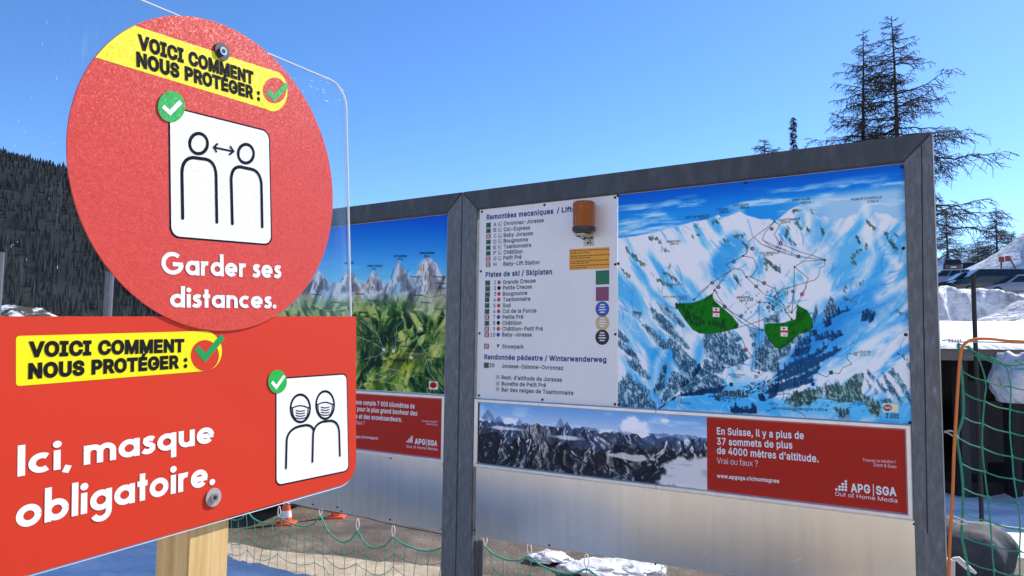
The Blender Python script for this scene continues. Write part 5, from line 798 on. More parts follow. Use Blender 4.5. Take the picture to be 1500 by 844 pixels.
def summer_map(pl, off):
    p = Paint(pl, -2.84, -1.466, -.149, -.1475, 720, 400, off); X, Y = p.X, p.Y
    def q(x, y): return (420+x*.4738, 280+y*.4738)
    tt = np.clip((Y-318)/90, 0, 1)[..., None]; p.C[:] = (np.array((10, 98, 196))*(1-tt)+np.array((130, 206, 240))*tt)/255
    p.blend(ss(.5, .72, fbm(X/40, Y/7, 4, 3))*ss(375, 405, Y)*.5, (190, 225, 240))
    pk = [(150, 430), (330, 415)]+[q(*a) for a in ((-60, 290), (0, 280), (60, 300), (100, 245), (130, 285), (165, 285), (192, 240), (215, 275), (240, 290), (268, 245), (300, 285), (325, 280), (347, 215), (380, 275), (400, 255), (415, 215), (440, 205), (462, 225), (475, 255), (495, 265), (520, 250))]+[(700, 620), (150, 620)]
    w, m = p.mask(pk, .8, 2.2, 7); p.put(w, m, (222, 224, 226)); LM = np.zeros(X.shape); LM[w] = m
    n1 = fbm((X+.35*Y)/7, Y/30, 5, 12); n2 = fbm((X-.4*Y)/8, Y/34, 5, 19)
    hi = 1-ss(440, 470, Y)
    p.blend(LM*hi*ss(.5, .66, n1)*.75, (128, 128, 134)); p.blend(LM*hi*ss(.54, .7, n2)*.7, (170, 150, 124)); p.blend(LM*hi*ss(.62, .74, n1)*.7, (66, 72, 88)); p.blend(LM*hi*ss(.56, .7, fbm(X/16, Y/30, 4, 31))*.55, (140, 188, 216))
    for x, y, s_ in ((100, 245, 40), (192, 240, 44), (268, 245, 40), (347, 215, 60), (435, 205, 70)):        # rock pyramids: lit left, shaded right
        a = q(x, y); p.poly([a, q(x+s_*.75, y+s_*1.5), q(x+s_*.1, y+s_*1.6)], (104, 100, 104), 2, .55, 4, x); p.poly([a, q(x-s_*.5, y+s_*1.3), q(x, y+s_*1.2)], (240, 236, 228), 2, .6, 3, x+1)
        for k in range(12): rr = random.Random(x+k); xx = x+rr.uniform(-s_*.5, s_*.6); yy = y+rr.uniform(s_*.3, s_*1.5); p.line([q(xx, yy), q(xx+rr.uniform(-6, 6), yy+rr.uniform(8, 22))], 1.1, (88, 82, 84), .6, .7)
    # meadows and woods
    gm = ss(425, 470, Y+10*(fbm(X/18, Y/18, 4, 44)-.5)*2); p.blend(LM*gm*.9, (150, 170, 92))
    v1 = fbm((X*.8+Y*.5)/7, (Y*.8-X*.5)/36, 4, 51); v2 = fbm((X*.8-Y*.5)/7, (Y*.8+X*.5)/36, 4, 57); v3 = fbm((X*.97+Y*.2)/6, (Y*.97-X*.2)/26, 4, 63); v4 = fbm((X*.94-Y*.34)/6, (Y*.94+X*.34)/26, 4, 69)
    bl = fbm(X/34, Y/34, 3, 83); bl = (bl-.5)*5; v = np.where(bl > .35, v1, np.where(bl > 0, v3, np.where(bl > -.35, v4, v2))); v = (v + np.roll(v, 1, 1) + np.roll(v, 1, 0))/3
    SV = lambda: (p.blend(LM*ss(425, 470, Y)*ss(.44, .50, v)*.85, (92, 132, 60)), p.blend(LM*ss(435, 490, Y)*ss(.51, .56, v)*.95, (36, 78, 50)), p.blend(LM*ss(420, 490, Y)*ss(.58, .64, v)*.85, (20, 46, 48)), p.blend(LM*ss(430, 480, Y)*ss(.60, .68, 1-v)*.8, (214, 210, 130)))
    SV()
    p.blend(LM*ss(.58, .72, fbm(X/13, Y/9, 4, 77))*ss(430, 470, Y)*.6, (190, 194, 118))
    def soft(pts, c, s_=5, a=.85, wp=4, sd=1):
        w, m = p.mask([q(*b) for b in pts], s_, wp, sd)
        if w is not None: p.put(w, m*a, c)
    soft([(225, 380), (290, 400), (330, 470), (290, 520), (230, 560), (215, 450)], (34, 70, 52), 5, .8); soft([(300, 420), (340, 400), (335, 480), (310, 470)], (24, 54, 46), 4, .9); soft([(380, 300), (400, 330), (360, 410), (370, 360)], (84, 90, 108), 4, .9); soft([(400, 320), (450, 310), (470, 380), (400, 390)], (206, 206, 178), 5, .8)
    soft([(420, 400), (500, 430), (500, 480), (440, 470)], (56, 96, 52), 6, .8); soft([(440, 300), (500, 310), (500, 370), (470, 370)], (176, 170, 140), 5, .7); soft([(220, 340), (280, 370), (260, 400), (200, 380)], (176, 186, 116), 5, .8)
    soft([(280, 560), (340, 490), (400, 500), (430, 520), (390, 560), (340, 580), (290, 620), (250, 620)], (178, 176, 70), 5, .9); soft([(250, 600), (330, 570), (370, 600), (340, 625), (250, 625)], (120, 150, 56), 5, .9); soft([(390, 490), (430, 500), (420, 530), (390, 520)], (196, 176, 96), 3, .8)
    soft([(420, 540), (500, 500), (500, 630), (440, 630)], (36, 74, 50), 5, .9); soft([(380, 590), (440, 560), (470, 630), (390, 630)], (30, 70, 52), 5, .8); soft([(430, 580), (460, 560), (470, 620)], (96, 140, 60), 4, .7)
    C0 = p.C.copy(); SV(); p.C = C0*.45+p.C*.55
    rg = random.Random(5)
    for k in range(420):
        x, y = rg.uniform(430, 655), rg.uniform(455, 578); i = int(rg.random()*3); 
        p.line([(x, y), (x+rg.uniform(-3, 3), y+rg.uniform(3, 8))], rg.uniform(.8, 1.8), ((24, 56, 40), (74, 112, 56), (170, 180, 100))[i], .6, .6)
    for ln in ([(270, 585), (310, 575), (275, 565), (320, 550), (290, 545), (350, 555), (300, 590), (345, 600), (330, 620)], [(230, 400), (280, 440), (300, 490), (335, 490)], [(335, 490), (340, 420), (360, 400)], [(370, 500), (400, 505), (430, 500), (410, 470), (400, 440), (415, 420)], [(430, 510), (440, 560), (470, 600), (490, 625)], [(220, 450), (260, 465), (300, 490)], [(240, 520), (280, 510), (310, 490)], [(420, 495), (450, 480), (490, 475)], [(400, 345), (430, 380), (460, 380), (490, 390)], [(150, 330), (210, 345), (260, 340), (290, 370)], [(80, 350), (120, 370), (170, 365)]):
        p.line([q(*a) for a in ln], .7, (226, 226, 214), .45, .75)
    for ln in ([(215, 400), (270, 380), (300, 400), (340, 380)], [(380, 380), (410, 320), (440, 330), (490, 320)], [(100, 370), (150, 340), (190, 350)], [(350, 400), (380, 440), (430, 440), (490, 440)]):
        p.line([q(*a) for a in ln], .6, (50, 44, 40), .45, .7)
    return p

def alpine_photo(pl, off):
    p = Paint(pl, .172, -1.925, 1.7925, -1.5035, 560, 170, off); X, Y, Sx, T = p.X, p.Y, p.S, p.T
    t = np.clip(T/.45, 0, 1)[..., None]; p.C[:] = (np.array((96, 152, 208))*(1-t)+np.array((206, 214, 226))*t)/255
    u = Sx*16; aspect = 4.2
    p.blend(ss(.52, .7, fbm(u*.6, T*9, 4, 2))*ss(.0, .1, T)*.35, (225, 232, 240))
    def ridge(base, amp, sc, seed): 
        n = 1-np.abs(2*fbm(u[0]*sc, u[0]*0+seed*3.1, 5, seed, .55)-1); return base-amp*(n-.6)
    def cones(r, L):
        for c, h, w_ in L: r = np.minimum(r, h+np.abs(Sx[0]-c)/w_)
        return r
    layers = [(cones(ridge(.33, .14, .55, 4), ((.045, .10, .22), (.10, .20, .25), (.40, .16, .16), (.66, .24, .18), (.205, .22, .2))), (112, 136, 172), (150, 166, 190), .4), (cones(ridge(.38, .2, .6, 9), ((.43, .22, .2),)), (64, 86, 122), (128, 146, 172), .6), (cones(ridge(.45, .35, .42, 15), ((.29, .27, .5), (.50, .27, .3), (.12, .34, .5))), (62, 74, 96), (214, 218, 224), 1.), (ridge(.66, .5, .35, 23), (42, 47, 58), (214, 214, 216), 1.)]
    rd = lambda x, y, sd: 1-np.abs(2*fbm(x, y, 5, sd, .5)-1)
    wx = 2.2*(fbm(u*.35, T*1.5, 3, 5)-.5); sp1 = rd(u*.45+T*1.2+wx, T*1.5-u*.16, 33); sp2 = rd(u*.45-T*1.0+9+wx, T*1.5+u*.14, 44); Hh = np.maximum(sp1, sp2*.96); gx = np.gradient(Hh, axis=1); gx = gx/gx.std(); lit = np.clip(.5-.3*gx, 0, 1)
    fine = fbm(u*5+T*8, T*16, 4, 71, .55)
    for i, (r, dk, sn, a) in enumerate(layers):
        if i == 1:
            for cx, cy, rx, ry in ((.02, .36, .05, .13), (.16, .30, .06, .09), (.30, .32, .03, .06), (.60, .36, .05, .10), (.72, .22, .085, .17), (.78, .38, .07, .07), (.52, .42, .07, .06), (.96, .42, .03, .06), (.84, .1, .02, .03)):
                d = 1-np.hypot((Sx-cx)/rx, (T-cy)/ry)+1.1*(fbm(u*2.2, T*10, 5, 50)-.5); p.blend(ss(.0, .45, d)*.92, (232, 228, 228)); p.blend(ss(.35, .9, d)*ss(cy-.02, cy+.1, T)*.35, (170, 172, 186))
        m = ss(-.006, .008, T-r[None, :]); p.blend(m, dk); dep = np.clip((T-r[None, :])/.3, 0, 1)
        p.blend(m*ss(.45, .95, lit)*.42*a, tuple(min(255, c*1.9+14) for c in dk)); p.blend(m*ss(.5, .9, 1-lit)*.5*a, tuple(c*.45 for c in dk))
        p.blend(m*ss(.48, .8, lit)*ss(.46, .58, fine)*(1-dep*.4)*a*.9, sn)
        if i >= 2: p.blend(m*ss(.52, .64, fbm(u*.8, T*4, 4, 90+i))*.5*ss(.4, .8, lit), (140, 122, 104))
    for cx, cy, rx, ry in ((.13, .40, .1, .035), (.42, .46, .09, .04)): p.blend(ss(-.1, .5, 1-np.hypot((Sx-cx)/rx, (T-cy)/ry)+1.0*(fbm(u*2, T*12, 4, 61)-.5))*.75, (226, 226, 230))
    gl = 1-np.hypot((Sx-1.0)/.18, (T-.83)/.30)+.8*(fbm(u*1.4, T*5, 5, 66)-.5); p.blend(ss(.0, .15, gl), (196, 192, 194)); p.blend(ss(.1, .3, gl)*ss(.5, .62, fbm(u*.8, T*16, 4, 8))*.5, (138, 138, 148))
    gl = 1-np.hypot((Sx-.70)/.12, (T-.66)/.07)+1.0*(fbm(u*1.4, T*7, 5, 68)-.5); p.blend(ss(.15, .4, gl)*.85, (206, 202, 200))
    return p

# ================================================================== THE TWO BOARDS
def f3(x, y): return (690+x*.3912, 270+y*.3912)
def fa(x, y): return (690+x*.18966, 280+y*.18966)
def fb(x, y): return (690+x*.20147, 430+y*.20147)
def f6(x, y): return (690+x*.44, 570+y*.44)
def f5(x, y): return (420+x*.4738, 280+y*.4738)
B_ = BOARD
PRINT = print_mat('printed_map', .4, .14); PHOTO = print_mat('printed_photograph', .4, .14)
SHEET = bpy.data.materials.new('brushed_aluminium_sheet'); SHEET.use_nodes = True
t = SHEET.node_tree; N = t.nodes; b = N['Principled BSDF']; b.inputs['Metallic'].default_value = 1; b.inputs['Roughness'].default_value = .3
tc = N.new('ShaderNodeTexCoord'); mp = N.new('ShaderNodeMapping'); mp.inputs['Scale'].default_value = (3, 3, .3); t.links.new(tc.outputs['Object'], mp.inputs[0])
n = N.new('ShaderNodeTexNoise'); n.inputs['Scale'].default_value = 6; n.inputs['Detail'].default_value = 7; t.links.new(mp.outputs[0], n.inputs['Vector'])
r = N.new('ShaderNodeValToRGB'); r.color_ramp.elements[0].position = .3; r.color_ramp.elements[0].color = (.66, .62, .56, 1); r.color_ramp.elements[1].position = .7; r.color_ramp.elements[1].color = (.74, .70, .63, 1)
t.links.new(n.outputs[0], r.inputs[0]); t.links.new(r.outputs[0], b.inputs['Base Color'])
n2 = N.new('ShaderNodeTexNoise'); n2.inputs['Scale'].default_value = 2.2; n2.inputs['Detail'].default_value = 5; t.links.new(tc.outputs['Object'], n2.inputs['Vector'])
mr = N.new('ShaderNodeMapRange'); mr.inputs[3].default_value = .18; mr.inputs[4].default_value = .30; t.links.new(n2.outputs[0], mr.inputs[0]); t.links.new(mr.outputs[0], b.inputs['Roughness'])
bp = N.new('ShaderNodeBump'); bp.inputs['Strength'].default_value = .05; bp.inputs['Distance'].default_value = .01; t.links.new(n2.outputs[0], bp.inputs['Height']); t.links.new(bp.outputs[0], b.inputs['Normal'])

GND = -B_.o.z
def bay(a, label):
    """one framed bay between a and a+2.98 metres along the board line"""
    o = thing('information_board', label, 'information board', (*B_.P(a+1.49, 0).xy, 0), 'framed boards in one row')
    e = a+2.98; g = .0015; fw = .022; bw = -.085
    q = MB(); q.slab(B_, [(a+.002, GND-.1), (a+.133, GND-.1), (a+.133, -.135-g), (a+.002, -.004-g)], bw, fw); q.build('post', GALV2, o, bevel=.004)
    q = MB(); q.slab(B_, [(e-.133, GND-.1), (e-.002, GND-.1), (e-.002, -.004-g), (e-.133, -.135-g)], bw, fw); p2 = q.build('post', GALV2, o, bevel=.004)
    q = MB(); q.slab(B_, [(a+.133+g, -.135), (e-.133-g, -.135), (e-.003, 0), (a+.003, 0)], bw, fw); q.build('top_beam', GALV, o, bevel=.004)
    return o, p2
def screws(parent, pts, r=.0085):
    for x, y in pts:
        c = B_.uv(x, y); q = MB(); q.slab(B_, circ(c[0], c[1], r, 10), .0005, .004); q.build('screw', DARK, parent)
def snap_frame(a0, b0, a1, b1, parent):
    """bevelled clip frame round a poster"""
    w = .032; prof = ((0, .0), (0, .012), (.008, .018), (.024, .018), (w, .0075))
    q = MB(); n = 4; V = []
    for d, h in prof:
        V += [B_.P(x, y, h+.002) for x, y in ((a0+d, b0+d), (a1-d, b0+d), (a1-d, b1-d), (a0+d, b1-d))]
    F = []
    for k in range(len(prof)-1):
        for i in range(4): F.append((k*4+i, k*4+(i+1) % 4, (k+1)*4+(i+1) % 4, (k+1)*4+i))
    q.add(V, F); return q.build('clip_frame', ALU, parent)
def logo_dots(mb, f, xs, ys, r, off):
    for i, y in enumerate(ys):
        for j, x in enumerate(xs):
            if j+i >= len(xs)-1:
                yy = y+(x-xs[0])*.05; c = B_.uv(*f(x, yy)); mb.flat(B_, circ(c[0], c[1], r, 10), off)

# ---- right-hand bay
ob, rpost = bay(0, 'galvanised board frame with the snowy ski map, white lift list and alpine photo advert')
q = MB(); q.ribbon(B_, [B_.uv(1350.5, 215), B_.uv(1352.5, 420), B_.uv(1356, 600), B_.uv(1359, 780)], .005, .0235); q.build('seam_stain', DARK, rpost)
lp = MB(); lp.rect(B_, .1425, -1.4795, 1.2215, -.1405, -.004, .0005); lp = lp.build('list_panel', WHITEP, ob)
mp_ = MB(); mp_.rect(B_, 1.2255, -1.4815, 2.8615, -.141, -.005, -.0005); mp_ = mp_.build('map_panel', WHITEP, ob)
P = winter_map(B_, .0004)
def dot(f, x, y, r, col, ring=None):
    c = f(x, y)
    if ring: P.line([c, (c[0]+.01, c[1])], r*2+1.4, ring, .5)
    P.line([c, (c[0]+.01, c[1])], r*2, col, .5)
for f, x, y, c in ((z5, 853, 567, 'r'), (z5, 737, 648, 'b'), (z5, 643, 805, 'r'), (z5, 926, 780, 'r'), (z6, 98, 533, 'r'), (z8, 210, 43, 'r'), (z7, 738, 354, 'r'), (z7, 620, 113, 'k'), (z7, 783, 326, 'k'), (z7, 865, 117, 'b')):
    dot(f, x, y, 2.1, {'r': (170, 60, 60), 'b': (40, 100, 190), 'k': (40, 40, 46)}[c], (60, 50, 56)); a = f(x, y); P.line([(a[0], a[1]-1), (a[0], a[1]+1)], .7, (235, 235, 235), .4)
def sq(f, x, y, h, col, soft=.4):
    a = f(x, y); P.poly([(a[0]-h, a[1]-h), (a[0]+h, a[1]-h), (a[0]+h, a[1]+h), (a[0]-h, a[1]+h)], col, soft)
for f, x, y in ((z5, 605, 778), (z5, 877, 801), (z5, 972, 445), (z6, 210, 615), (z8, 160, 27), (z7, 712, 165), (z7, 892, 113), (z8, 155, 467)): sq(f, x, y, 2.3, (52, 58, 62)); sq(f, x, y, 1., (150, 160, 160))
for f, x, y in ((z5, 990, 400), (z5, 795, 612), (z5, 815, 742), (z6, 373, 636), (z6, 185, 680), (z7, 447, 72), (z7, 562, 20), (z7, 830, 245), (z7, 813, 88), (z7, 813, 485), (z7, 870, 92), (z7, 893, 130), (z8, 152, 145), (z8, 152, 182)): sq(f, x, y, 1.3, (36, 36, 42))
for f, x, y in ((z7, 657, 550), (z7, 583, 630), (z8, 373, 483), (z8, 245, 655)): sq(f, x, y, 2.8, (22, 84, 84))
for f, x, y in ((z8, 512, 378), (z7, 368, 637), (z7, 770, 72), (z8, 25, 545), (z8, 122, 38), (z7, 700, 458), (z7, 796, 506)): sq(f, x, y, 2.4, (60, 70, 80)); sq(f, x, y, 1.9, (220, 226, 230)); a = f(x, y); P.line([(a[0]-1, a[1]-1.4), (a[0]-1, a[1]+1.4)], .7, (50, 60, 70), .3); P.line([(a[0]+1, a[1]-1.4), (a[0]+1, a[1]+1.4)], .7, (50, 60, 70), .3)
sq(z8, 272, 548, 2.6, (30, 60, 140))
for a, b_ in ((z7(553, 117), z7(591, 171)), (z8(90, 224), z8(130, 281))):
    P.poly([a, (b_[0], a[1]+.4), b_, (a[0], b_[1]-.4)], (236, 230, 226), .4); m_ = (a[1]+b_[1])/2
    P.poly([(a[0], m_-1.8), (b_[0], m_-1.4), (b_[0], m_+1.6), (a[0], m_+1.2)], (196, 40, 44), .4); P.poly([(a[0]+3, a[1]+1.5), (a[0]+7, a[1]+2.4), (a[0]+4.5, a[1]+5)], (24, 24, 28), .4); P.line([(a[0]+4, b_[1]-3), (a[0]+8, b_[1]-2)], 1, (200, 60, 60), .4)
a, b_ = z8(663, 655), z8(752, 707); P.poly([a, (b_[0], a[1]+.8), b_, (a[0], b_[1]-.8)], (228, 218, 190), .5)
c = z8(691, 681); P.poly([(c[0]+6.2*math.cos(k*.35), c[1]+4.6*math.sin(k*.35)) for k in range(18)], (112, 24, 34), .5)
P.build('map_print', PRINT, mp_, (1.16, 1.1, 1.03), 1.08, 1.1)
T = MB()
def lab(f, s, p0, p1, h=13, wt=.02): put_text(T, B_, s, f(*p0), f(*p1), h*(.2371 if f in (z5, z6) else .2607), .0012, wt)
for a in ((z5, 'DENT DE MORCLES', (440, 382), (590, 368)), (z5, '2969 m', (527, 388), (583, 383)), (z5, 'TITA SERI', (628, 334), (703, 327)), (z5, '2851 m', (650, 348), (705, 344)), (z5, 'TETE NOIRE', (732, 310), (832, 301)), (z5, '2876 m', (777, 322), (832, 317)), (z5, 'FENESTRAL', (323, 532), (412, 526)), (z5, '2439 m', (345, 546), (397, 542)), (z5, 'SAYA 2182 m', (328, 797), (420, 793)),
          (z6, 'DENT FAVRE', (172, 275), (283, 264)), (z6, '2917 m', (225, 289), (285, 283)), (z6, "POINTE D'AUFALLE", (537, 271), (725, 254)), (z6, '2725 m', (635, 284), (702, 279)), (z6, 'TSANTONNAIRE', (82, 399), (220, 388)), (z6, '2500 m', (98, 412), (160, 408)), (z6, 'SIX ARMAILLE', (-31, 601), (92, 597)), (z6, '2627 m', (-8, 615), (50, 611)),
          (z7, "PETIT PRE D'EULOI", (273, 64), (408, 62), 11), (z7, '1998 m', (362, 76), (408, 75), 11), (z7, 'JORASSE', (685, 67), (760, 66), 12, .03), (z7, '1940 m', (700, 83), (755, 82), 11, .03), (z7, 'OVRONNAZ', (580, 614), (755, 619), 28, .06), (z7, 'LEYTRON', (360, 659), (428, 662), 11), (z7, 'CENTRE SPORTIF', (640, 499), (735, 502), 9), (z7, 'OVRONNAZ', (662, 511), (715, 513), 8),
          (z8, 'LOUTZE', (525, 373), (598, 375), 13), (z8, '1721 m', (537, 388), (592, 390), 11), (z8, 'MAYENS DE CHAMOSON 1300 m', (40, 690), (355, 699), 13), (z8, '© 2000', (682, 723), (755, 727), 12, .04), (z8, '& 2004', (682, 738), (755, 741), 12, .04)): lab(*a)
T.build('map_lettering', INK, mp_)
T = MB(); put_text(T, B_, 'vista', z8(674, 686), z8(709, 687), 4, .0013, .03); T.build('logo_lettering', WHITE, mp_)
screws(mp_, [fa(1138, 562), z5(25, 660), z5(812, 160), z6(848, 62), z6(857, 565), z7(25, 663), z8(793, 270), z8(818, 765), z5(22, 240)])
screws(lp, [fa(86, 160), fa(568, 108), fa(1113, 50), fa(77, 620), fa(1115, 567), fb(63, 290), fb(1050, 297), fb(59, 742), fb(520, 772), fb(1047, 805)])
# writing on the list
H = MB()
put_text(H, B_, 'Remontées mecaniques', fa(120, 221), fa(636, 174), 37*.18966, .0012, .035); put_text(H, B_, '/ Lifte', fa(662, 169), fa(808, 156), 37*.18966, .0012, .035)
put_text(H, B_, 'Pistes de ski / Skipisten', fa(113, 664), fa(627, 641), 36*.18966, .0012, .035); put_text(H, B_, 'Randonnée pédestre / Winterwanderweg', fb(97, 477), fb(985, 499), 33*.2015, .0012, .035)
H.build('heading_lettering', NAVY, lp)
T = MB()
for s, p0, p1, l, ly in (('Ovronnaz-Jorasse', (253, 265), (562, 240), 'A', 273), ('Col-Express', (253, 311), (457, 296), 'B', 316), ('Baby Jorasse', (252, 355), (478, 340), 'C', 360), ('Bougnonne', (252, 399), (440, 388), 'D', 405), ('Tsantonnaire', (252, 444), (465, 431), 'E', 449), ('Châtillon', (252, 487), (397, 480), 'F', 492), ('Petit Pré', (250, 530), (390, 523), 'G', 536), ('Baby-Lift Station', (250, 577), (530, 564), 'H', 581)):
    put_text(T, B_, s, fa(*p0), fa(*p1), 29*.18966, .0012, .022); put_text(T, B_, l, fa(174, ly), fa(196, ly-1.2), 28*.18966,   .0012, .014)
rows = [(fa, 'Grande Creuse', (247, 718), (500, 706), '1', 217, 705), (fa, 'Petite Creuse', (247, 762), (470, 752), '2', 217, 749), (fa, 'Bougnonne', (245, 808), (435, 801), '3', 216, 794), (fb, 'Tsantonnaire', (232, 58), (432, 52), '4', 202, 45), (fb, 'Sud', (230, 101), (288, 99), '5', 202, 88), (fb, 'Col de la Forcle', (230, 142), (476, 138), '6', 201, 130),
        (fb, 'Petite Pré', (229, 185), (380, 183), '7', 200, 172), (fb, 'Châtillon', (228, 228), (367, 227), '8', 199, 214), (fb, 'Châtillon-Petit Pré', (228, 270), (522, 270), '9', 199, 257), (fb, 'Baby-Jorasse', (227, 312), (442, 313), '10', 198, 300)]
DOTC = {'1': 'r', '2': 'k', '3': 'r', '4': 'r', '5': 'r', '6': 'r', '7': 'b', '8': 'k', '9': 'r', '10': 'b'}
DR = mat('piste_red', lin((190, 56, 50)), .4); DB = mat('piste_blue', lin((30, 66, 140)), .4)
D_ = {'r': MB(), 'k': MB(), 'b': MB()}
for f, s, p0, p1, num, dx, dy in rows:
    k = .18966 if f is fa else .20147; put_text(T, B_, s, f(*p0), f(*p1), 5.5, .0012, .022)
    w_ = 12 if len(num) == 1 else 30
    x1 = dx-(26 if f is fb else 26); put_text(T, B_, num, f(x1-w_, dy+14), f(x1, dy+13), 5.2,   .0012, .014, fit=False)
    c = B_.uv(*f(dx, dy)); D_[DOTC[num]].flat(B_, circ(c[0], c[1], .0145, 18), .0012)
for s, p0, p1 in (('Snowpark', (227, 398), (384, 401)), ('20', (134, 535), (171, 536)), ('Jorasse-Odonne-Ovronnaz', (224, 540), (671, 556)), ("Rest. d'altitude de Jorasse", (222, 623), (661, 642)), ('Buvette de Petit Pré', (222, 668), (545, 681)), ('Bar des neiges de Tsantonnaire', (222, 712), (745, 738))):
    put_text(T, B_, s, fb(*p0), fb(*p1), 5.5, .0012, .022)
for x, y, kind in ((223, 255, 0), (223, 300, 0), (223, 345, 0), (224, 387, 1), (223, 432, 0), (222, 475, 0), (221, 520, 0)):
    c = B_.uv(*fa(x, y)); h = .013; T.ribbon(B_, [(c[0]-h, c[1]-h), (c[0]+h, c[1]-h), (c[0]+h, c[1]+h), (c[0]-h, c[1]+h)], .0022, .0012, closed=True); T.ribbon(B_, [(c[0]-h*.4, c[1]+h*.6), (c[0]-h*.2, c[1]-h*.5), (c[0]+h*.5, c[1]-h*.6)], .004, .0013)
for x, y in ((195, 608), (195, 655), (194, 695)):
    c = B_.uv(*fb(x, y)); h = .012; T.ribbon(B_, [(c[0]-h, c[1]-h), (c[0]+h, c[1]-h), (c[0]+h, c[1]+h), (c[0]-h, c[1]+h)], .002, .0012, closed=True); T.ribbon(B_, [(c[0]-h*.6, c[1]+h*.6), (c[0]+h*.6, c[1]-h*.6)], .003, .0013); T.ribbon(B_, [(c[0]-h*.6, c[1]-h*.6), (c[0]+h*.6, c[1]+h*.6)], .003, .0014)
c = B_.uv(*fb(198, 383)); T.flat(B_, [(c[0]-.012, c[1]+.012), (c[0]-.004, c[1]-.014), (c[0]+.004, c[1]-.002), (c[0]+.013, c[1]+.012)], .0012)
T.build('row_lettering', ROWINK, lp)
for k, nm, m_ in (('r', 'red_run_dots', DR), ('k', 'black_run_dots', BLACK), ('b', 'blue_run_dots', DB)): D_[k].build(nm, m_, lp)
# little status plates, one for every line of the list
TG = mat('status_green', (.006, .035, .012), .35); TGL = mat('status_green_mark', (.05, .22, .07), .4); TRD = mat('status_red', (.36, .012, .015), .35)
tiles = [(fa, 118, 243, 153, 285, 1), (fa, 118, 288, 152, 327, 1), (fa, 118, 331, 152, 369, 0), (fa, 118, 375, 152, 413, 1), (fa, 117, 419, 151, 457, 1), (fa, 117, 462, 151, 500, 1), (fa, 116, 505, 150, 544, 0), (fa, 116, 549, 150, 589, 0), (fa, 111, 690, 147, 731, 1), (fa, 111, 735, 147, 776, 1), (fa, 110, 779, 146, 818, 1),
         (fb, 102, 27, 134, 64, 1), (fb, 102, 70, 134, 107, 1), (fb, 101, 113, 133, 150, 1), (fb, 100, 155, 133, 192, 0), (fb, 100, 198, 132, 235, 1), (fb, 99, 241, 131, 278, 0), (fb, 99, 283, 131, 319, 0), (fb, 97, 365, 130, 402, 0), (fb, 95, 503, 129, 541, 1)]
for f, x0, y0, x1, y1, open_ in tiles:
    a = B_.uv(*f(x0, y1)); b_ = B_.uv(*f(x1, y0)); w_, h_ = b_[0]-a[0], b_[1]-a[1]
    q = MB(); q.rect(B_, a[0], a[1], b_[0], b_[1], .0006, .003); q.m = [0]*len(q.f); q.mi = 1; cx, cy = a[0]+w_/2, a[1]+h_/2
    if open_: q.ribbon(B_, [(cx+.012, cy-.012), (cx-.008, cy-.012), (cx-.012, cy), (cx-.007, cy+.013), (cx+.008, cy+.012), (cx+.011, cy+.004)], .005, .0034)
    else:
        q.ribbon(B_, [(cx-.011, cy-.012), (cx+.011, cy+.012)], .0045, .0034); q.ribbon(B_, [(cx-.011, cy+.012), (cx+.011, cy-.012)], .0045, .0037)
    q.build('status_plate', [TG, TGL] if open_ else [TRD, WHITE], lp)
# colour key
for nm, f, pts, col in (('green_key', fa, [(964, 724), (1068, 719), (1068, 610), (964, 616)], (14, 112, 70)), ('maroon_key', fb, [(908, 56), (1002, 53), (1002, -49), (908, -45)], (134, 62, 98))):
    P4 = [B_.uv(*f(*p)) for p in pts]; q = MB(); q.flat(B_, P4, .0012); c = sum((Vector(p) for p in P4), Vector((0, 0)))/4; q.mi = 1; q.flat(B_, [tuple(c+(Vector(p)-c)*.93) for p in P4], .0016); q.build(nm, [INK, mat(nm+'_film', lin(col), .4)], lp)
for nm, x, y, col in (('blue_key', 955, 113, (40, 84, 170)), ('beige_key', 955, 214, (214, 180, 128)), ('black_key', 954, 318, (18, 18, 24))):
    q = MB(); c = B_.uv(*fb(x, y)); q.flat(B_, circ(c[0], c[1], .049, 32), .0012); q.mi = 1
    for j, w_ in enumerate((.022, .028, .034, .022)): q.rect(B_, c[0]-w_*.75, c[1]+.024-j*.016, c[0]+w_*.75, c[1]+.031-j*.016, .0014, .0016)
    q.build(nm, [mat(nm+'_film', lin(col), .4), WHITE], lp)
q = MB(); P4 = [B_.uv(*fa(*p)) for p in ((760, 611), (1069, 598), (1069, 432), (760, 450))]; q.slab(B_, P4, .0006, .0014); q.mi = 1; rg = random.Random(8)
for row, y in enumerate((463, 481, 505, 521, 545, 561, 580, 596)):
    x = 768; xe = 1052 if row % 2 == 0 else 900
    while x < xe:
        l = rg.uniform(10, 30); t0 = (x-760)/309*-1; y0 = y - (x-760)*.048; y1 = y - (x+l-760)*.048
        q.ribbon(B_, [B_.uv(*fa(x, y0)), B_.uv(*fa(x+l, y1))], .0065, .0018, caps=False); x += l+6
q.build('amber_notice', [mat('amber_film', (.86, .36, .012), .4), mat('notice_ink', (.20, .08, .01), .5)], lp)
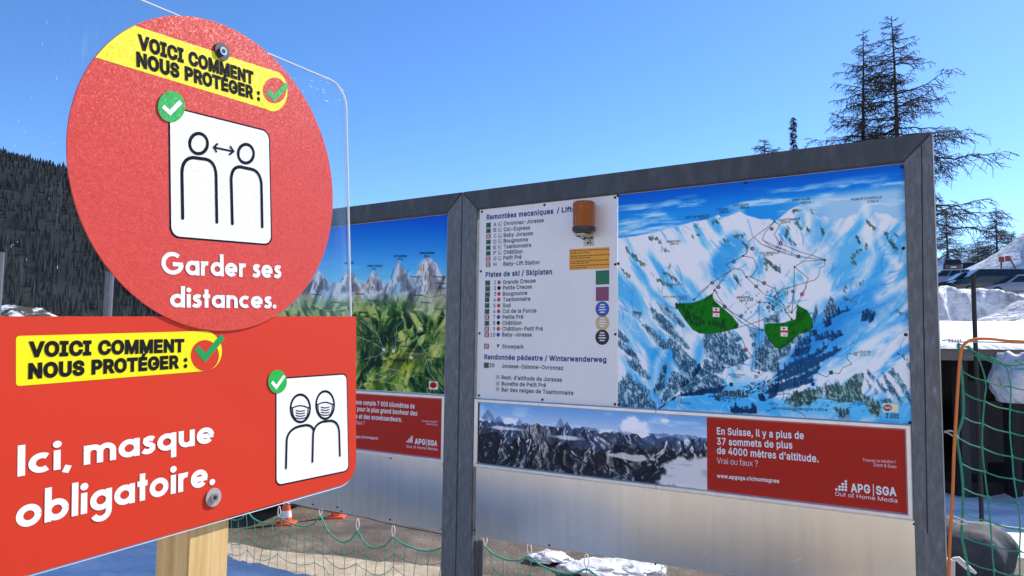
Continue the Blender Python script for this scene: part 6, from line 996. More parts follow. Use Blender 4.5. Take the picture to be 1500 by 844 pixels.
# advert below
ad = snap_frame(.129, -1.9555, 2.846, -1.4785, ob)
q = MB(); q.rect(B_, 1.7925, -1.9265, 2.816, -1.5065, .003, .0045); red = q.build('red_poster', ADRED, ad)
pp = alpine_photo(B_, .0052); q = MB(); q.rect(B_, .158, -1.9265, 1.7915, -1.5065, .003, .0045); q = q.build('photo_backing', DARK, ad); pp.build('alpine_print', PHOTO, ad, (1.45, 1.38, 1.3), .9, 1.1)
q = MB(); c0 = B_.uv(962.5, 597)[0]; q.rect(B_, c0-.0012, -1.9545, c0+.0012, -1.927, .0104, .0214); q.rect(B_, c0-.0012, -1.505, c0+.0012, -1.4795, .0104, .0214); q.build('frame_joint', DARK, ad)
T = MB(); K6 = .44
for s, p0, p1, h, wt in (('En Suisse, il y a plus de', (820, 150), (1109, 166), 22, .02), ('37 sommets de plus', (820, 184), (1071, 198), 22, .02), ('de 4000 mètres d’altitude.', (820, 214), (1158, 243), 22, .02), ('Vrai ou faux ?', (820, 247), (956, 258), 20, -.008), ('www.apgsga.ch/montagnes', (820, 294), (1027, 312), 12, .02), ('Trouvez la solution !', (1304, 240), (1414, 247), 10, -.004), ('Zoom & Scan', (1340, 256), (1416, 263), 10, -.004),
                        ('APG', (1265, 341), (1330, 346), 26, .03), ('SGA', (1349, 349), (1417, 355), 26, .03), ('Out of Home Media', (1213, 354), (1420, 378), 13, 0)):
    put_text(T, B_, s, f6(*p0), f6(*p1), h*K6, .0062, wt)
c = B_.uv(*f6(1340, 336)); T.rect(B_, c[0]-.002, c[1]-.03, c[0]+.002, c[1]+.03, .0058, .0062)
logo_dots(T, f6, (1217, 1227.5, 1238, 1248.5), (305, 314.5, 324, 333.5), .0068, .0062)
T.build('advert_lettering', WHITE, red)
sh = MB(); sh.slab(B_, [(.137, -2.427), (2.8605, -2.36), (2.8605, -1.9565), (.137, -1.9565)], -.006, -.001); sh.m = [0]*len(sh.f); sh.mi = 1; rg = random.Random(21)
SCR = mat('bare_scratch', (.80, .79, .77), .35, metal=.6)
for k in range(16):
    a_, b2 = rg.uniform(.3, 2.8), rg.uniform(-2.33, -2.0); l = rg.uniform(.01, .07); an = rg.uniform(-.7, .7)+(1.57 if k % 3 == 0 else 0); sh.ribbon(B_, [(a_, b2), (a_+l*math.cos(an)*.5, b2+l*math.sin(an)*.5+.002), (a_+l*math.cos(an), b2+l*math.sin(an))], .0016, -.0006, caps=False)
sh = sh.build('metal_sheet', [SHEET, SCR], ob)
screws(sh, [f6(12, 470), f6(260, 520), f6(614, 583), f6(1475, 450)], .006)

# ---- left-hand bay, running away behind the signs
ol, _ = bay(-2.98, 'galvanised board frame with the green summer map, partly behind the red signs')
q = MB(); q.rect(B_, -2.845, -1.468, -.1465, -.146, -.005, -.0005); ml = q.build('map_panel', WHITEP, ol)
P = summer_map(B_, .0004)
a, b_ = f5(440, 588), f5(467, 614); P.poly([a, (b_[0], a[1]+.5), b_, (a[0], b_[1]-.5)], (232, 226, 214), .4); c = f5(453, 600); P.poly([(c[0]+5*math.cos(k*.35), c[1]+4.4*math.sin(k*.35)) for k in range(18)], (170, 34, 40), .5)
rg = random.Random(4)
for x, y in ((90, 320), (150, 345), (225, 318), (265, 340), (235, 375), (240, 388), (300, 405), (335, 385), (400, 265), (405, 322), (430, 345), (465, 265), (475, 285), (480, 300), (470, 365), (265, 455), (270, 468), (310, 435), (370, 480), (425, 420), (445, 515), (440, 470), (415, 565), (310, 490), (395, 495)):
    a = f5(x, y); P.line([(a[0]-rg.uniform(5, 9), a[1]-.3), (a[0]+7, a[1]+.3)], 1.5, (40, 40, 36), .6, .6)
for x, y in ((385, 515), (300, 490), (330, 495), (413, 425)): a = f5(x, y); P.poly([(a[0]-2.2, a[1]-2.2), (a[0]+2.2, a[1]-2), (a[0]+2.2, a[1]+2.2), (a[0]-2.2, a[1]+2)], (226, 222, 206), .4)
P.build('map_print', PRINT, ml, .95, 1.1, 1.2)
T = MB()
for s, p0, p1, h in (('GRAND MUVERAN', (411, 195), (457, 194), 6), ('3051 m', (425, 204), (443, 204), 5), ('PETIT MUVERAN', (331, 205), (371, 204), 6), ('2810 m', (343, 213), (360, 213), 5), ("POINTE D'AUFALLE", (250, 235), (296, 234), 6), ('2726 m', (262, 243), (276, 243), 5), ('DENT FAVRE', (178, 226), (206, 225), 6), ('OVRONNAZ', (319, 528), (376, 529), 9)):
    put_text(T, B_, s, f5(*p0), f5(*p1), h*.4738, .0012, .03)
T.build('map_lettering', BLACK, ml)
screws(ml, [f5(157, 99), f5(330, 82), f5(500, 75), f5(500, 262), f5(495, 430)])
ad = snap_frame(-2.846, -1.9555, -.129, -1.4705, ol)
q = MB(); q.rect(B_, -1.75, -1.9265, -.158, -1.4985, .003, .0045); red = q.build('red_poster', ADRED, ad)
pl_ = Paint(B_, -2.818, -1.925, -1.7505, -1.5, 60, 30, .0052); pl_.blend(np.ones(pl_.X.shape), (190, 205, 222)); pl_.blend(ss(.45, .6, pl_.T), (60, 76, 104)); pl_.build('snow_print', PHOTO, ad)
T = MB()
for s, p0, p1, h, wt in (('La Suisse compte 7 000 kilomètres de', (184, 656), (397, 672), 13, .02), ('pistes, pour le plus grand bonheur des', (180, 676), (405, 694), 13, .02), ('skieurs et des snowboardeurs.', (181, 699), (358, 713), 13, .02), ('Vrai ou faux ?', (182, 718), (243, 723), 12, -.006), ('www.apgsga.ch/montagnes', (180, 759), (284, 768), 8, .01), ('Trouvez la solution !', (418, 713), (468, 716), 6, -.004), ('Zoom & Scan', (433, 722), (468, 725), 6, -.004), ('APG', (397, 781), (430, 784), 16, .03), ('SGA', (437, 785), (467, 788), 16, .03), ('Out of Home Media', (372, 793), (467, 802), 8, 0)):
    put_text(T, B_, s, f5(*p0), f5(*p1), h*.4738, .0062, wt)
c = B_.uv(*f5(433.5, 778)); T.rect(B_, c[0]-.002, c[1]-.03, c[0]+.002, c[1]+.03, .0058, .0062)
logo_dots(T, f5, (374, 379, 384, 389), (758, 763.5, 769, 774.5), .0068, .0062)
T.build('advert_lettering', WHITE, red)
sh = MB(); sh.rect(B_, -1.178, -2.44, -.137, -1.9565, -.006, -.001); sh = sh.build('metal_sheet', SHEET, ol)
screws(sh, [(440+x*.2417, 640+y*.2417) for x, y in ((547, 130), (867, 165), (857, 556), (543, 502), (248, 452))], .006)
sh = MB(); sh.rect(B_, -2.843, -2.44, -1.184, -1.9565, -.009, -.004); sh = sh.build('metal_sheet', SHEET, ol)
screws(sh, [(440+x*.2417, 640+y*.2417) for x, y in ((222, 427), (73, 410))], .006)

# ---- amber flashing lamp on its bracket
c = B_.uv(855.5, 340); LB = thing('warning_lamp', 'amber flashing lamp on a white bracket over the lift list', 'warning lamp', B_.P(c[0], c[1], .09))
LENS = mat('amber_lens', (.60, .17, .012), .12, spec=.6, trans=.5, ior=1.35, coat=.6); AMB2 = mat('amber_core', (.85, .30, .04), .4)
wz = .095; LP_ = Plane(B_.P(0, 0, wz), B_.u, B_.v); ax = LP_.uv(855.5, 320)[0]; rr = abs(LP_.uv(871.5, 320)[0]-LP_.uv(839.5, 320)[0])/2*.93; bx = c[0]
def ringz(r, b, n=32): return [B_.P(ax, b, wz) + Vector((r*math.cos(2*math.pi*k/n), r*math.sin(2*math.pi*k/n), 0)) for k in range(n)]
def lathe(mb, prof, n=32):
    V = []; 
    for r, b in prof: V += ringz(max(r, 1e-4), b, n)
    F = [(k*n+i, k*n+(i+1) % n, (k+1)*n+(i+1) % n, (k+1)*n+i) for k in range(len(prof)-1) for i in range(n)]
    mb.add(V, F+[tuple(reversed(range(n))), tuple(range((len(prof)-1)*n, len(prof)*n))])
zt = LP_.uv(855, 296)[1]; zb = LP_.uv(855, 333)[1]; hh = zt-zb; prof = [(rr, zb)]
for k in range(14): y = zb+hh*.05+hh*.85*k/14; prof += [(rr-.0015, y), (rr+.0005, y+hh*.03)]
prof += [(rr-.002, zb+hh*.95), (rr-.012, zt)]
q = MB(); lathe(q, prof); q.build('lens', LENS, LB, smooth=False)
q = MB(); lathe(q, [(rr+.003, zb-.001), (rr+.003, zb-.02), (rr-.002, zb-.03), (.04, zb-.045)]); q.build('lamp_base', mat('lamp_base_plastic', (.035, .028, .024), .35), LB)
BRW = mat('bracket_white_paint', (.56, .50, .44), .5, vary=(30, .12))
q = MB(); a0_ = B_.uv(855.5, 361); a1_ = B_.uv(870, 338); q.rect(B_, a0_[0], zb-.05, a1_[0], zb-.044, .001, .14); q.rect(B_, a0_[0], a0_[1], a1_[0], zb-.051, .001, .006); brk = q.build('bracket', BRW, LB)
for x, y in ((857, 349.5), (867.5, 349), (862, 356)):
    c = B_.uv(x, y); q = MB(); q.slab(B_, circ(c[0], c[1], .0075, 10), .0062, .010); q.build('screw', DARK, brk)
q = MB(); c = B_.uv(854.5, 341); p_ = B_.P(c[0], c[1], .07); q.tube([p_+Vector((0, 0, .01)), p_+Vector((0, 0, -.035))], .013, 10); q.tube([p_+Vector((0, 0, -.03)), B_.P(c[0]+.02, c[1]-.05, .04), B_.P(c[0]+.05, c[1]-.04, .015), B_.P(c[0]+.058, c[1]-.08, .008)], .003, 6); q.build('cable_gland', RUBBER, LB)

# ================================================================== NETS, CABLES, CONES
def wv(a, b): return (330+a*.24667, 660+b*.24667)
NETW = -.05                                    # nets hang just behind the face of the boards
def catmull(P, n=5):
    P = [Vector(p) for p in P]; out = []
    for i in range(len(P)-1):
        a, b, c, d = P[max(i-1, 0)], P[i], P[i+1], P[min(i+2, len(P)-1)]
        for k in range(n):
            t = k/n; out.append(.5*((2*b)+(c-a)*t+(2*a-5*b+4*c-d)*t*t+(3*b-a-3*c+d)*t**3))
    return out+[P[-1]]
def tie(parent, top, bot, r=.0035):            # white cord looped over the wire
    d = B_.u*.016; q = MB(); q.tube(catmull([bot, (bot+top)/2+d, top+d*.55, top+Vector((0, 0, .008)), top-d*.55, (bot+top)/2-d, bot], 4), r, 5); return q.build('cord_tie', WTIE, parent)
def net(label, ties, sags, v_bottom, name_loc, seed):
    """scalloped net: head rope from tie to tie, meshes hanging below"""
    o = thing('safety_net', label, 'net', name_loc, 'nets along the boards')
    def at_(p, w=NETW): a = B_.uv(*p); return (a[0], a[1])
    pts = []
    for i in range(len(ties)):
        pts.append(at_(ties[i]))
        if i < len(sags): s0 = at_(sags[i]); t1 = at_(ties[i+1]); t0 = at_(ties[i]); pts += [(t0[0]*.62+s0[0]*.38, t0[1]*.35+s0[1]*.65), s0, (t1[0]*.62+s0[0]*.38, t1[1]*.35+s0[1]*.65)]
    rope = [B_.P(a, b, NETW) for a, b in pts]; rope = catmull(rope, 4)
    q = MB(); q.tube(rope, .0065, 6); q.build('head_rope', ROPEG, o)
    def topv(a):
        for i in range(len(rope)-1):
            a0 = (rope[i]-B_.o).dot(B_.u); a1 = (rope[i+1]-B_.o).dot(B_.u)
            if a0 <= a <= a1: return ((rope[i]+(rope[i+1]-rope[i])*((a-a0)/(a1-a0+1e-9)))-B_.o).z
        return None
    a0, a1 = pts[0][0], pts[-1][0]; rg = random.Random(seed); q = MB(); n = int((a1-a0)/.105); cols = [a0+(a1-a0)*(k+.5)/n for k in range(n)]
    nodes = []
    for a in cols:
        tv = topv(a); tv = tv if tv is not None else pts[0][1]; L = [(a, tv)]; b = tv
        k = 0
        while b > v_bottom: b -= .105; L.append((a+rg.uniform(-.012, .012)+.02*math.sin(a*5+k*.6), b+rg.uniform(-.012, .012))); k += 1
        nodes.append(L); q.tube([B_.P(x, y, NETW+.012*math.sin(x*7+y*5)) for x, y in L], .0026, 4, cap=False)
    for i in range(len(nodes)-1):
        for k in range(1, min(len(nodes[i]), len(nodes[i+1]))):
            p0, p1 = nodes[i][k], nodes[i+1][k]
            if abs(p0[1]-p1[1]) < .16:
                mid = ((p0[0]+p1[0])/2, (p0[1]+p1[1])/2-.008); q.tube([B_.P(x, y, NETW+.012*math.sin(x*7+y*5)) for x, y in (p0, mid, p1)], .0026, 4, cap=False)
    q.build('net_mesh', ROPEG, o)
    for p in ties:
        a = at_(p); tie(o, B_.P(a[0], a[1]+.085, NETW), B_.P(a[0], a[1], NETW))
    return o
net('green net with wide scallops hanging under the left board beside the traffic cones', [wv(-60, 372), wv(102, 372), wv(290, 405), wv(538, 400), wv(757, 487), wv(970, 525), wv(1294, 560)], [wv(20, 420), wv(200, 440), wv(430, 458), wv(665, 552), wv(850, 588), wv(1140, 604)], -3.28, (*B_.P(-1, 0, NETW).xy, 0), 3)
net('green net hanging from the bottom edge of the right board with grey sheet above', [(704.5, 803), (769.5, 818), (854, 837), (968, 851), (1100, 868), (1240, 890)], [(738, 823), (816, 842), (910, 862), (1030, 880), (1165, 900)], -3.28, (*B_.P(1.4, 0, NETW).xy, 0), 5)
q = MB(); q.tube([B_.P(*B_.uv(*p), NETW) for p in ((405, 738), (463, 749), (520, 758), (560, 768.5), (600, 777), (651, 786))], .0042, 5); tag(q.build('steel_wire', WIRE), 'thin dark wire sagging under the left metal sheet, carrying the net', 'wire')
q = MB(); q.tube([B_.P(*B_.uv(*p), NETW) for p in ((696, 787), (800, 804), (960, 827), (1086, 848), (1250, 875), (1380, 893))], .0042, 5); tag(q.build('steel_wire', WIRE), 'thin dark wire along the bottom edge of the right metal sheet', 'wire')
q = MB(); z_ = B_.uv(696, 793)[1]; q.rect(B_, .136, GND, .178, z_, -.06, -.05); q.rect(B_, .136, GND, .142, z_, -.05, -.02); tag(q.build('angle_bracket', GALV2), 'short galvanised angle standing against the middle post under the right board', 'bracket')

# net at the right, tied to the board's outer post
FP = Plane(at(1420, 600, 3.72), (1, -.08, 0), (0, 0, 1))
def fpp(x, y, w=0): a = FP.uv(x, y); return FP.P(a[0], a[1], w)
o = thing('safety_net', 'green square-mesh net tied to the outer post in front of the dark shed', 'net', (*fpp(1420, 700).xy, 0), 'nets along the boards')
E_ = [(1408, 503), (1410, 520), (1412, 544), (1413, 575), (1412, 611), (1403.5, 641), (1409, 679), (1414, 716), (1415, 751), (1414, 788), (1420, 824), (1424, 860), (1428, 900), (1430, 940), (1432, 980), (1434, 1020), (1436, 1060)]
V2 = [(1422, 508), (1433, 520), (1444, 558), (1442.5, 588), (1441, 621), (1442, 657), (1446, 692), (1450, 729), (1452, 765), (1453, 799), (1455, 835), (1458, 872), (1460, 910), (1462, 950), (1464, 990), (1466, 1030), (1468, 1065)]
V3 = [(1452, 524), (1471, 536), (1480, 566.5), (1480, 600), (1480, 634), (1482, 669), (1483, 701), (1487, 737), (1490, 774), (1490, 806), (1492, 842), (1494, 880), (1496, 918), (1498, 956), (1500, 995), (1502, 1034), (1504, 1070)]
def shift(V, d, s): return [(x+d+s*math.sin(y*.02), y+3+d*.03) for x, y in V]
V4 = shift(V3, 36, 2); V5 = shift(V4, 38, 2); V6 = shift(V5, 40, 3); V7 = shift(V6, 40, 2); V8 = shift(V7, 42, 2)
lo = max(0, 0)
def wob(p): return fpp(p[0], p[1], .02*math.sin(p[0]*.03)+.012*math.sin(p[1]*.02+p[0]*.05))
q = MB(); q.tube(catmull([wob(p) for p in E_], 4), .0062, 6); q.build('edge_rope', ROPEG, o)
q = MB(); top = [(1408, 503), (1432, 516), (1452, 527), (1471, 534), (1485, 535.5), (1510, 533), (1560, 538), (1600, 540), (1660, 545)]; q.tube(catmull([wob(p) for p in top], 3), .0042, 6); q.build('head_rope', ROPEG, o)
q = MB(); allv = [E_, V2, V3, V4, V5, V6, V7, V8]
for V in allv[1:]: q.tube(catmull([wob(p) for p in V], 3), .0036, 5, cap=False)
for i in range(len(allv)-1):
    for k in range(1, len(E_)):
        a, b_ = allv[i][k], allv[i+1][k]; mid = ((a[0]+b_[0])/2, (a[1]+b_[1])/2+2.5); q.tube(catmull([wob(a), wob(mid), wob(b_)], 2), .0036, 5, cap=False)
for V in allv[1:]:
    for p in V: c_ = wob(p); q.tube([c_+Vector((-.008, 0, .004)), c_+Vector((-.003, -.003, .001)), c_+Vector((.004, .002, -.001)), c_+Vector((.009, 0, -.005))], [.002, .0075, .0075, .002], 6)
q.build('net_mesh', ROPEG, o)
q = MB(); q.tube(catmull([fpp(*p, .03) for p in ((1700, 512), (1600, 504), (1500, 500.5), (1470, 499), (1445, 496.5), (1425, 497), (1411, 502), (1403, 516), (1399, 560), (1396, 610), (1393, 660), (1391, 720), (1387, 790), (1385, 850), (1384, 930), (1384, 1000), (1384, 1075))], 5), .0078, 8)
tag(q.build('orange_cable', ORANGE, smooth=True), 'orange electric cable running down beside the outer post and off to the right', 'cable')
q = MB(); cl = [fpp(*p, .0) for p in ((1380, 499), (1392, 498), (1400, 501), (1440, 501), (1500, 503), (1600, 506), (1700, 512))]; q.tube(catmull(cl, 3), .0035, 5)
for k in range(5): q.tube(catmull([fpp(1386+k*4, 497, .01), fpp(1389+k*4, 502, .012), fpp(1391+k*4, 497, .0)], 2), .003, 4)
tag(q.build('steel_cable', STEEL), 'thin bright steel cable with a twisted end, stretched along the orange cable', 'cable')
q = MB(); q.tube(catmull([fpp(*p) for p in ((1383, 632), (1392, 631), (1398, 634), (1404, 641), (1396, 639), (1388, 634), (1383, 633))], 3), .004, 5); tag(q.build('shackle', STEEL), 'small steel hook holding the green net edge to the outer post', 'hook')
q = MB(); q.tube(catmull([fpp(*p, -.02) for p in ((1388, 757), (1397, 757), (1412, 762), (1420, 767), (1412, 769), (1398, 764), (1390, 759))], 3), .004, 5); q.tube(catmull([fpp(*p, -.02) for p in ((1420, 766), (1440, 768), (1470, 773), (1500, 777), (1600, 790))], 3), [.004]*5+[.0075]*8); tag(q.build('tension_strap', WTIE), 'white tension strap with a steel shackle crossing behind the green net', 'strap')
q = MB(); pz = fpp(1402, 846); q.prism([fpp(*p, -.03) for p in ((1390, 900), (1404, 900), (1404, 824), (1390, 822))], [fpp(*p, -.09) for p in ((1390, 900), (1404, 900), (1404, 824), (1390, 822))]); q.tube([fpp(1404, 824, -.05), fpp(1411, 823, -.05), fpp(1422, 834, -.03), fpp(1433, 842, -.02)], [.012, .014, .014, .006], 8); tag(q.build('ground_anchor', WTIE), 'pale anchor peg at the foot of the outer post under the net', 'anchor')

CONE_O = mat('cone_orange', (.78, .10, .02), .45); CONE_W = mat('cone_white_band', (.75, .72, .70), .5)
def cone(x, y, depth_z, h, label):
    d = ray(x, y); p = Vector((0, 0, EYE)) + d*(-(EYE-.004)/d.z); o = thing('traffic_cone', label, 'traffic cone', p, 'traffic cones behind the left board')
    s = h/.5; q = MB(); q.prism([p+Vector((sx*.14*s, sy*.14*s, 0)) for sx, sy in ((-1, -1), (1, -1), (1, 1), (-1, 1))], [p+Vector((sx*.13*s, sy*.13*s, .025*s)) for sx, sy in ((-1, -1), (1, -1), (1, 1), (-1, 1))]); q.build('base', CONE_O, o)
    def fr(z0, z1, e=0): r0, r1 = .10-.155*z0+e, .10-.155*z1+e; return [[p+Vector((r*s*math.cos(k*math.pi/12), r*s*math.sin(k*math.pi/12), z*s)) for k in range(24)] for r, z in ((r0, z0), (r1, z1))]
    q = MB(); q.prism(*fr(.025, .5)); q.build('cone_body', CONE_O, o, smooth=False)
    q = MB(); q.prism(*fr(.10, .20, .003)); q.build('reflective_band', CONE_W, o)
    q = MB(); q.prism(*fr(.30, .38, .003)); q.build('reflective_band', CONE_W, o)
cone(418.5, 767, 0, .40, 'orange and white traffic cone below the oblong red sign, nearest the wooden post')
cone(493, 757, 0, .40, 'orange traffic cone mostly hidden by the metal sheet of the left board')

# ================================================================== FENCE POSTS, SHED, MARKER POLE
for x, yt, w_, lb in ((1, 370, 11, 'slim galvanised fence post at the far left edge of the photo'), (161, 398, 12, 'slim galvanised fence post half hidden by the lower left of the round sign')):
    D = 8.2; a = at(x-w_/2, yt, D); b_ = at(x+w_/2, yt, D); q = MB(); wd = (b_-a).length; c = (a+b_)/2
    q.tube([(c.x, c.y, -.1), (c.x, c.y, c.z-.01)], wd/2, 10); q.tube([(c.x, c.y, c.z-.012), (c.x, c.y, c.z)], wd/2*1.08, 10); tag(q.build('fence_post', GALV2, smooth=False), lb, 'fence post', 'fence posts left of the boards')
CONC = mat('grey_concrete', (.20, .19, .18), .85, vary=(3, .2), bump=(20, .2)); DWOOD = mat('dark_stained_wood', (.022, .018, .016), .8, vary=(5, .4, (6, 6, .5))); DGREY = mat('dark_panel', (.035, .035, .038), .7, vary=(2, .3))
SX0, SX1, SY, SZ = 4.6, 16., 10.6, at(1440, 512, 10.6).z
sh = thing('shed', 'low dark flat-roofed shed with grey concrete edge, behind the net', 'shed', (9, SY+2.5, 0))
q = MB(); q.box((SX0, SY, SZ-.16), (SX1, SY+5.5, SZ)); q.build('roof_slab', CONC, sh, bevel=.01)
q = MB(); q.box((SX0+.2, SY+3.6, 0), (SX1-.2, SY+3.75, SZ-.163)); q.build('back_wall', DWOOD, sh)
q = MB(); q.box((SX0+.2, SY+.3, 0), (SX0+.35, SY+3.59, SZ-.163)); q.build('side_wall', DWOOD, sh)
q = MB(); q.box((SX1-.35, SY+.3, 0), (SX1-.2, SY+3.59, SZ-.163)); q.build('side_wall', DWOOD, sh)  # added out of view to keep sunlight out of the shed
q = MB(); q.box((SX0+.4, SY+.4, 0), (SX1-.4, SY+3.58, .30)); q.build('floor', DWOOD, sh)  # added dark slab, stands in for shade on the ground inside
for x in (1408, 1482):
    p = at(x, 620, SY+.25); q = MB(); q.box((p.x-.06, SY+.15, 0), (p.x+.06, SY+.35, SZ-.163)); q.build('pillar', DGREY if x == 1408 else DWOOD, sh)
p = at(1424, 620, SY+1.2); q = MB(); q.box((p.x-.25, SY+1.2, 0), (p.x+.22, SY+1.26, SZ-.5)); q.build('panel_door', DGREY, sh)
p = at(1462, 620, SY+2.4); q = MB(); q.box((p.x-.5, SY+2.4, 0), (p.x+1.4, SY+2.9, 1.35)); q.build('stacked_panel', DGREY, sh)
def roof_snow(X, Y):
    e = np.minimum(np.minimum(X-SX0, SX1-X), np.minimum(Y-SY+.12, SY+5.6-Y)); return SZ+.004 + .10*ss(-.02, .07, e) + .40*ss(-.1, 2.6, Y-SY)*ss(0, .3, np.minimum(X-SX0, SX1-X))*(1-ss(SY+5.2, SY+5.6, Y)) + .05*(fbm(X*.5, Y*.5, 3, 3)-.5)*ss(0, .3, e)
rs = sheet('roof_snow', np.linspace(SX0-.1, SX1, 120), np.linspace(SY-.14, SY+5.6, 60), roof_snow, SNOW, kind='structure')
def blob(name, c, s, m, label, cat, seed, flat=.0, sub=4, amp=.35, f=1.6):
    bm = bmesh.new(); bmesh.ops.create_icosphere(bm, subdivisions=sub, radius=1)
    P = np.array([v.co for v in bm.verts]); n = fbm(P[:, 0]*f+P[:, 2]*1.3+5, P[:, 1]*f-P[:, 2]*.9+5, 5, seed)-.5 + .5*(fbm(P[:, 2]*f*2+9, P[:, 0]*f*2+P[:, 1]*2, 4, seed+9)-.5)
    me = bpy.data.meshes.new(name)
    for v, k in zip(bm.verts, n): co = v.co*(1+amp*2*k); v.co = Vector((co.x*s[0], co.y*s[1], max(co.z, -.6+flat)*s[2]))
    bm.to_mesh(me); bm.free(); me.materials.append(m); me.polygons.foreach_set('use_smooth', [True]*len(me.polygons)); o = bpy.data.objects.new(name, me); COL.objects.link(o); o.location = c
    if label: tag(o, label, cat)
    return o
blob('snow_lump', at(1494, 563, SY-.35), (.36, .28, .42), SNOWR, 'lump of snow sliding off the shed roof at the right edge', 'snow lump', 4)
ROCK = mat('dark_rock', (.06, .065, .07), .8, vary=(4, .4), bump=(6, .8))
d = ray(1438, 846); pr = Vector((0, 0, EYE)) + d*(-(EYE-.0)/d.z)
blob('boulder', pr+Vector((0, .2, .13)), (.42, .34, .36), ROCK, 'dark boulder with pale worn top on the ground behind the green net', 'boulder', 12, amp=.22)
p = at(1425, 396, 9.); q = MB(); q.tube([(p.x, p.y, -.1), (p.x, p.y, p.z-.05)], .026, 8); tag(q.build('marker_pole', mat('black_pole', (.018, .018, .016), .6)), 'thin black pole standing in front of the snowy shed roof', 'pole')
yard = sheet('yard_snow', np.linspace(4.4, 30, 90), np.linspace(7.6, 16, 70), lambda X, Y: .02+.22*ss(7.8, 9.8, Y)*(fbm(X*.9, Y*.9, 5, 6))*1.6-.14*(1-ss(4.5, 5.4, X))+.05*(fbm(X*4, Y*4, 4, 16)-.5)-.25*(1-ss(7.7, 8.6, Y+.5*fbm(X, Y, 3, 8))), SNOW)

# ================================================================== SLOPE WITH PARKED CARS, TREES, FAR HILL
def lot(Y): return 5.8+(Y-48)*.131
def right_z(X, Y):
    n = fbm(X*.6, Y*.6, 5, 41)-.5; n2 = fbm(X*1.7, Y*1.7, 5, 47)-.5; crest = 45+.6*np.sin(X*.7)+1.6*n+.9*n2
    base = 1.0+.02*(Y-17)
    lotz = lot(np.maximum(Y, 45)) + .5*np.exp(-((Y-crest-.5)/1.2)**2)*(.5+1.6*np.clip(n+.3, 0, 1)) + .4*n*np.exp(-((Y-45)/3)**2)
    z = base+(lotz-base)*np.clip((Y-crest+1.3)/1.3, 0, 1)**.8 + .5*n2*np.exp(-((Y-44.4)/1.6)**2)
    z = z + 4.4*np.exp(-(((X-27)/9)**2+((Y-30)/6)**2))*(1+.25*n)
    z = z + ss(38, 50, X)*8*np.exp(-((Y-62)/9)**2)*(1+.15*n) + ss(.74, 1.1, X/Y)*10*ss(45, 90, Y)
    return -.3+(z+.3)*ss(8, 17, X)
sheet('snow_bank', np.concatenate([np.linspace(6, 18, 16), np.linspace(18.2, 48, 190), np.linspace(49, 140, 30)]), np.concatenate([np.linspace(16.5, 40, 60), np.linspace(40.2, 62, 110), np.linspace(63, 220, 60)]), right_z, SNOWR)

def larch(name, label, base, h, spread, seed, group, thick=1., dens=1., t0=.16):
    rg = random.Random(seed); o = thing(name, label, 'tree', base, group); base = Vector(base)
    def axis(t): return base + Vector((.12*math.sin(t*5+seed)*t, .1*math.cos(t*4)*t, h*t))
    q = MB(); q.tube([axis(k/12) for k in range(13)], [h*.0125*thick*(1-k/12*.93) for k in range(13)], 7); q.build('trunk', BARK, o)
    q = MB(); nb = int(112*dens)
    for i in range(nb):
        t = t0+(.99-t0)*(i/nb)**.86; env = spread*(1.02-t)**.66*(.7+.55*rg.random())*(1 if t < .9 else .8); env = max(env, .25)
        if rg.random() < .12: env *= 1.35
        an = rg.uniform(0, 6.283); d = Vector((math.cos(an), math.sin(an), 0)); p0 = axis(t); up = rg.uniform(-.22, .2)+.3*(t-.5)
        ns = 7; P = [p0+d*(env*k/ns)+Vector((0, 0, env*(up*(k/ns)-.30*(k/ns)**2+.26*(k/ns)**3)+rg.uniform(-.03, .03)*env)) + Vector((rg.uniform(-.03, .03), rg.uniform(-.03, .03), 0))*env for k in range(ns+1)]
        r0 = .010*h*.28*(.5+.5*env/spread)*thick; q.tube(P, [r0*(1-.85*k/ns) for k in range(ns+1)], 4, cap=False)
        nt_ = int(8+16*env/spread)
        for j in range(nt_):
            f = .18+.82*(j+rg.random()*.8)/nt_; k = min(ns-1, int(f*ns)); a = P[k]+(P[k+1]-P[k])*(f*ns-k); s_ = 1 if j % 2 else -1
            td = (d*rg.uniform(.2, .9)+Vector((-d.y, d.x, 0))*s_*rg.uniform(.3, 1.)+Vector((0, 0, rg.uniform(-.8, .25)))).normalized(); L = env*rg.uniform(.16, .34)*(1.15-f*.5)
            T_ = [a, a+td*L*.5+Vector((0, 0, -.05*L)), a+td*L+Vector((0, 0, -.22*L))]; q.tube(T_, [r0*.4, r0*.3, r0*.18], 3, cap=False)
            for m in range(4):
                g = rg.uniform(.2, 1); b_ = a+td*L*g+Vector((0, 0, -.2*L*g*g)); sd_ = (td*.5+Vector((rg.uniform(-1, 1), rg.uniform(-1, 1), rg.uniform(-1.1, .3)))).normalized()*L*rg.uniform(.3, .6)
                q.tube([b_, b_+sd_], [r0*.3, r0*.18], 3, cap=False)
    q.build('crown', TWIG, o); return o
def ground_at(px, depth): p = at(px, 500, depth); return (p.x, p.y, float(right_z(np.array([p.x]), np.array([p.y]))[0])-.1)
G1 = 'bare larches beyond the boards'
b0 = ground_at(1272, 46); top = at(1272, 43, 46).z; L1 = larch('larch_tree', 'bare larch rising behind the right board, left one of the tall pair', b0, top-b0[2], 4.9, 3, G1, 1.15)
b0 = ground_at(1320, 44); top = at(1320, 24, 44).z; L2 = larch('larch_tree', 'tallest bare larch, right one of the pair, its drooping branches showing past the right post', b0, top-b0[2], 5.9, 5, G1, 1.2, 1., .34)
b0 = ground_at(1466, 118); top = at(1466, 303, 118).z; L3 = larch('larch_tree', 'small cone-shaped bare larch above the parked cars', b0, top-b0[2], 4.8, 8, G1, 1.7, 1.15)
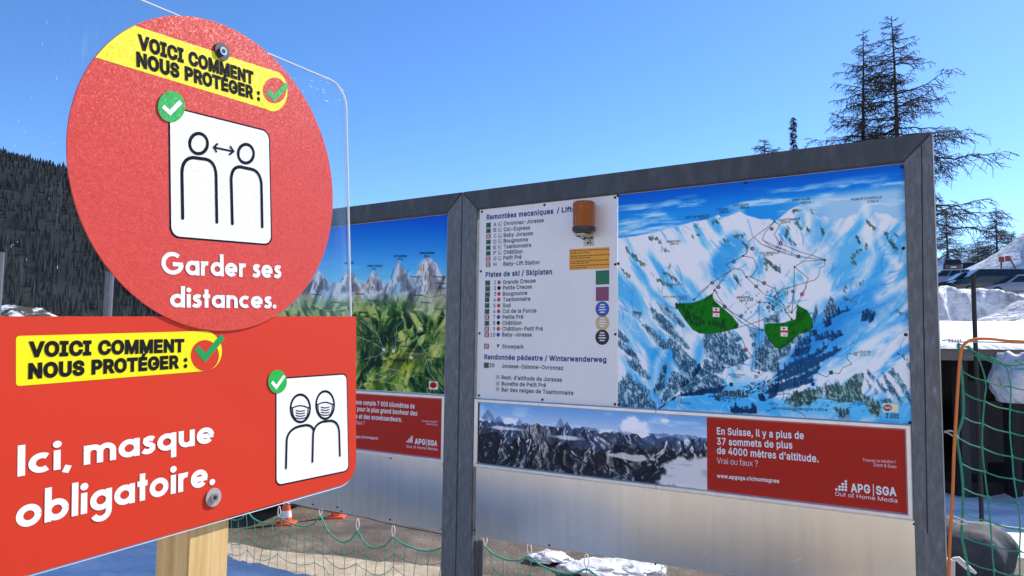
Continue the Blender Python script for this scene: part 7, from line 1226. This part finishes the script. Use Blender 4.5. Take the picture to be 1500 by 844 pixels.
def larch_copy(src, px, ytop, depth, label, h0, rz):
    c = copy_tree(src); p = Vector(ground_at(px, depth)); c.location = p; k = (at(px, ytop, depth).z-p.z)/h0; c.scale = (k, k, k); c.rotation_euler = (0, 0, rz); c['label'] = label; return c
h3 = top-b0[2]; h1 = at(1272, 43, 46).z-ground_at(1272, 46)[2]
larch_copy(L3, 1122, 203, 70, 'bare bushy tree whose top just clears the frame left of the spruce', h3, 1.); larch_copy(L3, 1437, 350, 150, 'faint far larch between the parked vans and the cone-shaped larch', h3, 2.)
larch_copy(L3, 1392, 312, 105, 'dark mid-sized larch right beside the outer post, above the parked cars', h3, 3.3); larch_copy(L1, 1590, 90, 60, 'bare larch outside the right edge, only branch tips showing', h1, 1.9); larch_copy(L3, 1492, 338, 140, 'far larch at the right edge behind the sunlit snow slope', h3, 4.2)
# small dark spruce
def spruce(base, h, r, label, seed):
    rg = random.Random(seed); o = thing('spruce_tree', label, 'tree', base); base = Vector(base); q = MB(); q.tube([base, base+Vector((0, 0, h))], [.11, .02], 6); q.build('trunk', BARK, o)
    q = MB()
    for i in range(1500):
        t = rg.uniform(.12, 1); rr = r*(1.03-t)**.8*rg.uniform(.25, 1.)*(.8+.35*math.sin(t*34+rg.random())); an = rg.uniform(0, 6.283); c = base+Vector((math.cos(an)*rr, math.sin(an)*rr, h*t-.25*rr)); d = Vector((math.cos(an), math.sin(an), rg.uniform(-.7, .1)))*rg.uniform(.12, .34); w_ = Vector((-math.sin(an), math.cos(an), rg.uniform(-.3, .3)))*rg.uniform(.04, .11)
        q.face([c-w_, c+d*.5-w_*.6+Vector((0, 0, .04)), c+d, c+w_])
    q.build('crown', NEEDLE, o)
b0 = ground_at(1167, 60); spruce(b0, at(1167, 172, 60).z-b0[2], 1.15, 'small dark spruce poking up behind the top beam of the right board', 2)

# parked cars
GLASS = mat('car_glass', (.012, .014, .017), .06, spec=.8); TYRE = mat('tyre_rubber', (.012, .012, .012), .8); RIM = mat('wheel_rim', (.35, .35, .36), .35, metal=.8); TAIL = mat('tail_light', (.45, .01, .012), .25); HEAD = mat('headlight', (.7, .72, .74), .15)
def car(label, px, depth, heading, paint, van=False, L=4.4, Wd=1.8, H=1.48, loc=None):
    """built nose towards +x, then turned"""
    o = thing('parked_car', label, 'car', (0, 0, 0), 'cars parked on the slope')
    h = Wd/2; wz = .31; b0, wl = .24, (.92 if not van else 1.05)*H/1.48
    def sec(x, z0, z1, w0, w1): return [(x, -w0, z0), (x, -w1, z1), (x, w1, z1), (x, w0, z0)]
    hood = .72*L-.0 if not van else .80*L
    S_ = [(0, b0+.12, wl-.12, h*.86, h*.84), (.06*L, b0, wl, h*.98, h*.95), (.30*L, b0, wl+.01, h, h*.97), (.66*L, b0, wl, h, h*.97), (.84*L, b0, wl-.12, h*.99, h*.93), (.96*L, b0+.03, wl-.24, h*.94, h*.84), (L, b0+.12, wl-.36, h*.82, h*.74)]
    q = MB(); rings = []
    for x, z0, z1, w0, w1 in S_:
        rings.append([(x-L/2, y, z) for y, z in ((-w0*.96, z0), (-w0, z0+.12), (-w0, (z0+z1)/2+.05), (-w1, z1-.04), (-w1*.94, z1), (w1*.94, z1), (w1, z1-.04), (w0, (z0+z1)/2+.05), (w0, z0+.12), (w0*.96, z0))])
    V = [p for r_ in rings for p in r_]; n = 10; F = [(k*n+i, k*n+(i+1) % n, (k+1)*n+(i+1) % n, (k+1)*n+i) for k in range(len(rings)-1) for i in range(n)]; q.add(V, F+[tuple(range(n)), tuple(reversed(range((len(rings)-1)*n, len(rings)*n)))])
    x0, x1, x2, x3 = (.03*L, .10*L, .52*L, .70*L) if not van else (.02*L, .06*L, .64*L, .80*L)
    lo_ = [(x0-L/2, wl-.01, h*.93), (x3-L/2, wl-.03, h*.92)]; hi_ = [(x1-L/2, H, h*.76), (x2-L/2, H, h*.74)]
    C8 = [(lo_[0][0], -lo_[0][2], lo_[0][1]), (lo_[1][0], -lo_[1][2], lo_[1][1]), (lo_[1][0], lo_[1][2], lo_[1][1]), (lo_[0][0], lo_[0][2], lo_[0][1])]; R8 = [(hi_[0][0], -hi_[0][2], H-.03), (hi_[1][0], -hi_[1][2], H-.03), (hi_[1][0], hi_[1][2], H-.03), (hi_[0][0], hi_[0][2], H-.03)]
    q.prism(C8, R8); q.prism([(p[0]*.98, p[1]*.94, p[2]) for p in R8], [(p[0]*.92, p[1]*.8, H) for p in R8])
    q.build('body', paint, o, bevel=.012)
    def quad(a, b_, c, d, u0, u1, v0, v1, push, name, m):
        a, b_, c, d = map(Vector, (a, b_, c, d))
        def P(u, v): return (a*(1-u)+b_*u)*(1-v)+(d*(1-u)+c*u)*v
        nn = (b_-a).cross(d-a).normalized()*push; g_ = MB(); ring = [P(u0, v0), P(u1, v0), P(u1, v1), P(u0, v1)]; g_.prism([r_-nn*.5 for r_ in ring], [r_+nn for r_ in ring]); g_.build(name, m, o)
    for (a, b_, c, d) in ((C8[0], C8[1], R8[1], R8[0]), (C8[2], C8[3], R8[3], R8[2])):
        fl = a[1] > 0; U = ((.07, .30), (.34, .62), (.65, .93)); U = [(1-u1, 1-u0) for u0, u1 in U] if fl else U
        for u0, u1 in U: quad(a, b_, c, d, u0, u1, .14, .9, .012, 'side_window', GLASS)
    quad(C8[1], C8[2], R8[2], R8[1], .06, .94, .10, .93, .012, 'windscreen', GLASS); quad(C8[3], C8[0], R8[0], R8[3], .08, .92, .14, .9, .012, 'rear_window', GLASS)
    for sx in (-1, 1):
        for sy in (-1, 1):
            c = Vector((sx*L*.30+.02, sy*(h-.10), wz)); w_ = MB(); w_.tube([c+Vector((0, -.10*sy, 0)), c+Vector((0, .10*sy, 0))], wz, 20); wh = w_.build('wheel', TYRE, o); w_ = MB(); w_.tube([c+Vector((0, .09*sy, 0)), c+Vector((0, .112*sy, 0))], wz*.62, 16); w_.build('rim', RIM, wh)
    for sy in (-1, 1):
        g_ = MB(); g_.box((-L/2-.012, sy*h*.66-.11, wl-.30), (-L/2+.10, sy*h*.66+.11, wl-.14)); g_.build('tail_light', TAIL, o); g_ = MB(); g_.box((L*.462, sy*h*.62-.15, wl-.42), (L*.487, sy*h*.62+.15, wl-.30)); g_.build('headlight', HEAD, o)
    g_ = MB(); g_.box((-L/2-.015, -.26, wl-.42), (-L/2+.05, .26, wl-.31)); g_.build('number_plate', WHITE, o)
    p = Vector(loc) if loc else Vector(ground_at(px, depth))+Vector((0, 0, .1)); o.location = p; o.rotation_euler = (0, 0, heading); return o
def paint(name, c): return mat(name, c, .22, spec=.5, coat=.6)
PB, PG, PS, PGR = paint('black_paint', (.012, .012, .014)), paint('dark_green_paint', (.02, .035, .035)), paint('silver_blue_paint', (.22, .27, .34)), paint('graphite_paint', (.04, .04, .043))
car('black hatchback parked nose left, half behind the outer post and the snow bank', 1412, 50, R(170), PB, L=4.3)
car('dark green van with square side windows parked nose left, widest of the parked cars', 1447, 48.5, R(172), PG, True, 4.5, 1.85, 1.75)
car('silver-blue car at the right edge with only its low roof and bonnet above the snow', 1490, 47.2, R(168), PS, L=4.4, H=1.4)
car('black people carrier parked nose right in the upper row', 1430, 84, R(-20), PB, True, 4.6, 1.85, 1.75)
car('graphite off-roader seen from behind, upper row beside the outer post', 1391, 78, R(75), PGR, True, 4.3, 1.85, 1.75)
car('silver car low in the gap beside the outer post', 1383, 56, R(160), PS, L=4.2)
car('small blue car parked far up at the foot of the sunlit snow', 1462, 104, R(15), paint('blue_paint', (.03, .09, .2)), L=4.)
c = car('black car in shade behind the left board, only a wheel and its underside showing', 0, 0, R(-12), PB, L=4.4, loc=(-4.75, 10.55, 0))
# signboard and leaning stake by the cars
p = at(1467, 398, 54); zb = float(right_z(np.array([p.x]), np.array([p.y]))[0]); o = thing('road_sign', 'small red sign pair on a post beside the sunlit snow slope', 'sign', (p.x, p.y, zb))
q = MB(); q.tube([(p.x, p.y, zb-.2), (p.x, p.y, at(1467, 377, 54).z)], .05, 8); q.build('sign_post', BARK, o)
RS = mat('weathered_red_paint', (.30, .03, .03), .5)
for a, b_ in (((1463, 376), (1471, 384)), ((1472.5, 375), (1480, 383))):
    A, B2 = at(*a, 53.9), at(*b_, 53.9); q = MB(); q.box((A.x, A.y-.03, B2.z), (B2.x, A.y+.02, A.z)); q.build('sign_plate', RS, o)
q = MB(); q.tube([at(1489.5, 397, 56), at(1479.5, 379, 56)], .05, 6); tag(q.build('leaning_stake', BARK), 'thin dark stake leaning on the sunlit snow slope', 'stake')

# far wooded hillside on the left
def hill_z(X, Y):
    top = np.clip(156-(X+414)*.34, -20, 330) + 9*(fbm(X*.012, Y*.0+3, 4, 2)-.5)*2
    return np.maximum(-3, top*ss(150, 620, Y)*1.0) - 40*ss(640, 900, Y)
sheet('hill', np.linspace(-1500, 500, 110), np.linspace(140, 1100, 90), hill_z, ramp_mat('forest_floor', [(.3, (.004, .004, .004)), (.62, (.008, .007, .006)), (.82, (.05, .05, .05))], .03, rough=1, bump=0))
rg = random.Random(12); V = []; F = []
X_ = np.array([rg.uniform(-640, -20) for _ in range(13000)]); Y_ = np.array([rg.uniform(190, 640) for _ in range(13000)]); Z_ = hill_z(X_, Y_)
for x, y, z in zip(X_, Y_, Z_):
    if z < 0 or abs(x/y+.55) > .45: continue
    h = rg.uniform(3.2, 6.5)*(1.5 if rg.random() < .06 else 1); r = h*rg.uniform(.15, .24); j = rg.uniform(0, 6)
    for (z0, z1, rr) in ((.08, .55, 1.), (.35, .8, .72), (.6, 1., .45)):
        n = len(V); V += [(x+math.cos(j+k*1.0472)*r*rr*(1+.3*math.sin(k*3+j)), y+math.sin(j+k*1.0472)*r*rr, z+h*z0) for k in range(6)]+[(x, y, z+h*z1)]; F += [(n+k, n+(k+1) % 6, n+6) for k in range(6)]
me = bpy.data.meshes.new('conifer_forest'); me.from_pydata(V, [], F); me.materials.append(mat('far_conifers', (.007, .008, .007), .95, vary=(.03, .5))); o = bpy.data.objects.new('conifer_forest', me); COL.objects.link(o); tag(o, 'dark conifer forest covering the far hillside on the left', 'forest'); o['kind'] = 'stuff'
def left_bank(X, Y): return -.3 + 4.3*1.14*np.exp(-(((X+29)/6)**2+((Y-43)/4.5)**2))*(.85+.5*(fbm(X*.5, Y*.5, 4, 3)-.3))
sheet('brushy_bank', np.linspace(-60, -12, 90), np.linspace(30, 56, 60), left_bank, ramp_mat('snow_patched_earth', [(.40, (.025, .022, .02)), (.52, (.06, .05, .045)), (.58, (.75, .75, .77)), (.8, (.85, .86, .88))], .55, rough=.9, bump=.4, detail=8))
# leftover snow patches on the gravel behind and under the right-hand board
for px, py, sx, sy, sd in ((885, 838, .34, .20, 2), (806, 824, .16, .10, 5), (935, 842, .2, .12, 7)):
    d = ray(px, py); p = Vector((0, 0, EYE)) + d*(-(EYE-.02)/d.z); o = blob('snow_patch', p+Vector((0, .1, .02)), (sx*1.3, sy*1.5, .045), SNOWR, None, None, sd, amp=.55, f=2.4); o['kind'] = 'structure'
